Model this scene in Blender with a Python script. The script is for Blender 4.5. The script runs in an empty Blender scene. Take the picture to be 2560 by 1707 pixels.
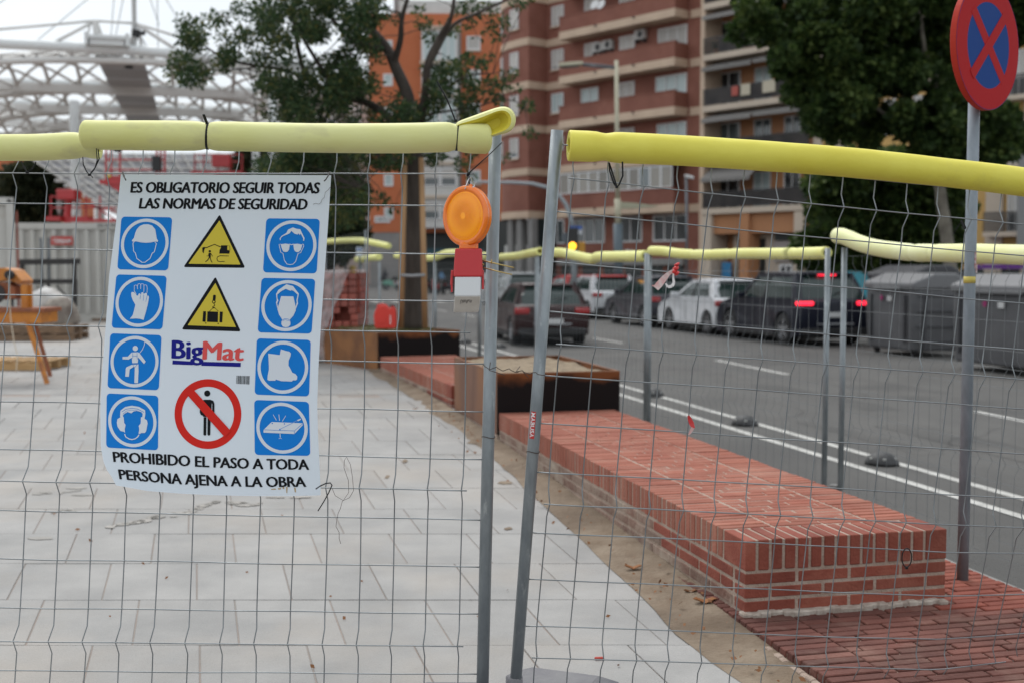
import bpy, bmesh, math, random
from mathutils import Vector, Matrix, noise
R = math.radians
random.seed(7)
SC = bpy.context.scene
COL = SC.collection

# ------------------------------------------------------------------ camera
F = 3000.0                      # focal length in pixels of a 2560 px wide frame
PITCH = math.atan(182.5 / F)
CAMZ = 1.55
cd = bpy.data.cameras.new('camera'); cam = bpy.data.objects.new('camera', cd); COL.objects.link(cam)
cam.location = (0, 0, CAMZ); cam.rotation_euler = (math.pi / 2 - PITCH, 0, 0)
cd.sensor_width = 36; cd.lens = F / 2560 * 36; cd.clip_end = 3000; cd.clip_start = 0.05
cd.dof.use_dof = True; cd.dof.focus_distance = 4.1; cd.dof.aperture_fstop = 2.8
SC.camera = cam
# ------------------------------------------------------------------ sky and sun (overcast)
w = bpy.data.worlds.new('World'); SC.world = w; w.use_nodes = True
nt = w.node_tree; nt.nodes.clear()
wo = nt.nodes.new('ShaderNodeOutputWorld'); bg = nt.nodes.new('ShaderNodeBackground')
sky = nt.nodes.new('ShaderNodeTexSky'); sky.sky_type = 'NISHITA'; sky.sun_disc = False
sky.sun_elevation = R(58); sky.sun_rotation = R(-60); sky.dust_density = 3
tc = nt.nodes.new('ShaderNodeTexCoord'); nz = nt.nodes.new('ShaderNodeTexNoise')
nz.inputs['Scale'].default_value = 2.2; nz.inputs['Detail'].default_value = 5
cr = nt.nodes.new('ShaderNodeValToRGB')
cr.color_ramp.elements[0].position = 0.3; cr.color_ramp.elements[0].color = (7.3, 7.8, 8.2, 1)
cr.color_ramp.elements[1].position = 0.72; cr.color_ramp.elements[1].color = (9.3, 9.7, 10.0, 1)
mx = nt.nodes.new('ShaderNodeMix'); mx.data_type = 'RGBA'; mx.inputs[0].default_value = 0.9
nt.links.new(tc.outputs['Generated'], nz.inputs['Vector']); nt.links.new(nz.outputs['Fac'], cr.inputs['Fac'])
nt.links.new(sky.outputs[0], mx.inputs[6]); nt.links.new(cr.outputs[0], mx.inputs[7])
nt.links.new(mx.outputs[2], bg.inputs[0]); bg.inputs[1].default_value = 0.1
nt.links.new(bg.outputs[0], wo.inputs[0])
sd = bpy.data.lights.new('sun', 'SUN'); so = bpy.data.objects.new('sun', sd); COL.objects.link(so)
sd.energy = 1.5; sd.angle = R(32); sd.color = (1, 0.985, 0.96)
so.rotation_euler = (R(-34), R(-12), 0)     # from behind and left of the view, high
SC.view_settings.view_transform = 'Standard'; SC.view_settings.look = 'None'
SC.view_settings.exposure = 0.3; SC.view_settings.gamma = 1; SC.view_settings.use_curve_mapping = False

# ------------------------------------------------------------------ helpers
CP, SP = math.cos(PITCH), math.sin(PITCH)
def ray(px, py):
    a = (px - 1280) / F; b = (853.5 - py) / F
    return Vector((a, CP + b * SP, -SP + b * CP))
def W(px, py, Y):
    d = ray(px, py); return Vector((0, 0, CAMZ)) + d * (Y / d.y)
def G(px, py, z):
    d = ray(px, py); return Vector((0, 0, CAMZ)) + d * ((z - CAMZ) / d.z)
def CD(px, py, Z):
    return Vector((0, 0, CAMZ)) + ray(px, py) * Z
def camxyz(x, y, z):            # x right, y up, z along the view direction
    return Vector((x, z * CP + y * SP, CAMZ - z * SP + y * CP))

def lin(c):
    return tuple(((v / 255) / 12.92 if v / 255 <= 0.04045 else ((v / 255 + 0.055) / 1.055) ** 2.4) for v in c)

MATS = {}
def mat(name, c, rough=0.6, metal=0.0, c2=None, scale=8, detail=4, mixlo=0.35, mixhi=0.65, rnd=0.0, bump=0.0,
        bscale=None, emit=None, estr=1.0, alpha=1.0, trans=0.0, spec=0.5, sss=0.0, stretch=None, coat=0.0, c3=None, scale3=1.0, lo3=.5, hi3=.7, world=False):
    if name in MATS: return MATS[name]
    m = bpy.data.materials.new(name); m.use_nodes = True; n = m.node_tree; b = n.nodes['Principled BSDF']
    b.inputs['Roughness'].default_value = rough; b.inputs['Metallic'].default_value = metal
    b.inputs['Specular IOR Level'].default_value = spec
    if coat: b.inputs['Coat Weight'].default_value = coat; b.inputs['Coat Roughness'].default_value = 0.08
    out = None
    tcn = n.nodes.new('ShaderNodeTexCoord'); src = tcn.outputs['Object']
    if world:
        g = n.nodes.new('ShaderNodeNewGeometry'); src = g.outputs['Position']
    if stretch:
        mp = n.nodes.new('ShaderNodeMapping'); mp.inputs['Scale'].default_value = stretch
        n.links.new(src, mp.inputs['Vector']); src = mp.outputs[0]
    def rgb(cc):
        r = n.nodes.new('ShaderNodeRGB'); r.outputs[0].default_value = (*cc, 1); return r.outputs[0]
    cur = rgb(c)
    def mixin(cur, cc, sc, lo, hi):
        t = n.nodes.new('ShaderNodeTexNoise'); t.inputs['Scale'].default_value = sc; t.inputs['Detail'].default_value = detail
        t.inputs['Roughness'].default_value = 0.6
        n.links.new(src, t.inputs['Vector'])
        mr = n.nodes.new('ShaderNodeMapRange'); mr.inputs[1].default_value = lo; mr.inputs[2].default_value = hi
        n.links.new(t.outputs['Fac'], mr.inputs[0])
        mm = n.nodes.new('ShaderNodeMix'); mm.data_type = 'RGBA'
        n.links.new(mr.outputs[0], mm.inputs[0]); n.links.new(cur, mm.inputs[6]); n.links.new(rgb(cc), mm.inputs[7])
        return mm.outputs[2]
    if c2: cur = mixin(cur, c2, scale, mixlo, mixhi)
    if c3: cur = mixin(cur, c3, scale3, lo3, hi3)
    if rnd:
        oi = n.nodes.new('ShaderNodeObjectInfo'); mr = n.nodes.new('ShaderNodeMapRange')
        mr.inputs[3].default_value = 1 - rnd; mr.inputs[4].default_value = 1 + rnd
        n.links.new(oi.outputs['Random'], mr.inputs[0])
        hs = n.nodes.new('ShaderNodeHueSaturation'); n.links.new(mr.outputs[0], hs.inputs['Value']); n.links.new(cur, hs.inputs['Color'])
        cur = hs.outputs[0]
    n.links.new(cur, b.inputs['Base Color'])
    if bump:
        t = n.nodes.new('ShaderNodeTexNoise'); t.inputs['Scale'].default_value = bscale or scale * 3; t.inputs['Detail'].default_value = 5
        n.links.new(src, t.inputs['Vector'])
        bp = n.nodes.new('ShaderNodeBump'); bp.inputs['Strength'].default_value = bump; bp.inputs['Distance'].default_value = 0.02
        n.links.new(t.outputs['Fac'], bp.inputs['Height']); n.links.new(bp.outputs[0], b.inputs['Normal'])
    if emit: b.inputs['Emission Color'].default_value = (*emit, 1); b.inputs['Emission Strength'].default_value = estr
    if alpha < 1: b.inputs['Alpha'].default_value = alpha
    if trans: b.inputs['Transmission Weight'].default_value = trans
    if sss: b.inputs['Subsurface Weight'].default_value = sss; b.inputs['Subsurface Radius'].default_value = (.05, .05, .02); b.inputs['Subsurface Scale'].default_value = 0.3
    MATS[name] = m; return m

def label(o, lab=None, cat=None, group=None, kind=None):
    if lab: o['label'] = lab
    if cat: o['category'] = cat
    if group: o['group'] = group
    if kind: o['kind'] = kind
    return o
def thing(name, lab, cat, loc=(0, 0, 0), rz=0, group=None):
    o = bpy.data.objects.new(name, None); COL.objects.link(o); o.location = loc; o.rotation_euler = (0, 0, rz)
    o.empty_display_size = 0.1
    return label(o, lab, cat, group)

class MB:
    """collects vertices and faces of one mesh object"""
    def __init__(s): s.v = []; s.f = []; s.mi = []; s.cur = 0
    def add(s, vs, fs):
        b = len(s.v); s.v += [Vector(p) for p in vs]
        for f in fs: s.f.append(tuple(b + i for i in f)); s.mi.append(s.cur)
        return s
    def box(s, c, d, ax=None, ay=None, az=None, bev=0):
        c = Vector(c); ax = Vector(ax) if ax else Vector((1, 0, 0)); az = Vector(az) if az else Vector((0, 0, 1))
        ax.normalize(); az.normalize(); ay = Vector(ay).normalized() if ay else az.cross(ax)
        h = [x / 2 for x in d]
        if bev <= 0:
            vs = [c + ax * sx * h[0] + ay * sy * h[1] + az * sz * h[2] for sx in (-1, 1) for sy in (-1, 1) for sz in (-1, 1)]
            return s.add(vs, [(0, 1, 3, 2), (4, 6, 7, 5), (0, 4, 5, 1), (2, 3, 7, 6), (0, 2, 6, 4), (1, 5, 7, 3)])
        bm = bmesh.new(); bmesh.ops.create_cube(bm, size=1)
        for v in bm.verts: v.co = Vector((v.co.x * d[0], v.co.y * d[1], v.co.z * d[2]))
        bmesh.ops.bevel(bm, geom=bm.edges[:], offset=bev, segments=2 if bev > 0.008 else 1, affect='EDGES', profile=0.6)
        bm.verts.ensure_lookup_table(); bm.verts.index_update()
        s.add([c + ax * v.co.x + ay * v.co.y + az * v.co.z for v in bm.verts], [tuple(v.index for v in f.verts) for f in bm.faces])
        bm.free(); return s
    def bar(s, a, b, w_, h_=None, up=(0, 0, 1)):
        a = Vector(a); b = Vector(b); d = b - a; L = d.length
        if L < 1e-6: return s
        ax = d / L; up = Vector(up)
        if abs(ax.dot(up)) > 0.98: up = Vector((1, 0, 0))
        ay = up.cross(ax).normalized(); az = ax.cross(ay)
        return s.box((a + b) / 2, (L, w_, h_ or w_), ax, ay, az)
    def tube(s, pts, r, n=8, caps=True, close=False):
        pts = [Vector(p) for p in pts]; m = len(pts)
        rr = r if isinstance(r, (list, tuple)) else [r] * m
        b = len(s.v); up = None
        for i, p in enumerate(pts):
            t = (pts[min(i + 1, m - 1)] - pts[max(i - 1, 0)])
            if t.length < 1e-9: t = Vector((0, 0, 1))
            t.normalize()
            if up is None:
                up = Vector((0, 0, 1)) if abs(t.z) < 0.9 else Vector((1, 0, 0))
            x = (up - t * up.dot(t))
            if x.length < 1e-6: x = t.orthogonal()
            x.normalize(); up = x; y = t.cross(x)
            for k in range(n):
                a = 2 * math.pi * k / n
                s.v.append(p + (x * math.cos(a) + y * math.sin(a)) * rr[i])
        for i in range(m - 1):
            for k in range(n):
                k2 = (k + 1) % n
                s.f.append((b + i * n + k, b + i * n + k2, b + (i + 1) * n + k2, b + (i + 1) * n + k)); s.mi.append(s.cur)
        if caps:
            s.f.append(tuple(b + k for k in reversed(range(n)))); s.mi.append(s.cur)
            s.f.append(tuple(b + (m - 1) * n + k for k in range(n))); s.mi.append(s.cur)
        return s
    def lathe(s, prof, c=(0, 0, 0), n=24, ax=None, caps=True):
        c = Vector(c); az = Vector(ax).normalized() if ax else Vector((0, 0, 1))
        x = az.orthogonal().normalized(); y = az.cross(x); b = len(s.v)
        for r, z in prof:
            for k in range(n):
                a = 2 * math.pi * k / n; s.v.append(c + az * z + (x * math.cos(a) + y * math.sin(a)) * max(r, 1e-5))
        for i in range(len(prof) - 1):
            for k in range(n):
                k2 = (k + 1) % n
                s.f.append((b + i * n + k, b + i * n + k2, b + (i + 1) * n + k2, b + (i + 1) * n + k)); s.mi.append(s.cur)
        if caps:
            s.f.append(tuple(b + k for k in reversed(range(n)))); s.mi.append(s.cur)
            s.f.append(tuple(b + (len(prof) - 1) * n + k for k in range(n))); s.mi.append(s.cur)
        return s
    def prism(s, poly, off):
        off = Vector(off); n = len(poly); vs = [Vector(p) for p in poly]; vs2 = [p + off for p in vs]
        return s.add(vs + vs2, [tuple(reversed(range(n))), tuple(range(n, 2 * n))] + [(i, (i + 1) % n, n + (i + 1) % n, n + i) for i in range(n)])
    def quad(s, a, b, c, d): return s.add([a, b, c, d], [(0, 1, 2, 3)])
    def mesh(s, name, mats, origin=None, smooth=False):
        o = Vector(origin) if origin is not None else Vector((0, 0, 0))
        me = bpy.data.meshes.new(name)
        me.from_pydata([tuple(p - o) for p in s.v], [], s.f)
        for m in (mats if isinstance(mats, (list, tuple)) else [mats]): me.materials.append(m)
        if max(s.mi, default=0) > 0: me.polygons.foreach_set('material_index', s.mi)
        if smooth: me.polygons.foreach_set('use_smooth', [True] * len(me.polygons))
        me.update(); return me
    def obj(s, name, mats, parent=None, smooth=False, lab=None, kind=None, local=False):
        """vertices are world coordinates unless local; parent roots are not rotated in that case"""
        org = Vector((0, 0, 0))
        if parent is not None and not local:
            q = parent
            while q is not None: org += q.location; q = q.parent
        me = s.mesh(name, mats, org, smooth)
        o = bpy.data.objects.new(name, me); COL.objects.link(o)
        if parent is not None: o.parent = parent
        if smooth == 'auto': pass
        if lab: o['label'] = lab
        if kind: o['kind'] = kind
        return o
def inst(name, me, loc, parent=None, rot=None, scale=None, mtx=None):
    o = bpy.data.objects.new(name, me); COL.objects.link(o)
    if parent is not None: o.parent = parent
    if mtx is not None: o.matrix_local = mtx
    else:
        o.location = loc
        if rot: o.rotation_euler = rot
        if scale: o.scale = scale
    return o
def kids(o): return [c for c in bpy.data.objects if c.parent == o]
def clone(root, loc, rz=None, lab=None, group=None):
    tree = {}
    for o in bpy.data.objects: tree.setdefault(o.parent, []).append(o)
    def cp(o, par):
        c = o.copy(); COL.objects.link(c); c.parent = par
        for ch in tree.get(o, []): cp(ch, c)
        return c
    r = cp(root, None); r.location = loc
    if rz is not None: r.rotation_euler = (0, 0, rz)
    if lab: r['label'] = lab
    if group: r['group'] = group
    return r
def text2d(body, size=1.0, offset=0.0, shear=0.0, sx=1.0, spacing=1.0, res=3):
    cu = bpy.data.curves.new('t', 'FONT'); cu.body = body; cu.size = size; cu.offset = offset; cu.shear = shear
    cu.align_x = 'LEFT'; cu.fill_mode = 'FRONT'; cu.resolution_u = res; cu.space_character = spacing
    o = bpy.data.objects.new('t', cu); COL.objects.link(o)
    dg = bpy.context.evaluated_depsgraph_get(); me = bpy.data.meshes.new_from_object(o.evaluated_get(dg))
    vs = [(v.co.x * sx, v.co.y) for v in me.vertices]; fs = [tuple(p.vertices) for p in me.polygons]
    bpy.data.objects.remove(o); bpy.data.curves.remove(cu); bpy.data.meshes.remove(me)
    return vs, fs
def flat_text(mb, body, p0, ex, ey, width, height, **k):
    """letters laid on the plane p0 + ex, ey; fitted into width x height"""
    vs, fs = text2d(body, **k)
    x0 = min(v[0] for v in vs); x1 = max(v[0] for v in vs); y0 = min(v[1] for v in vs); y1 = max(v[1] for v in vs)
    ex = Vector(ex).normalized(); ey = Vector(ey).normalized(); p0 = Vector(p0)
    mb.add([p0 + ex * ((x - x0) / (x1 - x0) * width) + ey * ((y - y0) / (y1 - y0) * height) for x, y in vs], fs)
# ================================================================== materials
M_tile = mat('pale_concrete_paver', (.35, .338, .325), .85, c2=(.275, .268, .26), scale=2.2, detail=9, rnd=.045, bump=.3, bscale=110, world=True,
             c3=(.36, .315, .27), scale3=.8, lo3=.48, hi3=.85)
M_joint = mat('joint_sand', (.29, .26, .235), .95, c2=(.33, .265, .23), scale=3, bump=.4, bscale=60, world=True)
M_asphalt = mat('asphalt', (.074, .071, .067), .85, c2=(.10, .096, .09), scale=1.6, detail=8, mixlo=.3, mixhi=.7, bump=.7, bscale=70, world=True, c3=(.058, .056, .054), scale3=.22, lo3=.48, hi3=.62, stretch=(1.0, .45, 1))
M_paint = mat('white_road_paint', (.50, .49, .46), .7, c2=(.28, .27, .255), scale=9, mixlo=.45, mixhi=.75, world=True)
M_mud = mat('brown_sand', (.17, .12, .078), .9, c2=(.25, .195, .14), scale=5, bump=.6, bscale=40, world=True, c3=(.115, .08, .052), scale3=1.1)
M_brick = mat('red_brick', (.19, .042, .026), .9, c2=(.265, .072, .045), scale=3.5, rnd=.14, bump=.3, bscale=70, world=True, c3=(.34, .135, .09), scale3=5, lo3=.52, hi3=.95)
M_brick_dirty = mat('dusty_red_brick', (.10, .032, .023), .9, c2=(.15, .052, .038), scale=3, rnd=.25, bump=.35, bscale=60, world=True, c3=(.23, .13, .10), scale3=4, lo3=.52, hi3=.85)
M_bricktop = mat('lit_top_brick', (.27, .078, .048), .9, c2=(.33, .115, .075), scale=4, rnd=.12, bump=.3, bscale=70, world=True, c3=(.38, .18, .125), scale3=3, lo3=.5, hi3=.9)  # lighter copy of the red brick: light on the seat top put into the colour
M_brick_grey = mat('mortar_smeared_brick', (.18, .095, .07), .9, c2=(.28, .205, .16), scale=5, rnd=.2, bump=.4, bscale=50, world=True, c3=(.42, .36, .29), scale3=3, lo3=.48, hi3=.7)
M_mortar = mat('mortar', (.42, .33, .27), .95, c2=(.32, .235, .185), scale=9, bump=.5, bscale=80, world=True)
M_kerb = mat('kerb_concrete', (.30, .29, .275), .85, c2=(.22, .21, .2), scale=2, bump=.3, bscale=60, world=True)

def zg(y):                      # the square rises away from the road end, then levels off
    if y < 10.5: return 0.027 * (y - 5.1)
    if y < 14: t = (y - 10.5) / 3.5; return 0.1458 + 0.027 * 3.5 * (t - t * t / 2)
    return 0.193
RZ = -0.20
def rz_(x, y): return RZ

# ---- terrain sheet, far past everything
mb = MB(); mb.quad((-900, -300, RZ - .03), (900, -300, RZ - .03), (900, 1500, RZ - .03), (-900, 1500, RZ - .03))
label(mb.obj('ground', M_asphalt), 'grey ground sheet reaching the horizon', None, kind='structure')
mb = MB()
mb.quad((.6 + 1.2, 2.5, RZ), (60, 2.5, RZ), (60, 120, RZ), (-31, 120, RZ))
mb.quad((-31, 120, RZ), (60, 120, RZ), (40, 200, RZ), (-60, 200, RZ))
label(mb.obj('road', M_asphalt), 'grey asphalt road', None, kind='structure')
# ---- road markings
mk = MB()
def stripe(a, b, wd, z=RZ + .004):
    a = Vector((a[0], a[1], z)); b = Vector((b[0], b[1], z)); d = (b - a).normalized(); s = Vector((d.y, -d.x, 0)) * wd / 2
    mk.quad(a - s, a + s, b + s, b - s)
l1 = G(2062, 1107, RZ); l1b = G(2560, 1249, RZ); l2 = G(1947, 1107, RZ); l2b = G(2560, 1294, RZ)
RD = Vector((-.247, .969, 0))   # direction of the road, away from the camera
for p in (l1, l2):
    stripe(p - RD * 8, p + RD * 26, .1)
for p, q in ((G(1790, 900, RZ), G(1970, 936, RZ)), (G(2437, 1028, RZ), G(2600, 1061, RZ))):
    stripe(p, q, .12)
q = G(1790, 900, RZ)
for k in range(1, 6):
    stripe(q + RD * (5.3 * k), q + RD * (5.3 * k + 2.2), .12)
for k in range(9):               # far zebra crossing
    p = Vector((-9 + k * 1.1, 62, 0)); stripe(p, p + RD * 3, .5)
label(mk.obj('road_marking', M_paint), 'white painted lane lines on the asphalt', None, kind='structure')

rp = random.Random(21); pq = MB(); ck = MB()
def rpoly(m_, c, L, w_, z, jag=.04, n=14, rot=0):
    R1 = RD if rot == 0 else Vector((RD.x * math.cos(rot) - RD.y * math.sin(rot), RD.x * math.sin(rot) + RD.y * math.cos(rot), 0)); S1 = Vector((R1.y, -R1.x, 0)); vs = []
    for k in range(n): t = k / (n - 1); vs.append(c + R1 * (t - .5) * L + S1 * (w_ / 2 + rp.uniform(-jag, jag)))
    for k in range(n): t = 1 - k / (n - 1); vs.append(c + R1 * (t - .5) * L - S1 * (w_ / 2 + rp.uniform(-jag, jag)))
    m_.add([Vector((v.x, v.y, z)) for v in vs], [(i, i + 1, 2 * n - 2 - i, 2 * n - 1 - i) for i in range(n - 1)])
for i_, (px, py, L, w_) in enumerate(((2300, 985, 5.5, 1.1), (1900, 960, 7, .5), (1560, 900, 6, .9), (2150, 1090, 2.6, .25), (1720, 870, 9, .6), (2450, 1110, 3, .6))): rpoly(pq, G(px, py, RZ), L, w_, RZ + .001 + .0004 * i_, .03)
label(pq.obj('asphalt_patch', mat('darker_asphalt', (.062, .06, .057), .85, c2=(.095, .09, .084), scale=1.1, detail=8, mixlo=.4, mixhi=.6, bump=.6, bscale=70, world=True)), 'darker worn patches and tyre lanes on the asphalt', None, kind='structure')
for k in range(12):
    p = G(rp.uniform(1500, 2560), rp.uniform(840, 1180), RZ); a = rp.uniform(-1.2, 1.2); L = rp.uniform(.6, 2.4); n = 10; vs = [p]
    for j_ in range(n): a += rp.uniform(-.5, .5); p = p + Vector((math.sin(a), math.cos(a), 0)) * L / n; vs.append(p)
    for u, v in zip(vs, vs[1:]):
        d = (v - u).normalized(); s = Vector((d.y, -d.x, 0)) * .004; z = Vector((0, 0, .0045 + .0003 * k)); ck.quad(u - s + z, u + s + z, v + s + z, v - s + z)
label(ck.obj('asphalt_crack', mat('crack_tar', (.04, .04, .04), .7)), 'thin dark cracks in the asphalt', None, kind='structure')

# ---- the paved square
def seat_left(y): return 1.0 - .262 * (y - 5.2)
pz = thing('plaza', 'pale grey paved square with staggered concrete slabs', None, (0, 0, 0)); del pz['label']
pz['kind'] = 'structure'
mb = MB()
ys = [1.2 + .6 * i for i in range(30)] + [19.4 + 4 * i for i in range(24)]
def right_edge(y): return seat_left(y) + .25 if y < 17.5 else -2.35 - .25 * (y - 17.5)
for y0, y1 in zip(ys, ys[1:]):
    mb.quad((-60, y0, zg(y0) - .005), (right_edge(y0), y0, zg(y0) - .005), (right_edge(y1), y1, zg(y1) - .005), (-60, y1, zg(y1) - .005))
    mb.quad((right_edge(y0), y0, zg(y0) - .012), (right_edge(y0), y0, RZ - .05), (right_edge(y1), y1, RZ - .05), (right_edge(y1), y1, zg(y1) - .012))
mb.obj('paving_bed', M_joint, pz)
TW, TD, SK = .443, .622, -.262
def tile_mesh(rise, name):
    m_ = MB(); g = .003; h = .0025
    def P(u, v, z): return (u * TW + v * TD * SK, v * TD, z + rise * v * TD)
    a = g / TW; b_ = g / TD; c = (g + h) / TW; d = (g + h) / TD
    lo = [P(a, b_, -.03), P(1 - a, b_, -.03), P(1 - a, 1 - b_, -.03), P(a, 1 - b_, -.03)]
    mid = [P(a, b_, -h), P(1 - a, b_, -h), P(1 - a, 1 - b_, -h), P(a, 1 - b_, -h)]
    hi = [P(c, d, 0), P(1 - c, d, 0), P(1 - c, 1 - d, 0), P(c, 1 - d, 0)]
    m_.add(lo + mid + hi, [(8, 9, 10, 11)] + [(i, (i + 1) % 4, 4 + (i + 1) % 4, 4 + i) for i in range(4)] + [(4 + i, 4 + (i + 1) % 4, 8 + (i + 1) % 4, 8 + i) for i in range(4)])
    return m_, m_.mesh(name, M_tile)
tmb, tme = tile_mesh(.027, 'paver'); fmb, fme = tile_mesh(0, 'paver')
tiles = []
j = 0; y = 3.02
row0 = G(478, 1533.8, 0).x
while y < 34:
    xo = SK * (y - 5.4) + (row0 - 0) + (TW * .5 if j % 2 else 0) + random.uniform(-.05, .05)
    x = xo + TW * math.ceil((-.47 * (y + .6) - xo) / TW) - TW
    xe = min(right_edge(y), .46 * (y + .6) + TW) 
    while x < xe - .12:
        tiles.append((x, y)); x += TW
    y += TD; j += 1
tiles.sort(key=lambda t: t[1])
rest = MB()
for k, (x, y) in enumerate(tiles):
    dz = zg(y) + random.uniform(-.0015, .0015)
    rise = (zg(y + TD) - zg(y)) / TD
    if k < 298:
        inst('paver', tme if rise > .013 else fme, (x, y, dz), pz)
    else:
        src = tmb if rise > .013 else fmb
        rest.add([v + Vector((x, y, dz)) for v in src.v], src.f)
rest.obj('distant_pavers', M_tile, pz, kind='stuff')

# ---- sand washed against the brick seat
mb = MB(); n = 90
for i in range(n):
    def E(i):
        y = 3.2 + i * .165; wd_ = .33 if y < 5 else max(.12, .33 - .05 * (y - 5)); x = seat_left(y) - wd_ - .06 * noise.noise(Vector((y * 1.1, 0, 3))) - .045 * noise.noise(Vector((y * 6, 2, 3)))
        return x, y
    (x0, y0), (x1, y1) = E(i), E(i + 1)
    xr0, xr1 = seat_left(y0) + .08, seat_left(y1) + .08
    prev = None
    for k in range(6):
        a0, a1 = k / 6, (k + 1) / 6
        def Z(x, y, a): return zg(y) + .0028 + a * .03 + .006 * noise.noise(Vector((x * 9, y * 9, 0)))* min(1,a*3)
        p = lambda x, y, a: Vector((x, y, Z(x, y, a)))
        mb.quad(p(x0 + (xr0 - x0) * a0, y0, a0), p(x0 + (xr0 - x0) * a1, y0, a1), p(x1 + (xr1 - x1) * a1, y1, a1), p(x1 + (xr1 - x1) * a0, y1, a0))
label(mb.obj('sand_strip', M_mud, smooth=True), 'brown damp sand spread along the foot of the brick seat', None, kind='stuff')
# patches of sand and damp stains thrown on the slabs
rs = random.Random(3); mb = MB(); st = MB()
M_stain = mat('damp_stain', (.25, .235, .215), .75, c2=(.36, .335, .305), scale=8, world=True)
def blob(m_, c, rx, ry, n=14, z=.0045, seed=0, rot=0):
    vs = []
    for k in range(n):
        a = 2 * math.pi * k / n; q = 1 + .45 * noise.noise(Vector((math.cos(a) * 2, math.sin(a) * 2, seed)))
        dx, dy = math.cos(a) * rx * q, math.sin(a) * ry * q
        x = c[0] + dx * math.cos(rot) - dy * math.sin(rot); y_ = c[1] + dx * math.sin(rot) + dy * math.cos(rot)
        vs.append((x, y_, zg(y_) + z))
    m_.add(vs, [tuple(range(n))])
for px, py, rx, ry in ((1262, 1218, .05, .05), (1270, 1320, .025, .03), (1012, 1170, .02, .06), (968, 1205, .015, .06), (1198, 1128, .09, .12)):
    p = G(px, py, zg(7)); blob(mb, p, rx, ry, seed=rs.random() * 50)
# a run of dried water, a chain of small patches
for (x0, y0), (x1, y1) in (((252, 1318), (330, 1305)), ((330, 1305), (470, 1285)), ((470, 1285), (540, 1262)), ((540, 1262), (650, 1264)), ((60, 1241), (200, 1238)), ((130, 1285), (200, 1275))):
    L = math.hypot(x1 - x0, y1 - y0); k = int(L / 11)
    for i in range(k):
        t = (i + rs.random()) / k
        if rs.random() < .35: continue
        p = G(x0 + (x1 - x0) * t + rs.uniform(-4, 4), y0 + (y1 - y0) * t + rs.uniform(-3, 3), zg(7))
        blob(st, p, rs.uniform(.012, .05), rs.uniform(.012, .05), n=11, seed=rs.random() * 50)
for px, py in ((590, 1262), (615, 1268), (190, 1230), (205, 1245), (690, 1250), (750, 1250), (100, 1342)):
    blob(st, G(px, py, zg(7)), .07, .03, seed=rs.random() * 50)
mb.obj('sand_patch', M_mud, pz, kind='stuff'); st.obj('damp_patch', M_stain, pz, kind='stuff')
# rust streaks, chips and dry leaves
M_leafd = mat('dry_leaf', (.22, .09, .03), .8, rnd=.4)
mb = MB()
for i in range(150):
    y = rs.uniform(4.0, 12) if rs.random() < .5 else rs.uniform(4, 7.5)
    x = seat_left(y) - rs.uniform(.02, .33) if rs.random() < .75 else rs.uniform(-.4 * y, seat_left(y) - .3)
    if rs.random() < .12: y = rs.uniform(9.5, 12); x = seat_left(y) - rs.uniform(0.03, .15)
    c = Vector((x, y, zg(y) + .018 + (.02 if x > seat_left(y) - .33 else -.008))); s = rs.uniform(.004, .011)
    a = Vector((rs.uniform(-1, 1), rs.uniform(-1, 1), rs.uniform(-.2, .5))).normalized() * s * 1.6; b = a.orthogonal().normalized() * s
    mb.quad(c - a, c + b, c + a, c - b)
label(mb.obj('leaf_litter', M_leafd), 'dry brown leaf scraps and chips scattered on the sand and slabs', None, kind='stuff')
def dry_leaf(px, py, z, s, lab, col=None):
    c = G(px, py, z); mb = MB(); n = 8; vs = []
    for k in range(n):
        a = 2 * math.pi * k / n; vs.append(c + Vector((math.cos(a) * s * 1.6, math.sin(a) * s * .8, .012 + .4 * s * abs(math.cos(a)) + (.2 * s if k % 2 else 0))))
    vs.append(c + Vector((0, 0, .006))); vs2 = [v + Vector((0, 0, .0025)) for v in vs]
    m = len(vs)
    mb.add(vs + vs2, [(k, (k + 1) % n, n) for k in range(n)] + [(m + k, m + (k + 1) % n, m + n) for k in range(n)] + [(k, (k + 1) % n, m + (k + 1) % n, m + k) for k in range(n)])
    label(mb.obj('dry_leaf', col or M_leafd), lab, 'leaf', 'dry leaves on the sand')
dry_leaf(1583, 1425, .03, .028, 'curled reddish leaf lying on the sand left of the seat, farther of the leaves')
dry_leaf(1726, 1485, .02, .02, 'small ochre leaf on the sand close to the near corner of the brick seat')
dry_leaf(1762, 1510, .02, .034, 'largest brown curled leaf on the sand beside the near corner of the seat')
dry_leaf(1640, 1395, .03, .02, 'dark green dead leaf against the foot of the brick wall', mat('green_leaf_litter', (.1, .09, .02), .8))
mb = MB(); p = G(1497, 1649, -.01)
mb.box(p + Vector((0, 0, .008)), (.035, .012, .01), (1, .1, 0), bev=.003)
label(mb.obj('brick_chip', mat('bright_red_chip', (.45, .05, .03), .6)), 'small bright red chip lying on a slab joint near the fence foot', 'chip')

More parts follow.
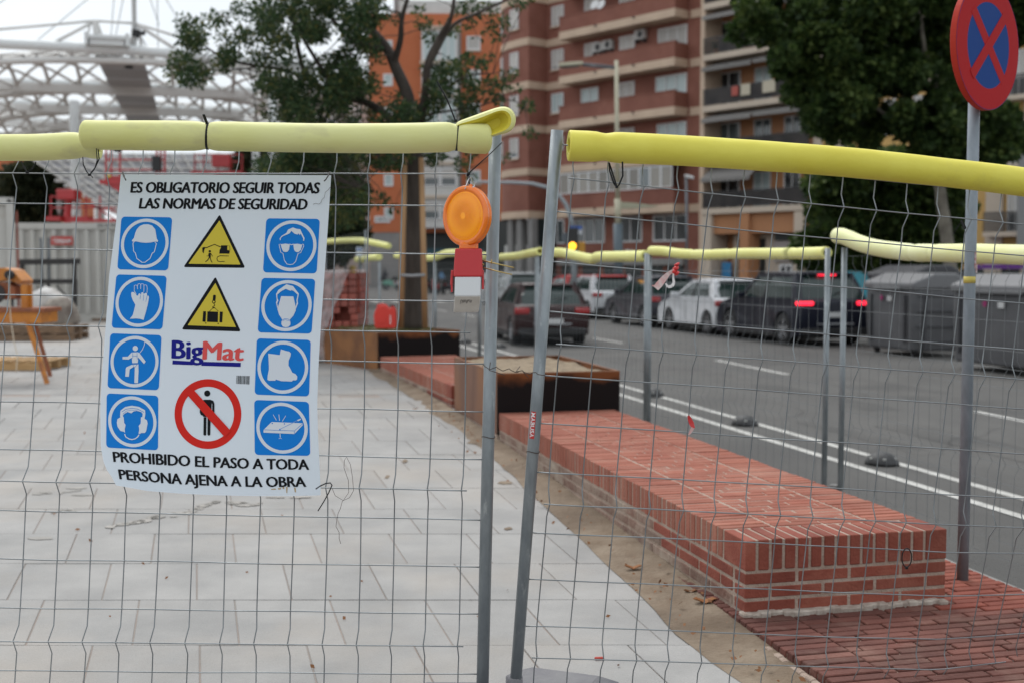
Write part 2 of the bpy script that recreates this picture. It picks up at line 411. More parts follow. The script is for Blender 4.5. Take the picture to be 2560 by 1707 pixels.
# ---- footway strip and kerb between seat and road
def SR(y): return 1.93 - .242 * (y - 5.33)
mb = MB(); 
def offs(y, o): return SR(y) + o
seg = [(3.0 + 1.1 * i) for i in range(24)]
kb = thing('kerb', 'k', None, (0, 0, 0)); del kb['label']; kb['kind'] = 'structure'
ft = MB()
for y0, y1 in zip(seg, seg[1:]):
    ft.quad((offs(y0, -.8), y0, -.045), (offs(y0, .62), y0, -.06), (offs(y1, .62), y1, -.06), (offs(y1, -.8), y1, -.045))
label(ft.obj('footway', mat('rough_concrete', (.17, .165, .155), .9, c2=(.32, .3, .27), scale=5, mixlo=.5, mixhi=.62, bump=.6, bscale=30, world=True)), 'rough unfinished concrete strip between seat and road', None, kind='structure')
kme = None
d = Vector((-.235, .972, 0))
for i in range(26):
    y0 = 3.0 + i * .98; c = Vector((offs(y0 + .49, .70), y0 + .49, -.13))
    k_ = MB(); k_.box((0, 0, 0), (1.0, .15, .16), d, bev=.012)
    if kme is None: kme = k_.mesh('kerbstone', M_kerb)
    inst('kerbstone', kme, c, kb)
# ================================================================== brick seats
def bricks_on(root, items, base_mb_mat, stuffname, limit=290):
    """items: (centre, dims, ax, ay, az, material); the ones nearest the camera become parts, the rest one joined part"""
    items.sort(key=lambda t: (t[0] - Vector((0, 0, CAMZ))).length)
    cache = {}; rest = MB()
    mats_rest = []
    for k, (c, d, ax, ay, az, m) in enumerate(items):
        key = (tuple(round(x, 4) for x in d), m.name)
        if k < limit:
            if key not in cache:
                q = MB(); q.box((0, 0, 0), d, bev=.0035); cache[key] = q.mesh('brick', m)
            ax_, ay_, az_ = Vector(ax).normalized(), Vector(ay).normalized(), Vector(az).normalized()
            mt = Matrix((( ax_.x, ay_.x, az_.x, c.x - root.location.x), (ax_.y, ay_.y, az_.y, c.y - root.location.y), (ax_.z, ay_.z, az_.z, c.z - root.location.z), (0, 0, 0, 1)))
            inst('brick', cache[key], None, root, mtx=mt)
        else:
            if m not in mats_rest: mats_rest.append(m)
            rest.cur = mats_rest.index(m); rest.box(c, d, ax, ay, az)
    if rest.v: rest.obj(stuffname, mats_rest, root, kind='stuff')

def brick_seat(A, B, L, top, base, lab, limit=290, end_face=True, gone=0.0):
    """A, B: near left and near right top corners (xy); runs L metres away along the road direction"""
    A = Vector((A[0], A[1], 0)); B = Vector((B[0], B[1], 0)); ex = (B - A).normalized(); ey = Vector((-ex.y, ex.x, 0)); up = Vector((0, 0, 1))
    Wd = (B - A).length
    root = thing('brick_seat', lab, 'brick bench', (A.x, A.y, base), 0)
    P = lambda u, v, z: A + ex * u + ey * v + up * z
    core = MB(); g = .0032
    core.box(P(Wd / 2, L / 2, (top + base) / 2 - .0022), (Wd - 2 * g, L - 2 * g, top - base - .0034), ex, ey, up)
    core.obj('mortar_core', M_mortar, root)
    it = []; j = .0145; bt = .050; Lb = .24; sh = .135
    nrow = int((L - Lb) / (bt + j)); step = (L - Lb) / nrow
    rj = lambda s=.0022: random.uniform(-s, s)
    for r in range(nrow):
        v = Lb + step * (r + .5)
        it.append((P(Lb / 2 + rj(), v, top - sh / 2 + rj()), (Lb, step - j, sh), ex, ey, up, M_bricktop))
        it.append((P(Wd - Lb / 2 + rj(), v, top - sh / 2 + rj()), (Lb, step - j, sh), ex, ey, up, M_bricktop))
        mid = Wd - 2 * Lb - 2 * j; u0 = Lb + j; k = 0
        offs_ = [0, .5, .25, .75][r % 4] * (Lb + j); u = u0 - offs_
        while u < u0 + mid - .02:
            a = max(u, u0); b = min(u + Lb, u0 + mid)
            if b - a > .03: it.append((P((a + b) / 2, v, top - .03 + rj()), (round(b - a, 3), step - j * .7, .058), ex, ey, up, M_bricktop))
            u += Lb + j * .75
    ncol = int(round((Wd - .11) / (bt + j))); stc = (Wd - .104) / ncol
    for c in range(ncol):
        u = stc * c + (stc - j) / 2
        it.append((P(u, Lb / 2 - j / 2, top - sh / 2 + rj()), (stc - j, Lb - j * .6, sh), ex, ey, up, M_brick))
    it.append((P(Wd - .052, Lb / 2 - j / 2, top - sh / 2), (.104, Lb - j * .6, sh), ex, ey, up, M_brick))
    # courses below on left flank, right flank and end
    z = top - sh - j; row = 0
    while z > base + .0:
        hh = .047; zc = z - hh / 2
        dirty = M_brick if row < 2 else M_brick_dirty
        off = (row % 2) * (Lb / 2 + j / 2); u = -off
        while u < Wd - .02:
            a = max(0, u); b = min(Wd, u + Lb)
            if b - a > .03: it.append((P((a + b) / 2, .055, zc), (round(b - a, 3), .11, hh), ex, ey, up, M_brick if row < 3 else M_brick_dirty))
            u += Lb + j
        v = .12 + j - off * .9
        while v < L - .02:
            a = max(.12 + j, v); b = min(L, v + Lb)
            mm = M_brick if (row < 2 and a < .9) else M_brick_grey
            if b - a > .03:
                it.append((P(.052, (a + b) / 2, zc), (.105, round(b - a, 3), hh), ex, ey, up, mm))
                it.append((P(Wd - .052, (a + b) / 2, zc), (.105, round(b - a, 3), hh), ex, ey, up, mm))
            v += Lb + j
        z -= hh + j; row += 1
    bricks_on(root, it, None, 'distant_bricks', limit)
    return root
A1 = G(1864, 1350, .373); B1 = G(2367, 1322, .373)
eys = Vector((-.243, 1, 0)).normalized(); exs = Vector((eys.y, -eys.x, 0)); B1 = A1 + exs * .985
s1 = brick_seat(A1, B1, 4.74, .373, -.03, 'long low red brick seat in the foreground with an upright brick edging course')
# seat 2, beyond the first planter
A2 = Vector((-.60, 11.80)); B2 = A2 + Vector((.96, .28))
brick_seat(A2, B2, 4.0, .40, .1, 'shorter low brick seat between the two rusty planters', limit=260)

# ---- plinth of bricks running past the seat, bottom right
root = thing('brick_plinth', 'low worn brick paving step in the bottom right corner, below the end of the seat', 'brick step', (1.3, 4.5, -.08))
ex = (B1 - A1); ex.z = 0; ex.normalize(); ey = Vector((-ex.y, ex.x, 0)); up = Vector((0, 0, 1))
A = Vector((A1.x - .045, A1.y, 0)); PT = .038
Pp = lambda u, v, z: A + ex * u + ey * v + up * z
core = MB(); core.box(Pp(.75, -.1, PT - .075), (1.49, 3.8, .13), ex, ey, up); core.obj('mortar_core', mat('dark_dirty_mortar', (.16, .11, .085), .95, c2=(.26, .19, .15), scale=6, world=True), root)
it = []; bt, j, Lb = .052, .011, .24
r = 0; v = -2.0
while v < 1.8:
    it.append((Pp(Lb / 2, v + bt / 2, PT + .004 - .05 + random.uniform(-.002, .002)), (Lb, bt, .1), ex, ey, up, M_brick_dirty))
    u = Lb + j - [0, .5, .25, .75][r % 4] * (Lb + j)
    lim = 1.5 if v < .3 else 1.5
    while u < lim - .03:
        a = max(u, Lb + j); b = min(u + Lb, lim); c_ = (a + b) / 2
        inside = v > .02 and c_ < 1.0
        if b - a > .03 and not inside:
            mm = M_brick if (v > -.2 and c_ > 1.02) else M_brick_dirty
            it.append((Pp(c_, v + bt / 2, PT - .025 + random.uniform(-.002, .002)), (round(b - a, 3), bt, .05), ex, ey, up, mm))
        u += Lb + j
    v += bt + j; r += 1
bricks_on(root, it, None, 'far_bricks', 280)
q = MB()
for k in range(44):
    v = -1.95 + k * .045; q.box(Pp(-.012 - .006 * random.random(), v, PT - .085), (.03, .05, .11 + .02 * random.random()), ex, ey, up, bev=.006)
q.obj('flank_mortar', M_mortar, root, kind='stuff')
# mortar smear at the foot of the end wall
mb = MB()
for k in range(26):
    u = k * .038; c = Pp(u + .05, -.012 - .01 * random.random(), PT + .004)
    mb.box(c, (.05, .04 + .03 * random.random(), .02 + .02 * random.random()), ex, ey, up, bev=.006)
mb.obj('mortar_smear', mat('pale_mortar', (.5, .44, .38), .95, c2=(.3, .24, .2), scale=20, world=True), root)

# ================================================================== corten planters
UPZ = Vector((0, 0, 1))
def rust_mat():
    m = mat('rusted_steel', (.20, .072, .028), .8, c2=(.33, .13, .045), scale=3.2, bump=.25, bscale=40, c3=(.06, .035, .025), scale3=1.1, lo3=.5, hi3=.66, world=True); return m
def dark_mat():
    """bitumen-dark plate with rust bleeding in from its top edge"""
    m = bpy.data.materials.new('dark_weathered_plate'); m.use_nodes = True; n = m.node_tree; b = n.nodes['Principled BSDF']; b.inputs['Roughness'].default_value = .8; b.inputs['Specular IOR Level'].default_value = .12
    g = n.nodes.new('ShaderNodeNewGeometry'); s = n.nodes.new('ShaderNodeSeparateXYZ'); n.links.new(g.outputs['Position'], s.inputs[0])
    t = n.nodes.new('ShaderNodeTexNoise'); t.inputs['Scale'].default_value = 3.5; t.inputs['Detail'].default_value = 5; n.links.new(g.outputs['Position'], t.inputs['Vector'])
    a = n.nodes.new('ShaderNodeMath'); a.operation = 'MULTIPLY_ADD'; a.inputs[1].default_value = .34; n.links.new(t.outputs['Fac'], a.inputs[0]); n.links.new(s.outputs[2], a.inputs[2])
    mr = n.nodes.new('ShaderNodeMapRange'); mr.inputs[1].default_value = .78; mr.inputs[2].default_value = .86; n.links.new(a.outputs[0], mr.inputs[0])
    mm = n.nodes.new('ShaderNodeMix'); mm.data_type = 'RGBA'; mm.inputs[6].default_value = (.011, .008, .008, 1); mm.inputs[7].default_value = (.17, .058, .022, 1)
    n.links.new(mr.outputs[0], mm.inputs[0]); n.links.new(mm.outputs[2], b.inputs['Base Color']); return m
M_rust = rust_mat(); M_dark = dark_mat()
M_rustpale = mat('pale_dusty_rust', (.22, .115, .075), .85, c2=(.15, .075, .05), scale=4, stretch=(1, 1, .25), c3=(.26, .11, .04), scale3=1.2, lo3=.52, hi3=.7, world=True, bump=.2, bscale=30)
M_soil = mat('dry_soil', (.20, .15, .10), .95, c2=(.29, .225, .15), scale=12, bump=.9, bscale=35, world=True)
def planter(FL, FR, L, top, base, lab, leftm, soil_drop=.04):
    FL = Vector((FL[0], FL[1], 0)); FR = Vector((FR[0], FR[1], 0)); ex = (FR - FL).normalized(); ey = Vector((-ex.y, ex.x, 0)); up = Vector((0, 0, 1)); Wd = (FR - FL).length
    root = thing('steel_planter', lab, 'planter', (FL.x, FL.y, base)); t = .012; h = top - base; zc = (top + base) / 2
    P = lambda u, v, z: FL + ex * u + ey * v + up * z
    def plate(c, d, m, la):
        q = MB(); q.box(c, d, ex, ey, up, bev=.003); return q.obj('side_panel', m, root, lab=la)
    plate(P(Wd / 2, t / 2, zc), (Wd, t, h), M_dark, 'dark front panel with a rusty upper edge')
    plate(P(Wd / 2, L - t / 2, zc), (Wd, t, h), M_rust, None)
    plate(P(t / 2 + .0, L / 2, zc), (t, L - 2 * t - .004, h), leftm, 'paler rusty side panel')
    plate(P(Wd - t / 2, L / 2, zc), (t, L - 2 * t - .004, h), M_rust, None)
    q = MB(); e = .03                                       # folded rim
    q.box(P(Wd / 2, e / 2 + .002, top + .003), (Wd + .004, e, .008), ex, ey, up); q.box(P(Wd / 2, L - e / 2, top + .003), (Wd + .004, e, .008), ex, ey, up)
    q.box(P(e / 2, L / 2, top + .0028), (e, L - 2 * e - .006, .008), ex, ey, up); q.box(P(Wd - e / 2, L / 2, top + .0028), (e, L - 2 * e - .006, .008), ex, ey, up)
    q.obj('rim', mat('orange_rust_edge', (.22, .085, .032), .8, c2=(.12, .05, .025), scale=6, world=True), root)
    s = MB(); nx, ny = 22, 34
    def S(i, k):
        u = t + (Wd - 2 * t) * i / nx; v = t + (L - 2 * t) * k / ny; e_ = min(i, nx - i, k, ny - k)
        p = P(u, v, 0); p.z = top - soil_drop + .035 * noise.noise(p * 3) + .018 * noise.noise(p * 11) + .008 * min(e_, 4); return p
    vs = [S(i, k) for k in range(ny + 1) for i in range(nx + 1)]
    s.add(vs, [(k * (nx + 1) + i, k * (nx + 1) + i + 1, (k + 1) * (nx + 1) + i + 1, (k + 1) * (nx + 1) + i) for k in range(ny) for i in range(nx)])
    s.obj('soil', M_soil, root, smooth=True, kind='stuff')
    return root, P, Wd
A1f = Vector((A1.x, A1.y, 0)) + eys * 4.76
fl_ = A1f - exs * .012; fr__ = fl_ + exs * 1.055
p1 = planter((fl_.x, fl_.y), (fr__.x, fr__.y), 1.85, .69, .19, 'square rusty steel planter filled with bare soil, the nearer of two', M_rustpale)
p2FL = G(945, 833, .69); p2FR = G(1150, 826, .69)
p2 = planter((p2FL.x, p2FL.y), (p2FR.x, p2FR.y), 1.9, .69, .1, 'farther rusty steel planter with grass and a staked tree', mat('orange_rust', (.26, .11, .035), .8, c2=(.16, .065, .025), scale=3, world=True))
q = MB(); q.box(A1f + exs * .5 + eys * .93 + UPZ * .045, (1.02, 1.84, .288), exs, eys, UPZ); q.obj('mortar_base', M_mortar, p1[0], lab='rough mortar base under the steel box')
# grass in planter 2
M_grass = mat('grass', (.06, .11, .02), .8, c2=(.12, .15, .04), scale=8, world=True)
g = MB(); rg = random.Random(5)
for k in range(2600):
    u = rg.uniform(.1, p2[2] - .05); v = rg.betavariate(1.5, 1.5) * 1.8
    if noise.noise(Vector((u * 3, v * 3, 7))) < -.12: continue
    c = p2[1](u, v, .66); h = rg.uniform(.03, .10); a = rg.uniform(0, 6.28); dx = Vector((math.cos(a), math.sin(a), 0)); s = Vector((-dx.y, dx.x, 0)) * .004
    g.add([c - s, c + s, c + dx * h * .5 + Vector((0, 0, h))], [(0, 1, 2)])
g.obj('grass', M_grass, p2[0], kind='stuff')
g = MB()                                                     # a few stones in planter 1
for k in range(60):
    c = p1[1](rg.uniform(.1, 1.0), rg.uniform(.1, 1.7), .665); s = rg.uniform(.006, .022)
    g.box(c, (s, s * 1.3, s * .8), (rg.uniform(-1, 1), 1, 0), bev=s * .25)
g.obj('stone', mat('stones', (.3, .25, .19), .9, world=True, c2=(.2, .16, .12), scale=10), p1[0], kind='stuff')
# ================================================================== near fence panels
M_galv = mat('galvanised_steel', (.30, .33, .345), .42, .55, c2=(.20, .225, .24), scale=14, bump=.06, bscale=60, stretch=(1, 1, .35), c3=(.42, .45, .46), scale3=30, lo3=.62, hi3=.75)
M_wire = mat('galvanised_wire', (.27, .29, .30), .4, .6, c2=(.19, .205, .215), scale=5)
M_tie = mat('black_nylon', (.008, .009, .01), .5, spec=.25)
M_foamL = mat('pale_yellow_foam', (.72, .72, .33), .62, c2=(.66, .65, .22), scale=2.2, bump=.22, bscale=12, sss=.08, stretch=(.6, 1, 1), c3=(.50, .46, .26), scale3=9, lo3=.60, hi3=.9)
M_foamR = mat('bright_yellow_foam', (.76, .69, .10), .6, c2=(.70, .61, .065), scale=3, bump=.22, bscale=12, sss=.08, c3=(.56, .49, .10), scale3=8, lo3=.60, hi3=.95)
M_foamIn = mat('deep_yellow_foam', (.62, .52, .04), .7, sss=.2)
PER = .545
ROWS = [-.2, 0, .195, .5, .805, 1, 1.195, 1.5, 1.805, 2, 2.195, 2.5, 2.805, 3, 3.195, 3.285]
FOLDS = [0, 1, 2, 3]
class Panel:
    def __init__(s, O, U, V, dV, bulge=None): s.O, s.U, s.V, s.dV, s.bulge = O, U, V, dV, bulge
    def P(s, u, v, off=0.0):
        """u metres along the panel, v metres down from the first fold; off metres towards the viewer"""
        p = [s.O[i] + u * s.U[i] + v * (s.V[i] + u * s.dV[i]) for i in range(3)]
        if s.bulge: p[2] += s.bulge(u, v)
        nx = -s.U[2] * (1 if s.U[0] > 0 else -1)
        p[0] += -nx * off; p[2] -= off
        return camxyz(*p)
    def Zat(s, px, py):
        a = (px - 1280) / F; b = (853.5 - py) / F
        V = Vector(s.V); O = Vector(s.O); U = Vector(s.U); z = 4
        for _ in range(4):
            n = U.cross(V); z = n.dot(O) / n.dot(Vector((a, b, 1))); p = Vector((a * z, b * z, z)) - O
            u = max(0, p.dot(U) / U.length_squared); V = Vector(s.V) + Vector(s.dV) * u
        return z
def prof(v):
    for f in FOLDS:
        d = v - f * PER
        if abs(d) < .047: return .032 * (1 - abs(d) / .047)
    return 0
ZL, ZR = 4.15, 3.97
PL = Panel(((1236 - 1280) / F * ZL, (853.5 - 439) / F * ZL, ZL), (-1, .018, .12), (-.024, -1, .04), (0, 0, -.09))
def bulgeR(u, v):
    k = max(0, u - 1.55) * max(0, (v - .95)) ; return .55 * min(k, .5) + .02 * math.sin(u * 2.2 + v)
PR = Panel(((1384 - 1280) / F * ZR, (853.5 - 446) / F * ZR, ZR), (1, -.075, .20), (-.072, -1, .13), (0, 0, 0), bulgeR)

def near_panel(pan, lab, span, u0, post_top_v, post_bot_v, r_post, seed, first_gap_rows=True):
    rs = random.Random(seed)
    base = pan.P(0, post_bot_v)
    root = thing('fence_panel', lab, 'mesh fence', base)
    wob = lambda a, b: .0035 * noise.noise(Vector((a * 3 + seed, b * 3, seed)))
    ext = .03 / PER
    n = int((span - u0) / .118)
    for i in range(n):
        u = u0 + .118 * i; pts = []
        vs = []
        for r in ROWS: vs.append(r * PER)
        for f in FOLDS: vs += [f * PER - .047, f * PER + .047]
        vs += [ROWS[0] * PER - .03, ROWS[-1] * PER + .012]
        for v in sorted(vs):
            pts.append(pan.P(u + wob(u, v) * 1.3, v, prof(v) + wob(u * 2, v * 5)))
        q = MB(); q.tube(pts, .0022, 6); q.obj('vertical_wire', M_wire, root, smooth=True)
    for r in ROWS:
        fold = r in FOLDS; a = u0 - .02 if fold else .015; pts = []; k = 0
        uu = a
        while uu < span:
            pts.append(pan.P(uu, r * PER + wob(uu, r) * .8, (.032 if fold else 0) + .0038 + wob(uu, r * 3))); uu += .059
        q = MB(); q.tube(pts, .0022, 6); q.obj('horizontal_wire', M_wire, root, smooth=True)
    for u, la in ((0, None), (span, None)):
        q = MB(); q.tube([pan.P(u, post_top_v), pan.P(u, (post_top_v + post_bot_v) / 2), pan.P(u, post_bot_v)], r_post, 20); q.obj('post', M_galv, root, smooth=True)
    return root
fL = near_panel(PL, 'left welded wire fence panel carrying the white safety sign', 3.4, .085, -.165, 1.98, .0218, 1)
fR = near_panel(PR, 'right welded wire fence panel with the leaning post and red sticker', 3.4, .062, -.155, 1.86, .0205, 2)

# concrete foot of the right panel
M_foot = mat('grey_plastic_foot', (.13, .125, .14), .75, c2=(.19, .185, .19), scale=5, bump=.2, bscale=40)
fp = PR.P(0, 1.80); root = thing('fence_foot', 'dark grey block foot holding up the leaning post at the bottom edge', 'fence foot', (fp.x + .1, fp.y, .0))
q = MB(); b0 = Vector((fp.x + .10, fp.y + .02, zg(4.0)))
lo = [(-.19, -.34), (.19, -.34), (.19, .30), (-.19, .30)]; hi = [(-.13, -.28), (.13, -.28), (.13, .24), (-.13, .24)]
rot = lambda x, y: Vector((x * math.cos(.38) + y * math.sin(.38), -x * math.sin(.38) + y * math.cos(.38), 0))
vs = [b0 + rot(*p) for p in lo] + [b0 + rot(*p) + Vector((0, 0, .05)) for p in lo] + [b0 + rot(*p) + Vector((0, 0, .085)) for p in hi]
q.add(vs, [(3, 2, 1, 0), (8, 9, 10, 11)] + [(i, (i + 1) % 4, 4 + (i + 1) % 4, 4 + i) for i in range(4)] + [(4 + i, 4 + (i + 1) % 4, 8 + (i + 1) % 4, 8 + i) for i in range(4)])
q.obj('block', M_foot, root)
q = MB(); q.tube([(fp.x, fp.y, .04), (fp.x, fp.y, .12)], .03, 12); q.obj('socket', M_foot, root, smooth=True)
# foot of the left panel (just under the frame)
fp = PL.P(0, 2.0); fp.y -= .25; root = thing('fence_foot', 'dark block foot under the upright left post, just below the frame', 'fence foot', (fp.x, fp.y, 0))
q = MB(); q.box((fp.x - .1, fp.y, .06 - .03), (.22, .6, .12), bev=.02); q.obj('block', M_foot, root)

# bit of wire binding both posts together
q = MB(); a = CD(1222, 920, ZL - .06); b = CD(1305, 925, 4.02); c = CD(1360, 932, ZR - .03)
def helix(p, q_, r, turns, n=60, w_=0.004):
    d = q_ - p; ax = d.normalized(); x = ax.orthogonal().normalized(); y = ax.cross(x)
    return [p + d * (i / n) + (x * math.cos(turns * 6.283 * i / n) + y * math.sin(turns * 6.283 * i / n)) * r * (1 + .4 * math.sin(i)) for i in range(n + 1)]
M_rwire = mat('rusty_binding_wire', (.07, .05, .04), .7, .3)
q.tube(helix(CD(1205, 916, 4.08), CD(1365, 936, 3.95), .004, 5), .0014, 5)
q.tube([CD(1300, 915, 4.02), CD(1290, 928, 3.98), CD(1306, 926, 3.98), CD(1316, 938, 4.0), CD(1322, 944, 4.0)], .0013, 5)
q.tube([CD(1226, 905, 4.02), CD(1223, 925, 4.02), CD(1240, 930, 4.02), CD(1262, 937, 4.02)], .0016, 5)
for pan, vv, rr in ((PL, .905, .0235), (PR, .915, .0225)):
    cc = pan.P(0, vv); q.tube([cc + Vector((math.cos(t) * rr, math.sin(t) * rr, .003 * math.sin(t * 2))) for t in [k * .35 for k in range(19)]], .0014, 5)
label(q.obj('binding_wire', M_rwire, smooth=True), 'thin rusty wire twisted between the two central posts', 'wire')

# red sticker on the leaning post
root = thing('sticker', 'narrow red and white sticker with sideways lettering on the leaning post', 'sticker', PR.P(0, .8))
pc = PR.P(0, .82); axd = (PR.P(0, .6) - PR.P(0, 1.0)).normalized()
view = (Vector((0, 0, CAMZ)) - pc).normalized(); side = axd.cross(view).normalized() * -1
base_px = (1338, 854)
def on_post(s, t, lift=.0006):      # s across (m), t along post axis (m)
    rr = .0205 + lift; ang = s / rr
    front = side.cross(axd).normalized()
    if front.dot(view) < 0: front = -front
    return pc + axd * t + side * math.sin(ang) * rr + front * math.cos(ang) * rr
sgn = 1 if (on_post(.01, 0).x > on_post(-.01, 0).x) else -1
q = MB(); ns, ntt = 6, 10; s0, s1 = -.0125 * sgn, .0065 * sgn; t0, t1 = -.047, .047
sh = -.006 * sgn
vs = [on_post(s0 + (s1 - s0) * i / ns + sh, t0 + (t1 - t0) * k / ntt) for k in range(ntt + 1) for i in range(ns + 1)]
q.add(vs, [(k * (ns + 1) + i, k * (ns + 1) + i + 1, (k + 1) * (ns + 1) + i + 1, (k + 1) * (ns + 1) + i) for k in range(ntt) for i in range(ns)])
q.obj('backing', mat('red_print', (.5, .035, .03), .4), root)
vs, fs = text2d('MABUSA', 1, offset=.02)
x0 = min(v[0] for v in vs); x1 = max(v[0] for v in vs); y0 = min(v[1] for v in vs); y1 = max(v[1] for v in vs)
q = MB(); q.add([on_post(s0 + (s1 - s0) * (.08 + .80 * (y - y0) / (y1 - y0)) + sh, t1 - (t1 - t0) * (.04 + .92 * (x - x0) / (x1 - x0)), .0014) for x, y in vs], fs)
q.obj('lettering', mat('white_print', (.75, .75, .75), .5), root)

# ================================================================== foam guards
def foam(name, lab, pts, r, m, hollow=(False, False), pinch=(), group='foam tubes on the fences', nseg=40, n=28, inner=None):
    """pts are world points along the axis; pinch holds parameters 0..1 where a tie squeezes the foam"""
    L = [0]
    for a, b in zip(pts, pts[1:]): L.append(L[-1] + (b - a).length)
    T = L[-1]
    def at(t):
        s = t * T
        for i in range(len(L) - 1):
            if s <= L[i + 1] or i == len(L) - 2:
                k = (s - L[i]) / max(L[i + 1] - L[i], 1e-6)
                p0 = pts[max(i - 1, 0)]; p1 = pts[i]; p2 = pts[i + 1]; p3 = pts[min(i + 2, len(pts) - 1)]
                return .5 * ((2 * p1) + (p2 - p0) * k + (2 * p0 - 5 * p1 + 4 * p2 - p3) * k * k + (3 * p1 - p0 - 3 * p2 + p3) * k ** 3)
    ts = sorted(set([i / nseg for i in range(nseg + 1)] + [min(1, max(0, p + d)) for p in pinch for d in (-.03, -.018, -.01, -.004, 0, .004, .01, .018, .03)]))
    rr = []
    sc = .012 / max(T, .5) * 2
    for t in ts:
        k = 1.0
        for p in pinch: k -= .13 * math.exp(-((t - p) * T / .022) ** 2)
        k *= 1 + .03 * noise.noise(Vector((t * T * 3.2, 0, T))) + .012 * noise.noise(Vector((t * T * 11, 3, T)))
        rr.append(r * k)
    q = MB(); pp = [at(t) for t in ts]
    # softened ends
    q.tube(pp, rr, n, caps=False)
    if m.name == 'x': pass
    o_ends = []
    for e in (0, 1):
        i = 0 if e == 0 else -1; c = pp[i]; d = (pp[0] - pp[1]).normalized() if e == 0 else (pp[-1] - pp[-2]).normalized()
        ri = r * .52
        up = Vector((0, 0, 1)); x = (up - d * up.dot(d)).normalized(); y = d.cross(x)
        ring = lambda rad, off: [c + d * off + (x * math.cos(6.28318 * k / n) + y * math.sin(6.28318 * k / n)) * rad for k in range(n)]
        if hollow[e]:
            rings = [ring(rr[i], -.0005), ring(rr[i] * .97, .003), ring(rr[i] * .9, .004), ring(ri * 1.06, .003), ring(ri, -.002)]
            deep = [ring(ri, -.002), ring(ri, -.12), ring(.001, -.121)]
        else:
            rings = [ring(rr[i], -.0005), ring(rr[i] * .95, .006), ring(rr[i] * .78, .013), ring(rr[i] * .5, .017), ring(.001, .018)]; deep = []
        for grp, mi in ((rings, 0), (deep, 1)):
            q.cur = mi
            for a, b in zip(grp, grp[1:]):
                q.add(a + b, [(k, (k + 1) % n, n + (k + 1) % n, n + k) for k in range(n)])
        q.cur = 0
    o = q.obj(name, [m, inner or M_foamIn], smooth=True); label(o, lab, 'foam tube', group); return o, at, rr
def cam_pts(lst): return [CD(px, py, z) for px, py, z in lst]
# tube A, far left
tA = foam('foam_tube', 'pale yellow foam tube at the left photo edge, squeezed by a tie near its end', cam_pts([(-420, 372, 4.3), (-200, 373, 4.28), (0, 370, 4.24), (100, 369, 4.2), (180, 365, 4.17), (246, 364, 4.17)]), .0470, M_foamL, (False, True), (.945,))
# tube B, above the sign
tB = foam('foam_tube', 'long pale yellow foam tube above the sign with a split upturned end', cam_pts([(216, 338, 4.06), (300, 339, 4.06), (520, 341, 4.05), (800, 346, 4.04), (1000, 346.5, 4.03), (1100, 344, 4.02), (1140, 344, 4.02), (1185, 347, 4.02), (1214, 348, 4.03)]), .0500, M_foamL, (False, False), (.305, .925))
# split end: a gutter of foam turned up, and its open mouth
tBo = tB[0]
def gutter():
    q = MB(); n = 26; c0 = Vector((1130, 328)); c1 = Vector((1263, 303)); rows = []
    for i in range(13):
        t = i / 12; cx = c0.x + (c1.x - c0.x) * t; cy = c0.y + (c1.y - c0.y) * t - 4 * math.sin(t * 3.14)
        rad = 15 + 19 * t ** .8
        rows.append((cx, cy, rad, t))
    open_ = lambda t: 0.05 + 1.25 * max(0, t - .1)
    outer = []; inner = []
    for cx, cy, rad, t in rows:
        o_ = []; i_ = []
        for k in range(n + 1):
            # gap faces down and towards the viewer near the root, opens out at the mouth
            mid = R(215); a = mid + open_(t) / 2 + (2 * math.pi - open_(t)) * k / n
            ex_, ez = math.cos(a), math.sin(a)
            def pt(rd): return CD(cx + (10 * t) * 0, cy - ez * rd * 1.0, 4.0 - ex_ * rd / F * 4.0 * 1.0) + Vector((ex_ * -rd / F * 4.0 * .35 * t, 0, 0))
            o_.append(pt(rad)); i_.append(pt(rad * .52))
        outer.append(o_); inner.append(i_)
    m = n + 1
    for A_, mi, fl in ((outer, 0, 0), (inner, 1, 1)):
        q.cur = mi
        vs = [p for r_ in A_ for p in r_]
        fs = [(i * m + k, i * m + k + 1, (i + 1) * m + k + 1, (i + 1) * m + k) for i in range(len(A_) - 1) for k in range(n)]
        q.add(vs, [tuple(reversed(f)) if fl else f for f in fs])
    q.cur = 0
    for i in range(len(outer) - 1):     # lips
        for k in (0, n): q.quad(outer[i][k], inner[i][k], inner[i + 1][k], outer[i + 1][k])
    for k in range(n): q.quad(outer[-1][k], outer[-1][k + 1], inner[-1][k + 1], inner[-1][k])
    return q
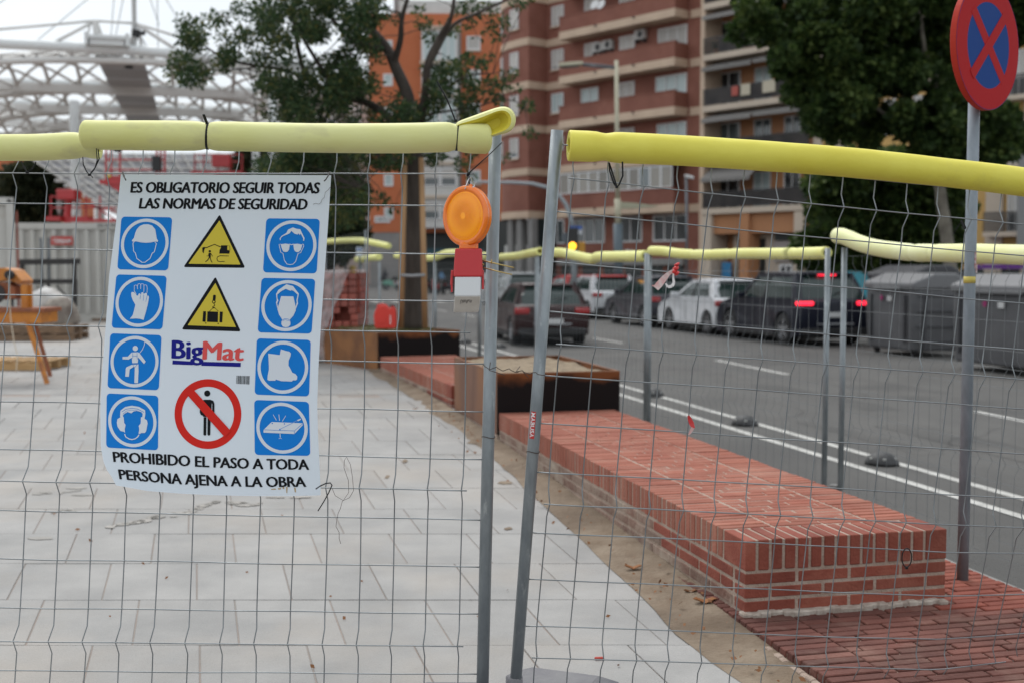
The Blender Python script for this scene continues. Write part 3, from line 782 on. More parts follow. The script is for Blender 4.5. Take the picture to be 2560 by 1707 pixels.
def split_end():
    """the torn end of the tube: a spoon of foam bent up, its hollow side towards the viewer"""
    q = MB(); z0 = 4.0
    # outline of the spoon in the plane of the fence, measured at its distance, with a rolled thick rim
    top = [(1138, 306), (1165, 297), (1195, 286), (1225, 275), (1250, 267), (1268, 267), (1282, 276), (1290, 292), (1290, 308), (1283, 324), (1268, 334), (1248, 338), (1236, 342), (1222, 345), (1205, 340), (1190, 332), (1165, 326), (1138, 322)]
    inn = [(1146, 318), (1172, 314), (1196, 309), (1212, 302), (1228, 292), (1244, 285), (1256, 283), (1264, 289), (1268, 299), (1266, 312), (1256, 322), (1243, 328), (1232, 333), (1222, 336), (1210, 331), (1192, 325), (1168, 320), (1146, 319)]
    n = len(top); s = z0 / F
    def ring(pts, dz): return [CD(x, y, z0 + dz) for x, y in pts]
    lerp = lambda a, b, t: [(p[0] + (q_[0] - p[0]) * t, p[1] + (q_[1] - p[1]) * t) for p, q_ in zip(a, b)]
    cx = sum(p[0] for p in inn) / n; cy = sum(p[1] for p in inn) / n
    deep = [((p[0] - cx) * .55 + cx + 6, (p[1] - cy) * .55 + cy) for p in inn]
    back = [((p[0] - cx) * .6 + cx, (p[1] - cy) * .6 + cy) for p in top]
    rings = [(ring(back, .055), 0), (ring(lerp(top, back, .12), .035), 0), (ring(top, .012), 0), (ring(lerp(top, inn, .18), -.006), 0), (ring(lerp(top, inn, .5), -.013), 0), (ring(lerp(top, inn, .82), -.008), 1), (ring(inn, .004), 1), (ring(lerp(inn, deep, .5), .016), 1), (ring(deep, .026), 1)]
    for (a, m0), (b, m1) in zip(rings, rings[1:]):
        q.cur = m1 if m0 == m1 or m1 == 1 else m0
        q.add(a + b, [(k, (k + 1) % n, n + (k + 1) % n, n + k) for k in range(n)])
    q.cur = 1; q.add(rings[-1][0], [tuple(range(n))]); q.cur = 0; q.add(rings[0][0], [tuple(reversed(range(n)))])
    return q
q = split_end(); me = q.mesh('split_end', [M_foamL, M_foamIn], None, True)
o = bpy.data.objects.new('split_end', me); COL.objects.link(o); o.parent = tBo
sm = o.modifiers.new('s', 'SUBSURF'); sm.levels = 1; sm.render_levels = 2
q = MB(); q.tube(cam_pts([(1195, 352, 4.04), (1215, 360, 4.03), (1222, 361, 4.02)]), [.012, .014, .008], 12); o = q.obj('torn_scrap', M_foamL, None, True); o.parent = tBo
# tube C, right
tC = foam('foam_tube', 'bright yellow foam tube crossing the upper right, its open end at the leaning post', cam_pts([(1424, 365, 3.93), (1548, 370, 3.95), (1700, 377, 4.0), (1900, 390, 4.05), (2100, 405, 4.11), (2300, 425, 4.17), (2560, 456, 4.26), (2900, 505, 4.4), (3200, 545, 4.5)]), .0505, M_foamR, (True, False), (.045,))

def tie(c, d, r, tail=None, loop=None, lab='', w_=.0022, name='cable_tie', squash=1.0, up=None):
    """nylon tie round a tube: ring centre c, tube direction d"""
    d = d.normalized(); x = (Vector((0, 0, 1)) - d * d.z).normalized(); y = d.cross(x); q = MB()
    pts = [c + x * math.cos(a) * r + y * math.sin(a) * r + d * .006 * math.sin(a + .5) for a in [k * 6.2832 / 36 for k in range(37)]]
    for a, b in zip(pts, pts[1:]):
        q.bar(a, b + (b - a) * .05, .0075, w_, up=((a + b) / 2 - c))
    if tail:
        q.bar(tail[0], tail[1], .0085, .004); q.box(tail[0], (.011, .009, .009), bev=.001)
        if len(tail) > 2: q.bar(tail[1], tail[2], .0085, .004)
    if loop: q.tube(loop, .0028, 6); q.box(loop[-1], (.009, .01, .008), bev=.001)
    return label(q.obj(name, M_tie), lab, 'cable tie', 'black cable ties on the fence')
dirL = (CD(600, 342, 4.05) - CD(400, 340, 4.05)).normalized(); dirR = (CD(1800, 383, 4.03) - CD(1548, 370, 3.95)).normalized()
tie(CD(177, 365, 4.17), dirL, .0425, lab='thin black tie round the left tube just before it meets the longer one')
tie(CD(520, 341, 4.05), dirL, .0445, tail=(CD(518, 311, 4.03), CD(509, 287, 4.0)), lab='black cable tie with a short upright tail, above the middle of the sign')
tie(CD(1143, 344, 4.02), dirL, .0445, tail=(CD(1139, 303, 3.97), CD(1118, 250, 3.97), CD(1092, 203, 3.97)), lab='black cable tie with the longest tail, at the split end of the tube')
tie(CD(1551, 370, 3.95), dirR, .0465, loop=[CD(1523, 408, 3.95), CD(1524, 428, 3.93), CD(1534, 458, 3.92), CD(1542, 470, 3.92), CD(1548, 462, 3.92), CD(1557, 440, 3.92), CD(1556, 405, 3.91)][::-1] + [CD(1542, 468, 3.91)], lab='black cable tie with a hanging loop round the open end of the right tube')
q = MB(); q.tube([CD(207, 394, 4.1), CD(208, 412, 4.08), CD(217, 431, 4.08), CD(224, 437, 4.08), CD(238, 420, 4.06), CD(248, 398, 4.05), CD(245, 374, 4.05)], .0020, 6)
q.tube([CD(224, 438, 4.08), CD(236, 425, 4.07), CD(243, 402, 4.05), CD(241, 372, 4.04)], .0016, 6); q.box(CD(224, 438, 4.07), (.010, .009, .008), bev=.001); q.tube([CD(226, 438, 4.07), CD(232, 445, 4.06)], .0018, 6)
label(q.obj('cable_tie', M_tie), 'double black tie loop hanging under the joint of the two left tubes', 'cable tie', 'black cable ties on the fence')
q = MB(); q.tube([CD(53, 404, 4.18), CD(60, 418, 4.17), CD(68, 431, 4.16), CD(80, 424, 4.16), CD(90, 406, 4.17)], .002, 6); q.box(CD(68, 432, 4.15), (.010, .009, .008), bev=.001)
label(q.obj('cable_tie', M_tie), 'short black V shaped tie below the left tube near the photo edge', 'cable tie', 'black cable ties on the fence')
q = MB(); c = CD(2267, 1393, 4.2); q.tube([c + Vector((math.sin(a) * .017, 0, math.cos(a) * .033)) for a in [k * .35 for k in range(19)]], .0022, 6); q.box(c + Vector((0, 0, -.036)), (.009, .01, .008), bev=.001)
label(q.obj('cable_tie', M_tie), 'closed black tie ring hanging on the mesh in front of the seat end wall', 'cable tie', 'black cable ties on the fence')
q = MB(); q.bar(CD(2404, 552, 4.24), CD(2413, 572, 4.22), .006, .008); q.tube([CD(2404, 553, 4.24), CD(2392, 572, 4.24), CD(2384, 585, 4.24)], .0013, 5)
label(q.obj('cable_tie', M_tie), 'small black tie end on the mesh beside the traffic sign pole', 'cable tie', 'black cable ties on the fence')

# loose wire and string at the lower right corner of the sign
q = MB(); q.tube([CD(790, 1221, 4.0), CD(800, 1214, 3.98), (CD(815, 1207, 3.97)), CD(826, 1206, 3.97), CD(830, 1212, 3.97), CD(822, 1230, 3.99), CD(810, 1252, 4.0), CD(795, 1276, 4.02)], .0022, 6)
label(q.obj('wire_hook', mat('dark_wire', (.03, .032, .034), .5, .5), smooth=True), 'stiff dark wire hook at the lower right corner of the sign', 'wire')
q = MB(); q.tube([CD(830, 1219, 4.0), CD(838, 1238, 4.0), CD(858, 1250, 4.0), CD(872, 1230, 4.0), CD(871, 1200, 4.0), CD(860, 1168, 4.0), CD(861, 1150, 4.0), CD(866, 1141, 4.0), CD(876, 1160, 4.0), CD(881, 1190, 4.0), CD(884, 1225, 4.0), CD(874, 1243, 4.0), CD(856, 1251, 4.0), CD(851, 1270, 4.0), CD(845, 1283, 4.01), CD(842, 1300, 4.01), CD(840, 1315, 4.01), CD(848, 1330, 4.01), CD(848, 1345, 4.01), CD(852, 1358, 4.01)], .0008, 5)
label(q.obj('loose_string', mat('brown_string', (.08, .06, .05), .9), smooth=True), 'loose thin brown string curling down beside the sign', 'string')

# knotted barrier tape
M_tapeR = mat('red_tape', (.55, .03, .03), .45, rnd=.1); M_tapeW = mat('faded_white_tape', (.62, .58, .56), .55, c2=(.6, .25, .24), scale=30)
root = thing('tape_knot', 'knotted remnant of red and white barrier tape tied to a wire, tails hanging left', 'barrier tape', CD(1690, 680, 3.98))
q = MB()
for px, py, r_ in ((1693, 662, .006), (1690, 672, .009), (1686, 680, .0085), (1692, 684, .007)): q.tube([CD(px - 5, py + 2, 3.97), CD(px, py, 3.96), CD(px + 4, py - 3, 3.97)], [r_ * .8, r_, r_ * .6], 9)
q.obj('knot', M_tapeR, root, smooth=True)
def ribbon(q, pts, wd, zz=3.96):
    P3 = [CD(x, y, zz + .004 * math.sin(i)) for i, (x, y) in enumerate(pts)]
    for i in range(len(P3) - 1):
        d = (P3[i + 1] - P3[i]); s = Vector((d.z, 0, -d.x)).normalized()
        w0 = wd[i] / F * zz / 2; w1 = wd[i + 1] / F * zz / 2
        a, b, c_, d_ = P3[i] - s * w0, P3[i] + s * w0, P3[i + 1] + s * w1, P3[i + 1] - s * w1
        t = Vector((0, .0006, 0)); q.add([a, b, c_, d_, a + t, b + t, c_ + t, d_ + t], [(0, 1, 2, 3), (7, 6, 5, 4), (0, 4, 5, 1), (2, 6, 7, 3), (1, 5, 6, 2), (0, 3, 7, 4)])
q = MB(); ribbon(q, [(1686, 676), (1672, 684), (1660, 697), (1648, 712), (1640, 722)], [8, 10, 15, 17, 14]); ribbon(q, [(1644, 708), (1637, 716), (1630, 714)], [7, 5, 2])
q.obj('tail', M_tapeW, root)
q = MB(); ribbon(q, [(1684, 682), (1683, 695), (1685, 708), (1680, 716), (1670, 718), (1664, 709)], [4, 5, 7, 8, 7, 3]); q.obj('tail', mat('white_tape', (.7, .67, .66), .5), root)
root = thing('tape_scrap', 'short scrap of red barrier tape caught on the mesh above the seat', 'barrier tape', CD(1726, 1060, 3.96))
q = MB(); ribbon(q, [(1721, 1038), (1724, 1046), (1729, 1058), (1734, 1070)], [5, 10, 12, 7]); q.obj('red_end', M_tapeR, root)
q = MB(); ribbon(q, [(1732, 1068), (1727, 1078), (1722, 1086)], [8, 7, 3]); q.obj('white_end', M_tapeW, root)
# ================================================================== safety sign
M_sheet = mat('white_plastic_sheet', (.70, .76, .82), .5, c2=(.67, .74, .80), scale=3, spec=.25, c3=(.68, .70, .68), scale3=2.2, lo3=.62, hi3=.85)
M_blue = mat('sign_blue', (.008, .20, .64), .6, spec=.12); M_wht = mat('sign_white', (.64, .69, .75), .4); M_yel = mat('sign_yellow', (.62, .50, .045), .5, spec=.25)
M_blk = mat('sign_black', (.008, .009, .011), .6, spec=.12); M_red = mat('sign_red', (.62, .022, .015), .6, spec=.15); M_navy = mat('logo_navy', (.012, .014, .22), .6, spec=.12); M_coral = mat('logo_red', (.68, .06, .055), .4)
M_stainY = mat('rust_drip', (.45, .33, .18), .7)
LE = [(437, 302), (550, 291), (690, 273), (818, 264), (920, 256), (1009, 251), (1060, 251), (1115, 252), (1150, 258), (1183, 268), (1205, 280), (1212, 290)]
RE = [(439, 828), (550, 821), (690, 811), (818, 802), (920, 796), (1009, 793), (1086, 795), (1165, 799), (1237, 802)]
BE = [(290, 1212), (330, 1219), (367, 1226), (455, 1233), (540, 1237), (650, 1239), (730, 1239), (802, 1237)]
def interp(T, y):
    if y <= T[0][0]: return T[0][1]
    for (a, b), (c, d) in zip(T, T[1:]):
        if y <= c: return b + (d - b) * (y - a) / (c - a)
    return T[-1][1]
def sheetZ(px, py):
    z = PL.Zat(px, py) - .055
    s = (px - 250) / 560; t = (py - 437) / 800
    z -= .055 * max(0, 1 - s * 1.5) ** 2 * max(0, t - .45) ** 1.5 * 3.0     # lower left corner curls towards the viewer
    z += .008 * math.sin(s * 3.1) * math.sin(t * 3.1)
    z += .003 * math.sin(t * 9 + s * 4)
    return z
def S(px, py, layer=0): return CD(px, py, sheetZ(px, py) - layer * .0008)
sg = thing('safety_sign', 'large white safety notice with blue, yellow and red pictograms hung on the left panel', 'sign', CD(560, 1237, 4.05))
q = MB(); nx, ny = 26, 40; vs = []
for k in range(ny + 1):
    for i in range(nx + 1):
        s = i / nx; t = k / ny
        # Coons-like blend of the outline
        yb_l, yb_r = 1212, 1237; yt = 437 + 2 * s
        xb = 290 + (802 - 290) * s; yb = interp(BE, xb)
        y = yt + (yb - yt) * t
        xl = interp(LE, min(y, 1212)); xr = interp(RE, y); x = xl + (xr - xl) * s
        if t > .93: x = x + (xb - x) * ((t - .93) / .07) ** 2
        vs.append((x, y))
front = [S(*p) for p in vs]; m = nx + 1; N = len(vs)
back = [CD(p[0], p[1], sheetZ(*p) + .0022) for p in vs]
fs = [(k * m + i, (k + 1) * m + i, (k + 1) * m + i + 1, k * m + i + 1) for k in range(ny) for i in range(nx)]
q.add(front + back, fs + [tuple(N + a for a in reversed(f)) for f in fs])
bd = [i for i in range(m)] + [k * m + nx for k in range(1, ny + 1)] + [ny * m + i for i in range(nx - 1, -1, -1)] + [k * m for k in range(ny - 1, 0, -1)]
for a, b in zip(bd, bd[1:] + bd[:1]): q.f.append((a, b, N + b, N + a)); q.mi.append(0)
q.obj('sheet', M_sheet, sg, smooth=False)

def art(name, polys, m_, layer, parent=sg, lab=None, lstep=0.0):
    """polys: lists of sheet positions; or (vs, fs) pairs. Finely divided so that it follows the sheet"""
    bm = bmesh.new()
    for k_, P_ in enumerate(polys):
        if isinstance(P_, tuple): vs, fs = P_
        else: vs, fs = P_, [tuple(range(len(P_)))]
        bv = [bm.verts.new((x, -y, k_ * lstep)) for x, y in vs]
        for f in fs:
            if len(set(f)) >= 3:
                try: bm.faces.new([bv[i] for i in f])
                except ValueError: pass
    bmesh.ops.triangulate(bm, faces=bm.faces[:])
    for _ in range(3):
        e = [x for x in bm.edges if x.calc_length() > 26]
        if not e: break
        bmesh.ops.subdivide_edges(bm, edges=e, cuts=1); bmesh.ops.triangulate(bm, faces=[f for f in bm.faces if len(f.verts) > 3])
    bmesh.ops.recalc_face_normals(bm, faces=bm.faces[:])
    bm.verts.index_update()
    q = MB(); q.add([S(v.co.x, -v.co.y, layer + v.co.z) for v in bm.verts], [tuple(v.index for v in f.verts) for f in bm.faces]); bm.free()
    return q.obj(name, m_, parent, lab=lab)
def quadmap(c, pts):
    """bilinear map of unit coordinates (x right, y down) into the four corners TL TR BR BL"""
    out = []
    for x, y in pts:
        out.append((c[0][0] * (1 - x) * (1 - y) + c[1][0] * x * (1 - y) + c[2][0] * x * y + c[3][0] * (1 - x) * y,
                    c[0][1] * (1 - x) * (1 - y) + c[1][1] * x * (1 - y) + c[2][1] * x * y + c[3][1] * (1 - x) * y))
    return out
def rrect(r=.07, n=5):
    o = []
    for cx, cy, a0 in ((r, r, 180), (1 - r, r, 270), (1 - r, 1 - r, 0), (r, 1 - r, 90)):
        for k in range(n + 1):
            a = R(a0 + 90 * k / n); o.append((cx + r * math.cos(a), cy + r * math.sin(a)))
    return o
def ringpoly(cx, cy, r1, r2, n=48, sx=1, sy=1):
    vs = [(cx + math.cos(6.28318 * k / n) * r1 * sx, cy + math.sin(6.28318 * k / n) * r1 * sy) for k in range(n)] + [(cx + math.cos(6.28318 * k / n) * r2 * sx, cy + math.sin(6.28318 * k / n) * r2 * sy) for k in range(n)]
    return vs, [(k, (k + 1) % n, n + (k + 1) % n, n + k) for k in range(n)]
def circ(cx, cy, r, n=20, sy=1): return [(cx + math.cos(6.28318 * k / n) * r, cy + math.sin(6.28318 * k / n) * r * sy) for k in range(n)]
def line(pts, wd, closed=False):
    """polyline as a strip"""
    vs = []; P_ = [Vector(p) for p in pts]; n = len(P_)
    for i, p in enumerate(P_):
        a = P_[(i - 1) % n] if (i > 0 or closed) else p; b = P_[(i + 1) % n] if (i < n - 1 or closed) else p
        d = (b - a); d = d.normalized() if d.length else Vector((1, 0)); s = Vector((-d.y, d.x)) * wd / 2
        vs += [tuple(p - s), tuple(p + s)]
    fs = [(2 * i, 2 * i + 1, 2 * i + 3, 2 * i + 2) for i in range(n - 1)]
    if closed: fs.append((2 * n - 2, 2 * n - 1, 1, 0))
    return vs, fs
# crops used for measuring: a = (240,430), b = (540,430), c = (240,820), d = (540,840), all at 3.92 px per px
K = 3.92
def cr_(o): return lambda pts: [(o[0] + x / K, o[1] + y / K) for x, y in pts]
ca, cb, cc_, cdd = cr_((240, 430)), cr_((540, 430)), cr_((240, 820)), cr_((540, 840))
boards = [  # outer corners of the blue squares
    ('helmet', ca([(250, 440), (748, 447), (706, 968), (208, 956)])),
    ('gloves', ca([(200, 1006), (694, 1020), (650, 1544), (152, 1528)])),
    ('harness', cc_([(140, 52), (643, 70), (615, 606), (112, 584)])),
    ('ear_muffs', cc_([(105, 636), (611, 660), (608, 1194), (100, 1166)])),
    ('goggles', cb([(493, 457), (1018, 463), (986, 997), (460, 986)])),
    ('mask', cb([(447, 1040), (973, 1050), (936, 1585), (408, 1572)])),
    ('boots', cdd([(400, 22), (929, 38), (912, 588), (378, 570)])),
    ('nail_board', cdd([(375, 622), (910, 641), (924, 1170), (380, 1160)]))]
signs = {}
for nm, c in boards:
    o = art('blue_board', [quadmap(c, rrect())], M_blue, 1, lab='blue square with the ' + nm.replace('_', ' ') + ' symbol'); signs[nm] = o
    vs, fs = ringpoly(.5, .5, .468, .408)
    art('white_ring', [(quadmap(c, vs), fs)], M_wht, 2, o)
def sym(nm, polys): art('white_symbol', polys, M_wht, 2.4, signs[nm])
# helmet
sym('helmet', [ca([(352, 672), (372, 650), (385, 600), (400, 565), (430, 532), (465, 517), (510, 515), (550, 528), (580, 565), (590, 620), (596, 658), (609, 676), (604, 688), (575, 685), (540, 693), (490, 697), (440, 693), (390, 682), (372, 688), (354, 683)]),
    line(ca([(372, 690), (362, 700), (369, 780), (386, 797), (400, 850), (450, 888), (480, 888), (530, 850), (550, 800), (572, 785), (592, 705), (578, 692)]), 1.9)])
# gloves
sym('gloves', [ca([(344, 1190), (352, 1178), (372, 1180), (400, 1212), (412, 1215), (418, 1195), (432, 1193), (438, 1210), (446, 1183), (462, 1181), (469, 1200), (482, 1187), (499, 1190), (500, 1215), (515, 1215), (519, 1230), (510, 1290), (490, 1370), (466, 1452), (430, 1440), (390, 1437), (332, 1440), (360, 1405), (372, 1360), (386, 1303), (362, 1262), (348, 1225)]),
    line(ca([(395, 1200), (374, 1165), (376, 1115), (390, 1110), (404, 1118), (408, 1150)]), 1.3), line(ca([(404, 1130), (412, 1100), (426, 1096), (438, 1104), (438, 1150)]), 1.3),
    line(ca([(438, 1112), (444, 1098), (458, 1098), (470, 1106), (470, 1150), (468, 1178)]), 1.3), line(ca([(470, 1115), (482, 1108), (496, 1112), (502, 1140), (500, 1188)]), 1.3)])
art('finger_gap', [line(ca([(437, 1212), (431, 1250)]), .9), line(ca([(469, 1205), (462, 1265)]), .9), line(ca([(500, 1218), (488, 1275)]), .9)], M_blue, 3, signs['gloves'])
# harness figure
sym('harness', [circ(*cc_([(385, 198)])[0], 6.6), cc_([(350, 238), (412, 235), (428, 246), (487, 325), (470, 349), (414, 285), (410, 340), (356, 342), (350, 288), (320, 306), (260, 304), (260, 280), (312, 278), (342, 245)]),
    cc_([(355, 356), (415, 352), (417, 420), (411, 537), (376, 535), (380, 385), (370, 376), (330, 402), (322, 474), (287, 472), (292, 392), (300, 380)]),
    line(cc_([(428, 244), (455, 210), (472, 170), (480, 128)]), 1.4)])
art('strap_line', [line(cc_([(360, 240), (360, 285), (350, 300)]), .8), line(cc_([(402, 240), (402, 290), (412, 305)]), .8), line(cc_([(356, 272), (405, 272)]), .8), line(cc_([(352, 345), (412, 343)]), 1.2), line(cc_([(358, 352), (378, 385), (405, 352)]), .9), line(cc_([(366, 352), (400, 352)]), 1.0)], M_blue, 3, signs['harness'])
# ear muffs
sym('ear_muffs', [cc_([(236, 858), (240, 805), (285, 770), (350, 757), (420, 768), (480, 800), (484, 835), (476, 885), (500, 900), (506, 930), (492, 1005), (478, 1024), (440, 1024), (432, 1034), (417, 1030), (424, 985), (418, 955), (438, 930), (440, 870), (455, 868), (458, 835), (440, 822), (400, 808), (370, 812), (345, 832), (310, 818), (275, 838), (262, 855), (272, 875), (276, 925), (290, 945), (282, 985), (284, 1022), (270, 1010), (240, 1005), (212, 965), (204, 925), (210, 888), (240, 870)]),
    line(cc_([(280, 1034), (292, 1062), (325, 1083), (355, 1088), (385, 1080), (410, 1060), (422, 1040)]), 2.6)])
art('band_line', [line(cc_([(252, 818), (290, 792), (350, 782), (410, 790), (470, 822)]), 1.2), line(cc_([(262, 840), (300, 808), (350, 800), (405, 806), (450, 825)]), .8)], M_blue, 3, signs['ear_muffs'])
# goggles
sym('goggles', [cb([(625, 672), (624, 655), (640, 632), (690, 600), (706, 568), (754, 546), (790, 560), (826, 564), (838, 592), (868, 652), (862, 680), (853, 676), (855, 655), (836, 618), (824, 606), (824, 622), (806, 605), (800, 616), (770, 608), (738, 580), (722, 604), (700, 614), (660, 630), (635, 650), (633, 670)]),
    cb([(632, 712), (680, 705), (718, 710), (724, 718), (715, 765), (700, 784), (680, 788), (660, 782), (648, 762)]), cb([(758, 716), (764, 709), (800, 706), (846, 715), (832, 765), (812, 786), (792, 789), (774, 780), (764, 760)]),
    line(cb([(720, 710), (740, 716), (762, 710)]), 2), line(cb([(632, 708), (618, 716), (636, 792), (656, 800), (670, 868), (695, 905), (725, 911), (755, 906), (780, 880), (805, 800), (828, 796), (860, 730), (858, 712), (845, 710)]), 1.6)])
# mask
sym('mask', [cb([(588, 1200), (610, 1160), (650, 1132), (690, 1103), (755, 1120), (775, 1148), (812, 1195), (800, 1265), (804, 1290), (782, 1345), (776, 1335), (792, 1280), (788, 1262), (800, 1205), (760, 1168), (740, 1160), (732, 1166), (712, 1160), (684, 1148), (640, 1170), (600, 1205), (602, 1240), (612, 1262), (600, 1290), (608, 1330), (600, 1336), (588, 1282), (596, 1262)]),
    cb([(638, 1219), (758, 1222), (776, 1300), (782, 1358), (758, 1410), (724, 1448), (730, 1480), (728, 1500), (710, 1518), (682, 1524), (655, 1516), (640, 1492), (642, 1466), (650, 1448), (618, 1400), (602, 1345), (616, 1300)])])
art('filter_line', [line(cb([(652, 1452), (672, 1441), (705, 1442), (722, 1454)]), 1.1), line(cb([(646, 1462), (680, 1450), (726, 1464)]), .7)], M_blue, 3, signs['mask'])
# boots
sym('boots', [cdd([(512, 170), (625, 184), (636, 128), (680, 142), (720, 152), (734, 168), (730, 195), (712, 240), (710, 285), (730, 320), (748, 355), (780, 370), (796, 392), (795, 420), (782, 430), (756, 430), (742, 442), (700, 440), (640, 438), (600, 426), (588, 422), (580, 434), (520, 434), (504, 425), (506, 385), (518, 330), (518, 290)])])
# board with nail
sym('nail_board', [cdd([(545, 838), (848, 850), (849, 870), (768, 955), (466, 942), (466, 915)]), line(cdd([(560, 766), (592, 822)]), 1.3), line(cdd([(616, 764), (623, 826)]), 1.5), line(cdd([(684, 776), (650, 832)]), 1.3), line(cdd([(628, 910), (805, 820), (828, 812)]), 1.4), line(cdd([(800, 824), (832, 810)]), 3.4), line(cdd([(627, 945), (630, 990)]), 1.8), line(cdd([(615, 1002), (630, 995), (646, 1002)]), 1.0)])
art('board_line', [line(cdd([(470, 914), (768, 925), (846, 856)]), 1.0), line(cdd([(768, 925), (768, 952)]), .9), line(cdd([(628, 908), (795, 826)]), .9), circ(*cdd([(551, 852)])[0], 1.6), circ(*cdd([(671, 856)])[0], 1.6), circ(*cdd([(626, 911)])[0], 1.8)], M_blue, 3, signs['nail_board'])
# warning triangles
def rtri(p, r=3.5):
    out = []; P_ = [Vector(a) for a in p]
    for i in range(3):
        a = P_[i]; b = (P_[i - 1] - a).normalized(); c = (P_[(i + 1) % 3] - a).normalized()
        for t in (0, .5, 1): 
            d = (b * (1 - t) + c * t); out.append(tuple(a + (b * (1 - t) + c * t) * r * 1.3 if t in (0, 1) else a + d * r * .8))
    return out
t1 = [(546, 536), (612, 668), (466, 668)]; t2 = [(537, 692), (602, 827), (456, 823)]
TR = []
for nm, o3, i3 in (('excavator', cb([(36, 418), (286, 942), (-320, 935)]), cb([(34, 478), (240, 910), (-270, 902)])), ('hanging load', [(538.5, 692), (602, 829), (454, 824)], [(538.5, 708), (590, 818), (469, 813.5)])):
    o = art('black_triangle', [rtri(o3)], M_blk, 1, lab='yellow and black warning triangle with the ' + nm + ' symbol'); TR.append(o)
    art('yellow_field', [rtri(i3, 1)], M_yel, 2, o)
# excavator: boom, bucket, cab, track, walking man
art('black_symbol', [line(cb([(-110, 742), (-95, 745), (-15, 712), (45, 738)]), 2), (cb([(-135, 745), (-118, 738), (-100, 740), (-108, 752), (-118, 775), (-122, 803), (-133, 785)]), [(0, 1, 2, 3, 4, 5, 6)]),
    cb([(48, 722), (112, 722), (108, 770), (136, 775), (130, 803), (32, 802), (35, 770), (48, 745)]), line(cb([(108, 725), (134, 728), (137, 770), (108, 770)]), 1, True),
    line(cb([(125, 826), (35, 824), (14, 835), (8, 855), (18, 876), (40, 883), (85, 878)]), 1.6),
    circ(*ca([(1115, 780)])[0], 3.0), ca([(1105, 795), (1125, 797), (1124, 842), (1104, 842)]), line(ca([(1106, 800), (1100, 825), (1084, 826)]), 1.3), line(ca([(1124, 800), (1143, 830)]), 1.3), line(ca([(1112, 840), (1095, 865), (1072, 884)]), 2), line(ca([(1118, 840), (1124, 865), (1138, 890)]), 2)], M_blk, 3, TR[0])
# hook and hanging load
c2 = cr_((240, 430))
art('black_symbol', [line([(536, 742), (535, 752)], 7), circ(536, 741, 3.6), circ(534.5, 755, 4.4), line([(534, 758), (537, 764), (531, 768), (532, 771), (537, 770)], 1.6), line([(535, 768), (523, 779)], 1), line([(535, 768), (546, 779)], 1),
    [(518.5, 779), (545, 780), (544.5, 806), (517.5, 805)], [(508, 778.5), (515, 779), (514, 805), (506, 804.5)], [(549.5, 779.5), (557, 780), (555.5, 806.5), (548.5, 806)], circ(514.5, 808, 1.5), circ(545.5, 809, 1.5)], M_blk, 3, TR[1])
art('yellow_dot', [circ(534.5, 755, 2.3)], M_yel, 4, TR[1])
# prohibition ring
pr = art('red_ring', [ringpoly(519.8, 1034, 83.5, 65.2, 64, 1, 1.045)], M_red, 1, lab='red prohibition ring with a diagonal bar')
mk_ = lambda pts: [(240 + x / K, 820 + y / K) for x, y in pts]
art('person_symbol', [circ(518, 982.5, 7.6), [(511, 998), (526, 998), (533, 1001), (536, 1008), (536, 1034), (533, 1037), (529, 1037), (527, 1041), (509, 1041), (507, 1038), (502, 1036), (499.5, 1030), (501, 1006), (504, 1000)],
    [(509, 1042), (516, 1042), (515.5, 1086), (512, 1088), (508.5, 1085)], [(519, 1042), (526.5, 1042), (525.5, 1086), (521, 1088), (518.5, 1085)]], M_blk, 2, pr)
art('arm_gap', [line([(507.5, 1008), (507, 1030)], 1.0), line([(530, 1008), (529.5, 1034)], 1.0)], M_wht, 3, pr)
ang = [(474, 982), (486, 971), (572, 1079), (561, 1091)]
art('diagonal_bar', [[(466, 984), (481, 970), (577, 1076), (562, 1092)]], M_red, 4, pr)
# lettering
BOLD = ((0, 0), (-1, 0), (1, 0), (-.5, .35), (.5, -.35))
def sign_text(body, TL, TRt, BR, BL, m_, parent=sg, **k):
    bold = k.pop('bold', .8)
    vs, fs = text2d(body, **k); x0 = min(v[0] for v in vs); x1 = max(v[0] for v in vs); y0 = min(v[1] for v in vs); y1 = max(v[1] for v in vs)
    pts = quadmap((TL, TRt, BR, BL), [((x - x0) / (x1 - x0), 1 - (y - y0) / (y1 - y0)) for x, y in vs])
    return art('lettering', [([(x + dx * bold, y + dy * bold) for x, y in pts], fs) for dx, dy in BOLD], m_, 1.5, parent, lstep=.1)
sign_text('ES OBLIGATORIO SEGUIR TODAS', (328, 456), (799, 457), (797, 484.5), (327, 482.5), M_blk, shear=.07, bold=1.45, spacing=.96)
sign_text('LAS NORMAS DE SEGURIDAD', (350, 496), (768.5, 498), (767, 525), (348, 522), M_blk, shear=.07, bold=1.45, spacing=.96)
# lower lines follow the curl of the sheet
def sign_text_c(body, top, bot, m_, **k):
    """top, bot: (x, y) tables along the line"""
    vs, fs = text2d(body, **k); x0 = min(v[0] for v in vs); x1 = max(v[0] for v in vs); y0 = 0; y1 = max(v[1] for v in vs)
    pts = []
    for x, y in vs:
        s = (x - x0) / (x1 - x0); t = (y - y0) / (y1 - y0)
        pa = interp2(top, s); pb = interp2(bot, s); pts.append((pb[0] + (pa[0] - pb[0]) * t, pb[1] + (pa[1] - pb[1]) * t))
    return art('lettering', [([(x + dx * 1.35, y + dy * 1.2) for x, y in pts], fs) for dx, dy in BOLD], m_, 1.5, lstep=.1)
def interp2(T, s):
    f = s * (len(T) - 1); i = min(int(f), len(T) - 2); k = f - i
    return (T[i][0] + (T[i + 1][0] - T[i][0]) * k, T[i][1] + (T[i + 1][1] - T[i][1]) * k)
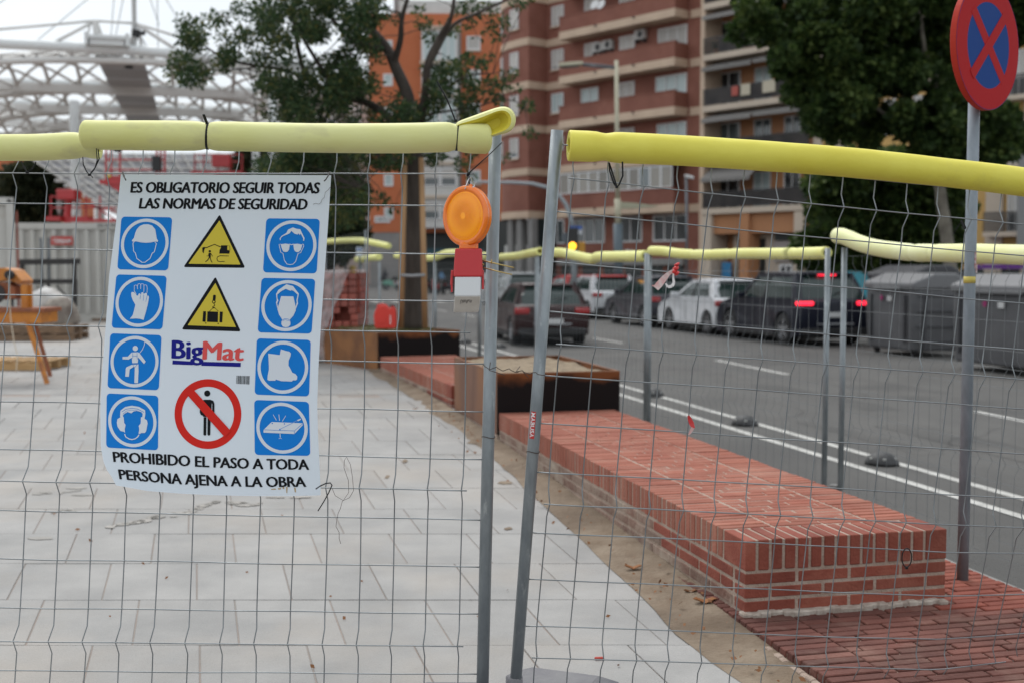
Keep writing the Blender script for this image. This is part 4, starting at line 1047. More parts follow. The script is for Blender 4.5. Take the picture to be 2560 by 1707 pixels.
sign_text_c('PROHIBIDO EL PASO A TODA', [(282, 1128), (405, 1134), (528, 1141), (650, 1145.5), (770, 1147.5)], [(285, 1153), (406, 1161), (528, 1167), (650, 1171.5), (772, 1173)], M_blk, spacing=.98)
sign_text_c('PERSONA AJENA A LA OBRA', [(296, 1172), (412, 1181), (528, 1187), (645, 1190.5), (762, 1191)], [(300, 1196), (414, 1207), (530, 1213), (646, 1216), (765, 1215.5)], M_blk, spacing=.98)
# logo
lg = sign_text('Big', (431.5, 850.5), (507, 854), (506, 912.5), (430.5, 909.5), M_navy, bold=2.4); lg['label'] = 'navy half of the two coloured logo lettering'
sign_text('Mat', (510, 853), (610.5, 862), (606, 901.5), (508, 898), M_coral, bold=2.4)
art('logo_bar', [[(431.5, 900), (482, 903), (482, 912), (431, 910)], [(506, 903.5), (602, 906), (601.5, 916.5), (503, 913.5)]], M_navy, 1)
# bar code
rb = random.Random(4); bars = []; x = 590.5
while x < 624:
    wd = rb.choice([.7, .7, 1.1, 1.7]); s = (x - 590) / 34
    bars.append([(x + .8, 938 + s), (x + wd + .8, 938 + s), (x + wd, 958.5 + s * 1.5), (x, 958.5 + s * 1.5)]); x += wd + rb.choice([.7, 1.0, 1.5])
art('bar_code', bars, M_blk, 1)
# rust drips
art('rust_drip', [[(677, 1221), (688, 1220), (691, 1223), (678, 1223)], [(694, 1219), (703, 1218), (702, 1222), (696, 1223)], [(715, 1216), (719, 1216), (718, 1232), (716, 1231)], [(735, 1218), (739, 1218), (740, 1230), (737, 1229)], [(706, 1215), (710, 1214), (711, 1221), (707, 1221)]], M_stainY, 1)
# ties and a thread on the sign
q = MB(); q.tube([CD(306, 432, 4.05), CD(309, 441, 4.02), CD(313, 448, 4.0), CD(315, 452, 4.0)], .002, 6); q.tube([CD(307, 431, 4.06), CD(311, 440, 4.02), CD(312, 447, 4.01)], .0012, 5)
label(q.obj('twist_wire', mat('black_wire', (.03, .025, .022), .5)), 'short black twist of wire at the upper left corner of the sign', 'wire')
q = MB(); q.tube([CD(824, 431, 4.05), CD(820, 441, 4.02), CD(815, 449, 4.0), CD(810, 454, 4.0)], .0022, 6); q.tube([CD(826, 430, 4.06), CD(818, 443, 4.01), CD(814, 450, 4.0)], .0012, 5)
label(q.obj('twist_wire', MATS['black_wire']), 'short rusty black twist of wire at the upper right corner of the sign', 'wire')
q = MB(); q.tube([S(826, 468, 4), S(820, 476, 5), S(813, 482, 5), S(811, 494, 5), S(805, 500, 5), S(802, 508, 5), S(797, 511, 5), S(788, 509, 5), S(783, 512, 5)], .0006, 5)
label(q.obj('thin_thread', mat('brown_string', (.08, .06, .05), .9), smooth=True), 'thin brown thread stuck to the upper right of the sign', 'string')

# ================================================================== hanging warning lamp
ZLm = 3.95
wl = thing('warning_lamp', 'orange round warning lamp with red and white battery box hung on the left panel', 'warning lamp', CD(1170, 785, ZLm))
M_amber = mat('amber_plastic', (.88, .17, .003), .25, c2=(.92, .23, .005), scale=9, spec=.6, sss=.3, coat=.4)
M_lens = mat('amber_lens', (.98, .38, .01), .25, c2=(.9, .28, .006), scale=5, bump=.12, bscale=220, spec=.6, sss=.4, emit=(1, .33, .0), estr=.16)
M_lred = mat('red_plastic', (.52, .025, .03), .35, bump=.05, bscale=200); M_lwht = mat('white_plastic', (.66, .68, .69), .4); M_lgrey = mat('greyed_white_plastic', (.60, .57, .52), .5, c2=(.5, .47, .42), scale=12)
lc = CD(1166, 541, ZLm); nrm = (Vector((-.56, -.83, .02))).normalized()       # the lens faces the viewer's left
def disc(name, c, prof, m_, n=48, par=wl, sm=True, sy=1.09):
    q = MB(); az = nrm; x = Vector((0, 0, 1)) - az * az.z; x.normalize(); y = az.cross(x); b = 0
    vs = []
    tilt = (x * 1.0 + y * -.08).normalized()
    for r, z in prof:
        for k in range(n):
            a = 2 * math.pi * k / n; vs.append(c + az * z + (x * math.cos(a) * sy + y * math.sin(a)) * max(r, 1e-5))
    q.add(vs, [(i * n + k, i * n + (k + 1) % n, (i + 1) * n + (k + 1) % n, (i + 1) * n + k) for i in range(len(prof) - 1) for k in range(n)])
    return q.obj(name, m_, par, smooth=sm)
disc('housing', lc + nrm * -.016, [(.001, -.014), (.055, -.014), (.086, -.008), (.0905, .0), (.0905, .006), (.0865, .008), (.0865, .013), (.0915, .015), (.0915, .023), (.0885, .028), (.078, .030), (.074, .0255), (.060, .0255)], M_amber)
disc('lens', lc + nrm * .0095, [(.0735, 0), (.068, .0035), (.055, .0065), (.038, .0085), (.02, .0098), (.001, .0102)], M_lens)
# fresnel ridges on the lens
q = MB(); az = nrm; x = (Vector((0, 0, 1)) - az * az.z).normalized(); y = az.cross(x)
for k in range(13):
    r_ = .012 + k * .0046; zz = .0102 - .0098 * (r_ / .078) ** 2 * 1.0
    pts = [lc + az * (.0098 + zz) + (x * math.cos(a) * 1.09 + y * math.sin(a)) * r_ for a in [j * 6.2832 / 40 for j in range(41)]]
    q.tube(pts, .0011, 4, caps=False)
q.obj('lens_ridge', mat('amber_ridge', (.80, .20, .004), .3), wl, smooth=True)
q = MB(); q.box(CD(1173, 472, ZLm - .005), (.026, .02, .012), bev=.003); q.box(CD(1177, 466, ZLm - .005), (.012, .014, .012), bev=.003); q.obj('hanger_lug', M_amber, wl)
q = MB(); q.tube([CD(1163, 474, 3.93), CD(1170, 452, 3.95), CD(1177, 444, 3.95), CD(1186, 466, 3.93), CD(1181, 470, 3.92)], .0022, 6); q.obj('metal_loop', mat('bright_wire', (.6, .6, .6), .25, .9), wl, smooth=True)
# neck below the lens
q = MB(); q.box(CD(1172, 616, ZLm), (.062, .03, .026), bev=.006); q.obj('neck', M_amber, wl)
# red cap: slightly wider at the bottom
def frustum(q, top, bot, ztop, zbot, dtop, dbot, bev=None):
    """front faces given by pixel corners, depth towards the back"""
    (l1, r1, y1), (l2, r2, y2) = top, bot
    A_ = [CD(l1, y1, ztop), CD(r1, y1, ztop), CD(r2, y2, zbot), CD(l2, y2, zbot)]
    fw = Vector((0, 1, 0))
    B_ = [A_[0] + fw * dtop, A_[1] + fw * dtop, A_[2] + fw * dbot, A_[3] + fw * dbot]
    q.add(A_ + B_, [(3, 2, 1, 0), (4, 5, 6, 7), (0, 1, 5, 4), (2, 3, 7, 6), (1, 2, 6, 5), (3, 0, 4, 7)])
def bevobj(q, name, m_, w_=.004, par=wl):
    o = q.obj(name, m_, par); b = o.modifiers.new('b', 'BEVEL'); b.width = w_; b.segments = 3; b.limit_method = 'ANGLE'; b.angle_limit = R(40); return o
q = MB(); frustum(q, (1137.5, 1204, 622), (1133, 1207, 693), ZLm - .03, ZLm - .035, .08, .085); bevobj(q, 'red_cap', M_lred, .005)
q = MB(); frustum(q, (1127.5, 1134, 676), (1125, 1131, 714), ZLm - .02, ZLm - .02, .06, .06); frustum(q, (1204.5, 1209, 676), (1204, 1209.5, 724), ZLm - .02, ZLm - .02, .06, .06); bevobj(q, 'side_clip', M_lred, .002)
q = MB(); frustum(q, (1127, 1132, 714), (1127, 1131.5, 731), ZLm - .02, ZLm - .02, .03, .03); bevobj(q, 'clip_hook', M_lred, .001)
q = MB(); frustum(q, (1137, 1202.5, 692), (1136, 1201, 742), ZLm - .033, ZLm - .036, .078, .082); bevobj(q, 'battery_box', M_lwht, .005)
q = MB(); frustum(q, (1136.5, 1200.5, 741.5), (1133.5, 1196, 781), ZLm - .0355, ZLm + .028, .081, .02); bevobj(q, 'box_base', M_lgrey, .004)
# scuffed print on the slanting base
q = MB(); rb = random.Random(2)
for k in range(14):
    x_ = 1150 + k * 2.1; h_ = rb.uniform(4, 9); y_ = 749 + rb.uniform(0, 3)
    za = ZLm - .0355 + .0635 * (y_ - 741) / 40 - .0016; zb = ZLm - .0355 + .0635 * (y_ + h_ - 741) / 40 - .0016
    q.quad(CD(x_ + 1, y_, za), CD(x_ + 2.2, y_, za), CD(x_ + 1.2, y_ + h_, zb), CD(x_, y_ + h_, zb))
q.obj('worn_print', mat('worn_print', (.12, .11, .10), .6), wl)
q = MB(); q.tube([CD(1204, 652, 3.95), CD(1228, 657, 3.93), CD(1285, 670, 3.90)], .0022, 7); q.tube([CD(1206, 669, 3.95), CD(1240, 678, 3.93), CD(1280, 687, 3.91)], .0020, 7)
q.tube([CD(1203, 662, 3.95), CD(1209, 662, 3.93)], .003, 6); q.box(CD(1229, 655, 3.925), (.004, .004, .014), bev=.001)
q.obj('brass_rod', mat('brass', (.45, .33, .12), .35, .9), wl, smooth=True)
# knot that holds the lamp, and its cord
q = MB(); q.tube([CD(1255, 357, 4.09), CD(1215, 395, 4.06), CD(1172, 434, 4.0)], .0019, 6); q.box(CD(1171, 436, 3.99), (.014, .012, .012), (1, .2, .5), bev=.003); q.tube([CD(1171, 436, 4.0), CD(1169, 450, 3.97), CD(1174, 464, 3.95)], .0018, 6); q.tube([CD(1172, 436, 4.0), CD(1175, 450, 3.98), CD(1174, 462, 3.96)], .0013, 6)
label(q.obj('hanging_cord', M_tie, smooth=True), 'black cord knotted on the wire from the post top to the orange lamp', 'cord')
# ================================================================== buildings
M_bbrick = mat('brown_brick_wall', (.225, .085, .058), .85, c2=(.26, .105, .075), scale=1.2, bump=.15, bscale=8, c3=(.19, .07, .05), scale3=.25)
M_cream = mat('cream_band', (.60, .46, .34), .8, c2=(.52, .39, .29), scale=.8)
M_owall = mat('orange_brick_wall', (.46, .135, .055), .85, c2=(.50, .16, .07), scale=.6)
M_tan = mat('tan_brick_wall', (.44, .21, .10), .85, c2=(.40, .19, .095), scale=.6)
M_ochre = mat('ochre_render', (.56, .36, .13), .85, c2=(.50, .31, .11), scale=.5)
M_pale = mat('pale_render', (.56, .47, .38), .85, c2=(.50, .42, .34), scale=.5)
M_white_r = mat('white_render', (.62, .62, .60), .8, c2=(.52, .52, .5), scale=.4)
M_glass = mat('window_glass', (.10, .12, .125), .12, spec=.9, rnd=.5)
M_darkglass = mat('dark_glass', (.02, .022, .024), .15, spec=.7)
M_lightglass = mat('curtained_glass', (.42, .50, .50), .25, spec=.7, rnd=.15)
M_shut = mat('pale_shutter', (.52, .50, .47), .7, rnd=.12); M_frame = mat('white_frame', (.68, .68, .68), .5)
M_rail = mat('dark_railing', (.05, .048, .05), .6, rnd=.2); M_awn = mat('grey_awning', (.20, .19, .18), .85, rnd=.15)
M_stone = mat('grey_stone_cladding', (.28, .27, .26), .85, c2=(.23, .225, .22), scale=.8)
M_shop = mat('dark_shop_front', (.022, .03, .03), .35); M_roofm = mat('roof_grey', (.4, .4, .39), .8)
M_ac = mat('air_conditioner_white', (.5, .49, .47), .6)
UP = Vector((0, 0, 1))
class Fac:
    """a facade plane: o origin, ex along, n outward"""
    def __init__(s, root, o, ex, n):
        s.root = root; s.o = Vector((o[0], o[1], 0)); s.ex = Vector((ex[0], ex[1], 0)).normalized(); s.n = Vector((n[0], n[1], 0)).normalized()
    def P(s, t, z, d=0): return s.o + s.ex * t + s.n * d + UP * z
    def T(s, px):                      # position along the facade seen at pixel column px
        k = (px - 1280) / F * 1.002
        return (k * s.o.y - s.o.x) / (s.ex.x - k * s.ex.y)
    def Zp(s, px, py): t = s.T(px); return CAMZ + (671 - py) * (s.o.y + s.ex.y * t) / F
    def slab(s, name, t0, t1, z0, z1, d0, d1, m, lab=None, parent=None):
        q = MB(); q.box(s.P((t0 + t1) / 2, (z0 + z1) / 2, (d0 + d1) / 2), (abs(t1 - t0), abs(d1 - d0), z1 - z0), s.ex, s.n, UP)
        return q.obj(name, m, parent or s.root, lab=lab)
    def window(s, t0, t1, z0, z1, d=0.0, kind='shutter', mull=1, lab=None, shut=1.0, fr=.07):
        if t0 > t1: t0, t1 = t1, t0
        q = MB(); w_ = t1 - t0; h = z1 - z0
        for a, b, c, e in ((t0, t0 + fr, z0, z1), (t1 - fr, t1, z0, z1), (t0 + fr, t1 - fr, z0, z0 + fr), (t0 + fr, t1 - fr, z1 - fr, z1)):
            q.box(s.P((a + b) / 2, (c + e) / 2, d + .03), (b - a, .10, e - c), s.ex, s.n, UP)
        for k in range(1, mull + 1):
            if mull: x = t0 + w_ * k / (mull + 1); q.box(s.P(x, (z0 + z1) / 2, d + .025), (fr * .8, .08, h - 2 * fr), s.ex, s.n, UP)
        f = q.obj('window', M_frame, s.root, lab=lab)
        # a dark box behind the frame gives the opening its depth
        g = MB(); g.box(s.P((t0 + t1) / 2, (z0 + z1) / 2, d + .004), (w_ - 2 * fr, .012, h - 2 * fr), s.ex, s.n, UP)
        g.obj('pane', {'shutter': M_glass, 'glass': M_glass, 'dark': M_darkglass, 'light': M_lightglass}[kind], f)
        if kind == 'shutter':
            g = MB(); hh = (h - 2 * fr) * shut; n_ = max(3, int(hh / .16))
            for k in range(n_):
                g.box(s.P((t0 + t1) / 2, z1 - fr - hh * (k + .5) / n_, d + .018), (w_ - 2 * fr - .01, .02, hh / n_ - .012), s.ex, s.n, UP)
            g.obj('roller_shutter', M_shut, f)
        return f
    def sill(s, t0, t1, z, d=0): return s.slab('sill', t0 - .1, t1 + .1, z - .1, z - .01, d, d + .14, M_cream)

# ---------------- brown brick building with curved corner and cream bands
bb = thing('apartment_building', 'reddish brown brick apartment block with cream bands, curved corner and solid balconies', 'building', (8, 82, 0))
ex = Vector((-.66, .753, 0)).normalized(); nn = Vector((-ex.y, ex.x, 0))
if nn.y > 0: nn = -nn
BR0 = Vector((10.05, 75, 0))
fb = Fac(bb, BR0, ex, nn)             # balcony front plane
fw = Fac(bb, BR0 - nn * 1.3, ex, nn)  # wall plane behind it
tb1 = fb.T(1396); tL = fw.T(1366); tR = fw.T(1746)
H = 23.5
fw.slab('wall', tR, tL, RZ, H, -7, 0, M_bbrick, 'brown brick wall')
slabs = [5.05, 8.05, 11.05, 14.05, 17.05, 20.05]
for i, z in enumerate(slabs):
    fb.slab('cream_band', 0, tb1, z, z + .5, -1.28, .02, M_cream)
    if i > 0 or True:
        fb.slab('balcony_wall', .01, tb1 - .01, z + .503, z + 1.45, -.16, -.002, M_bbrick, 'solid brick balcony front')
        for t in (.09, tb1 - .09):
            fb.slab('balcony_side', t - .08, t + .08, z + .503, z + 1.45, -1.28, -.164, M_bbrick)
    fb.slab('coping', -.03, tb1 + .03, z + 1.453, z + 1.53, -.2, .03, M_bbrick)
    for k in (.33, .66):
        fb.slab('drain_spout', tb1 * k - .05, tb1 * k + .05, z + .38, z + .48, .02, .14, M_rail)
    fw.slab('cream_band', fw.T(1745), -.02 + fw.T(1720), z, z + .5, 0, .06, M_cream)
    fw.slab('cream_band', fw.T(1440), tL - .01, z, z + .5, 0, .06, M_cream)
def wz(i): return slabs[i] + .5
wins = {5: [(1462, 1495, 1), (1546, 1583, 1)], 4: [(1460, 1494, 1), (1545, 1582, 1), (1640, 1712, 1)], 3: [(1460, 1494, 1), (1546, 1583, 1), (1641, 1712, .85)], 2: [(1452, 1494, 0), (1546, 1583, 1), (1636, 1712, 0)], 1: [(1452, 1494, 0), (1546, 1583, .5), (1640, 1712, 0)]}
for i, L in wins.items():
    for a, b, sh in L:
        wide = b - a > 50
        fw.window(fw.T(a), fw.T(b), wz(i) + .02, wz(i) + 2.2, .0, 'shutter' if sh else 'light', 2 if wide else 1, shut=sh)
for i, (k, sh) in {5: ('shutter', 1), 4: ('shutter', .95), 3: ('shutter', .9), 2: ('light', 0), 1: ('light', 0)}.items():
    f = fw.window(fw.T(1379), fw.T(1408), wz(i) + .85, wz(i) + 2.2, 0, k, 1, shut=sh or 1)
    fw.sill(fw.T(1408), fw.T(1379), wz(i) + .85)
# glazed gallery over the lowest balcony
t0 = fb.T(1676); t1 = fb.T(1398); n = 11
fb.slab('gallery_back', t0, t1, 6.55, 7.98, -.16, -.10, M_darkglass)
for k in range(n):
    a = t0 + (t1 - t0) * k / n; b = t0 + (t1 - t0) * (k + 1) / n
    q = MB()
    for x in (a + .03, b - .03): q.box(fb.P(x, 7.27, -.04), (.06, .08, 1.42), fb.ex, fb.n, UP)
    for z in (6.60, 7.94): q.box(fb.P((a + b) / 2, z, -.04), (b - a - .12, .08, .09), fb.ex, fb.n, UP)
    f = q.obj('window', M_frame, bb); g = MB(); g.box(fb.P((a + b) / 2, 7.27, -.05), (b - a - .12, .02, 1.25), fb.ex, fb.n, UP)
    g.obj('pane', mat('beige_blind', (.30, .28, .25), .6, rnd=.2) if k not in (2,) else M_glass, f)
# ground floor windows and shop fronts
for a, b, k, mu in ((1392, 1411, 'glass', 0), (1437, 1511, 'glass', 2), (1547, 1604, 'dark', 1), (1632, 1717, 'dark', 2)):
    fw.window(fw.T(a), fw.T(b), 3.25, 4.95, 0, k, mu, fr=.1)
fw.slab('shop_fascia', fw.T(1712), fw.T(1400), 1.75, 2.15, .0, .3, M_stone)
for k in range(6):
    a = 1400 + k * 53; fw.slab('shop_window', fw.T(a + 44), fw.T(a + 4), RZ + .2, 1.72, .0, .06, M_shop)
q = MB(); 
for px, wd in ((1555, 1.6), (1413, 1.2), (1476, 1.3), (1640, 2.4)):
    t = fw.T(px); z = 2.2 if px == 1555 else (1.35 if px != 1640 else 1.8)
    flat_text(q, {1555: '5 0 L', 1413: 'BAR', 1476: 'HOTEL', 1640: 'FARMACIA'}[px], fw.P(t + wd, z, .33), -fw.ex, UP, wd, .42)
# only faint illegible shop letters are seen in the photograph; keep the one above the tube
q = MB(); t = fw.T(1551); flat_text(q, 'SOL', fw.P(t, 2.25, .06), -fw.ex, UP, 1.35, .55, offset=.02); q.obj('shop_lettering', M_frame, bb)
# return face and curved corner
c0 = fw.P(tL, 0, 0)                  # inner corner
nrm2 = nn; c1 = c0 + nn * 1.75      # outer corner of the return
pts = [c1 + ex * .0]; 
th0 = math.atan2(ex.y, ex.x); p = c1.copy(); ang = th0
arc = [p.copy()]
for k in range(14):
    ang -= R(7.2) * (0.25 if k < 3 else 1.0); p = p + Vector((math.cos(ang), math.sin(ang), 0)) * .62; arc.append(p.copy())
def arc_wall(z0, z1, out, name, m, thick=.35):
    q = MB()
    for a, b in zip(arc, arc[1:]):
        d = (b - a).normalized(); n_ = Vector((-d.y, d.x, 0)); 
        if n_.dot(nn) < 0: n_ = -n_
        q.box((a + b) / 2 + n_ * (out - thick / 2) + UP * (z0 + z1) / 2, ((b - a).length + .06 * (out + .3), thick, z1 - z0), d, n_, UP)
    return q.obj(name, m, bb)
q = MB(); poly = [c0 - nn * 3 + UP * RZ, c0 + UP * RZ, c1 + UP * RZ] + [a + UP * RZ for a in arc[1:]] + [arc[-1] - nn * 6 + UP * RZ]
fr_ = Fac(bb, c0, nn, -ex)           # return face looking right
fr_.slab('wall', 0, 1.75, RZ + 5.2, H, -.4, 0, M_bbrick)
arc_wall(5.05, H, 0, 'wall', M_bbrick)
for z in slabs:
    arc_wall(z, z + .5, .07, 'cream_band', M_cream, .4); fr_.slab('cream_band', 0, 1.76, z, z + .5, 0, .07, M_cream)
for i in range(1, 6):
    for frac, wd in ((2.6, .95), (6.4, .8)):
        k = int(frac); a, b = arc[k], arc[k + 1]; d = (b - a).normalized(); n_ = Vector((-d.y, d.x, 0)); 
        if n_.dot(nn) < 0: n_ = -n_
        ff = Fac(bb, (a + b) / 2, d, n_); ff.window(-wd / 2, wd / 2, wz(i) + .75, wz(i) + 2.15, .02, 'shutter', 0, shut=.75 if i % 2 else .9); ff.sill(-wd / 2, wd / 2, wz(i) + .75, .02)
# recessed ground floor under the corner, columns
q = MB(); q.box(c1 - nn * 2.2 + ex * 2.5 + UP * 2.4, (7, 2.5, 5.2), ex, nn, UP); q.obj('ground_floor_wall', M_shop, bb)
for k in (0, 2, 4):
    q = MB(); q.box(arc[k] - nn * .4 + UP * 2.4, (.5, .5, 5.28), ex, nn, UP); q.obj('column', M_stone, bb)
q = MB(); q.box(c1 - nn * .8 + ex * 1.6 + UP * 1.5, (3.6, .1, 3.4), ex, nn, UP); q.obj('white_hoarding', M_white_r, bb)
# air conditioners on the brick wall
for px, z in ((1498, 16.3), (1522, 16.35), (1602, 16.6)):
    t = fw.T(px); q = MB(); q.box(fw.P(t, z, .22), (.85, .35, .6), fw.ex, fw.n, UP, bev=.03)
    o = q.obj('air_conditioner', M_ac, bb); q = MB(); q.lathe([(.22, 0), (.22, .02), (.05, .03)], fw.P(t - .1, z, .40), 14, fw.n); q.obj('fan_grille', M_rail, o)
    q = MB(); q.box(fw.P(t - .3, z - .4, .2), (.06, .4, .2), fw.ex, fw.n, UP); q.box(fw.P(t + .3, z - .4, .2), (.06, .4, .2), fw.ex, fw.n, UP); q.obj('bracket', M_rail, o)
for px, z in ((1515, 18.9), (1531, 18.8)):
    q = MB(); q.lathe([(.02, -.1), (.3, .0), (.34, .05)], fw.P(fw.T(px), z, 1.2), 14, fw.n + UP * .4); q.obj('satellite_dish', M_frame, bb)

# ---------------- tan building with railings
tb = thing('apartment_building', 'tan brick apartment block with long metal railed balconies and grey awnings', 'building', (14, 72, 0))
ft_ = Fac(tb, BR0, ex, nn); ft_ = Fac(tb, BR0 + nn * .0, ex, nn)
ta, tz = ft_.T(1752), ft_.T(2014)
fwt = Fac(tb, BR0 - nn * 1.7, ex, nn)
wa, wb_ = ft_.T(1750), tz - .0
fwt.slab('wall', wa, wb_, RZ, H, -7, 0, M_tan, 'tan brick wall')
q = MB(); q.box(ft_.P(ta + .12, H / 2, -.9), (.32, 1.7, H), ex, nn, UP); q.obj('party_wall', M_cream, tb)
for i, z in enumerate([4.80, 7.9, 10.95, 14.0, 17.05, 20.1]):
    ft_.slab('balcony_slab', ta, tz, z, z + .34, -1.68, .05, M_pale)
    L = ta - tz; nb = 46
    q = MB(); q.box(ft_.P((ta + tz) / 2, z + 1.32, .0), (L, .05, .05), ex, nn, UP); q.box(ft_.P((ta + tz) / 2, z + .42, .0), (L, .04, .04), ex, nn, UP)
    for k in range(nb * 2 + 1): q.box(ft_.P(tz + L * k / nb / 2, z + .85, .0), (.025, .025, .92), ex, nn, UP)
    q.obj('railing', M_rail, tb)
    if i != 3:
        q = MB(); q.box(ft_.P((ta + tz) / 2, z + .86, -.05), (L - .1, .02, .82), ex, nn, UP); q.obj('balcony_screen', mat('dark_balcony_screen', (.16, .135, .12), .7, rnd=.35, c2=(.06, .05, .05), scale=.9, detail=1), tb)
    else:
        q = MB(); q.box(ft_.P(ta - L * .55, z + .86, -.05), (L * .8, .02, .82), ex, nn, UP); q.obj('balcony_screen', MATS['dark_balcony_screen'], tb)
    # doors and windows behind
    for a, b, kd in ((1787, 1845, 'dark'), (1880, 1922, 'light'), (1955, 1996, 'dark'), (1753, 1772, 'dark')):
        if i in (0,) and a < 1780: continue
        fwt.window(fwt.T(a), fwt.T(b), z + .36, z + 2.5, 0, kd if (i + a) % 3 else 'glass', 1)
    # rolled or lowered awnings under the slab above
    if i < 5:
        z2 = z + 3.02
        for a, b, dr in ((ta - .15, ta - L * .5, .45 if i else .9), (ta - L * .52, tz + .1, .4)):
            if i == 0 and b == tz + .1: continue
            if i == 4: continue
            q = MB(); A_, B_ = ft_.P(a, z2 - .02, -.9), ft_.P(b, z2 - .02, -.9); C_, D_ = ft_.P(b, z2 - dr, .35), ft_.P(a, z2 - dr, .35)
            t_ = UP * -.03; E_ = UP * -.22
            q.add([A_, B_, C_, D_, A_ + t_, B_ + t_, C_ + t_, D_ + t_], [(0, 1, 2, 3), (7, 6, 5, 4), (0, 4, 5, 1), (1, 5, 6, 2), (2, 6, 7, 3), (3, 7, 4, 0)])
            q.box((C_ + D_) / 2 + UP * -.12, ((C_ - D_).length, .03, .2), ex, nn, UP)
            q.obj('awning', M_awn, tb)
rl = random.Random(9)
for k in range(16):                   # washing and potted plants on the balconies
    t = tz + (ta - tz) * rl.uniform(.05, .95); z = [7.9, 10.95, 14.0, 17.05][k % 4]
    if k % 2:
        c_ = rl.choice([(.45, .47, .5), (.10, .16, .3), (.4, .1, .08), (.5, .45, .35)]); q = MB(); q.box(ft_.P(t, z + 1.0, .09), (rl.uniform(.4, .9), .04, rl.uniform(.5, .8)), ex, nn, UP, bev=.01); q.obj('washing', mat('cloth_%d' % (k // 2), c_, .9), tb)
    else:
        q = MB(); q.lathe([(.12, 0), (.17, .28), (.15, .28)], ft_.P(t, z + .35, -.25), 10); o = q.obj('plant_pot', M_tan, tb)
        q = MB()
        for j_ in range(26): a_ = rl.uniform(0, 6.28); e_ = ft_.P(t, z + .6, -.25); tip = e_ + Vector((math.cos(a_) * .35, math.sin(a_) * .35, rl.uniform(.1, .65))); q.add([e_, e_.lerp(tip, .5) + Vector((.05, 0, .05)), tip], [(0, 1, 2)])
        q.obj('potted_leaves', mat('balcony_plant', (.03, .06, .02), .7), o)
for px in (1752, 1845, 1980):         # ground floor piers and shop fronts
    ft_.slab('pier', ft_.T(px + 22) , ft_.T(px), RZ, 4.79, -1.6, -.02, M_pale if px != 1845 else M_tan)
ft_.slab('ground_beam', tz, ta - .3, 3.6, 4.79, -1.0, -.3, M_tan)
ft_.slab('shop_wall', ft_.T(1990), ft_.T(1800), RZ, 3.55, -1.5, -1.2, M_pale, 'pale shop wall')
ft_.slab('shop_door', ft_.T(1845), ft_.T(1812), RZ, 3.3, -1.2, -1.12, M_shop); ft_.slab('shop_door', ft_.T(1880), ft_.T(1866), RZ, 3.3, -1.2, -1.12, M_shop)
o = ft_.slab('shop_sign', ft_.T(2004), ft_.T(1905), 1.95, 3.1, -1.1, -.95, mat('pinkish_grey_sign', (.36, .32, .31), .7), 'wide shop sign with faint pale letters')
q = MB(); t = ft_.T(1925); flat_text(q, 'C C A J', ft_.P(t, 2.3, -.94), -ex, UP, 4.0, .5, offset=.02); q.obj('lettering', mat('faint_letter', (.46, .42, .4), .7), o)
ft_.slab('shop_front_dark', ft_.T(2000), ft_.T(1910), 3.15, 3.62, -1.1, -.9, M_shop)
f = ft_.slab('shop_window', ft_.T(2000), ft_.T(1955), RZ, 1.7, -1.1, -1.02, M_shop); ft_.window(ft_.T(1950), ft_.T(1917), RZ, 1.8, -1.15, 'dark', 1, fr=.14)
ft_.slab('blue_poster', ft_.T(1804), ft_.T(1781), .4, 1.9, -.9, -.8, mat('blue_poster', (.04, .22, .45), .6)); 
# ---------------- ochre and pale building behind the plane tree
ob = thing('apartment_building', 'ochre yellow rendered building with stone corners behind the big tree', 'building', (20, 64, 0))
fo = Fac(ob, BR0, ex, nn)
to0, to1 = fo.T(2016), fo.T(2330)
fo.slab('wall', to1, to0, RZ, 19, -8, -.5, M_ochre, 'ochre wall')
for a, b in ((2016, 2036), (2066, 2100)): fo.slab('quoin_strip', fo.T(b), fo.T(a), RZ, 19, -.5, -.35, M_pale)
for zi in range(5):
    z = 4.4 + zi * 3.3
    fo.slab('cornice', to1, fo.T(2100), z, z + .25, -.5, -.2, M_pale)
    for a in (2120, 2190, 2260): fo.window(fo.T(a + 26), fo.T(a), z + .9, z + 2.8, -.49, 'shutter', 1, shut=.5)
fo.slab('shop_front_dark', fo.T(2260), fo.T(2060), RZ, 3.2, -.5, -.42, mat('pale_shop', (.40, .35, .29), .8))
pb = thing('apartment_building', 'pale stone trimmed yellow building with balcony doors at the right edge of the photo', 'building', (27, 56, 0))
fp_ = Fac(pb, BR0, ex, nn)
tp0, tp1 = fp_.T(2334), fp_.T(2900)
fp_.slab('wall', tp1, tp0, RZ, 17, -8, -.8, M_ochre, 'yellow wall')
for a, b in ((2440, 2482), (2530, 2556), (2600, 2640)): fp_.slab('stone_pilaster', fp_.T(b), fp_.T(a), RZ, 16.8, -.8, -.62, M_pale)
for zi, z in enumerate((3.1, 6.4, 9.7, 13.0)):
    fp_.slab('balcony_slab', fp_.T(2690), fp_.T(2452), z, z + .22, -.8, .1, M_pale)
    for a in (2360, 2492, 2572): 
        fp_.window(fp_.T(a + 40), fp_.T(a), z + .24, z + 2.5, -.79, 'light' if (a > 2500) == (zi % 2 == 0) else 'shutter', 1, shut=.62)
    q = MB(); a_, b_ = fp_.T(2452), fp_.T(2560)
    if zi in (0, 2):
        for k in range(34): q.box(fp_.P(b_ + (a_ - b_) * k / 33, z + .7, .05), (.03, .03, .95), ex, nn, UP)
        q.box(fp_.P((a_ + b_) / 2, z + 1.18, .05), (a_ - b_, .05, .05), ex, nn, UP); q.obj('railing', M_rail, pb)
q = MB(); q.box(fp_.P(fp_.T(2508), 1.62, .5), (3.3, .8, .22), ex, nn, UP); q.obj('shop_awning', mat('purple_awning', (.12, .03, .22), .6), pb, lab='purple strip awning over the shop')
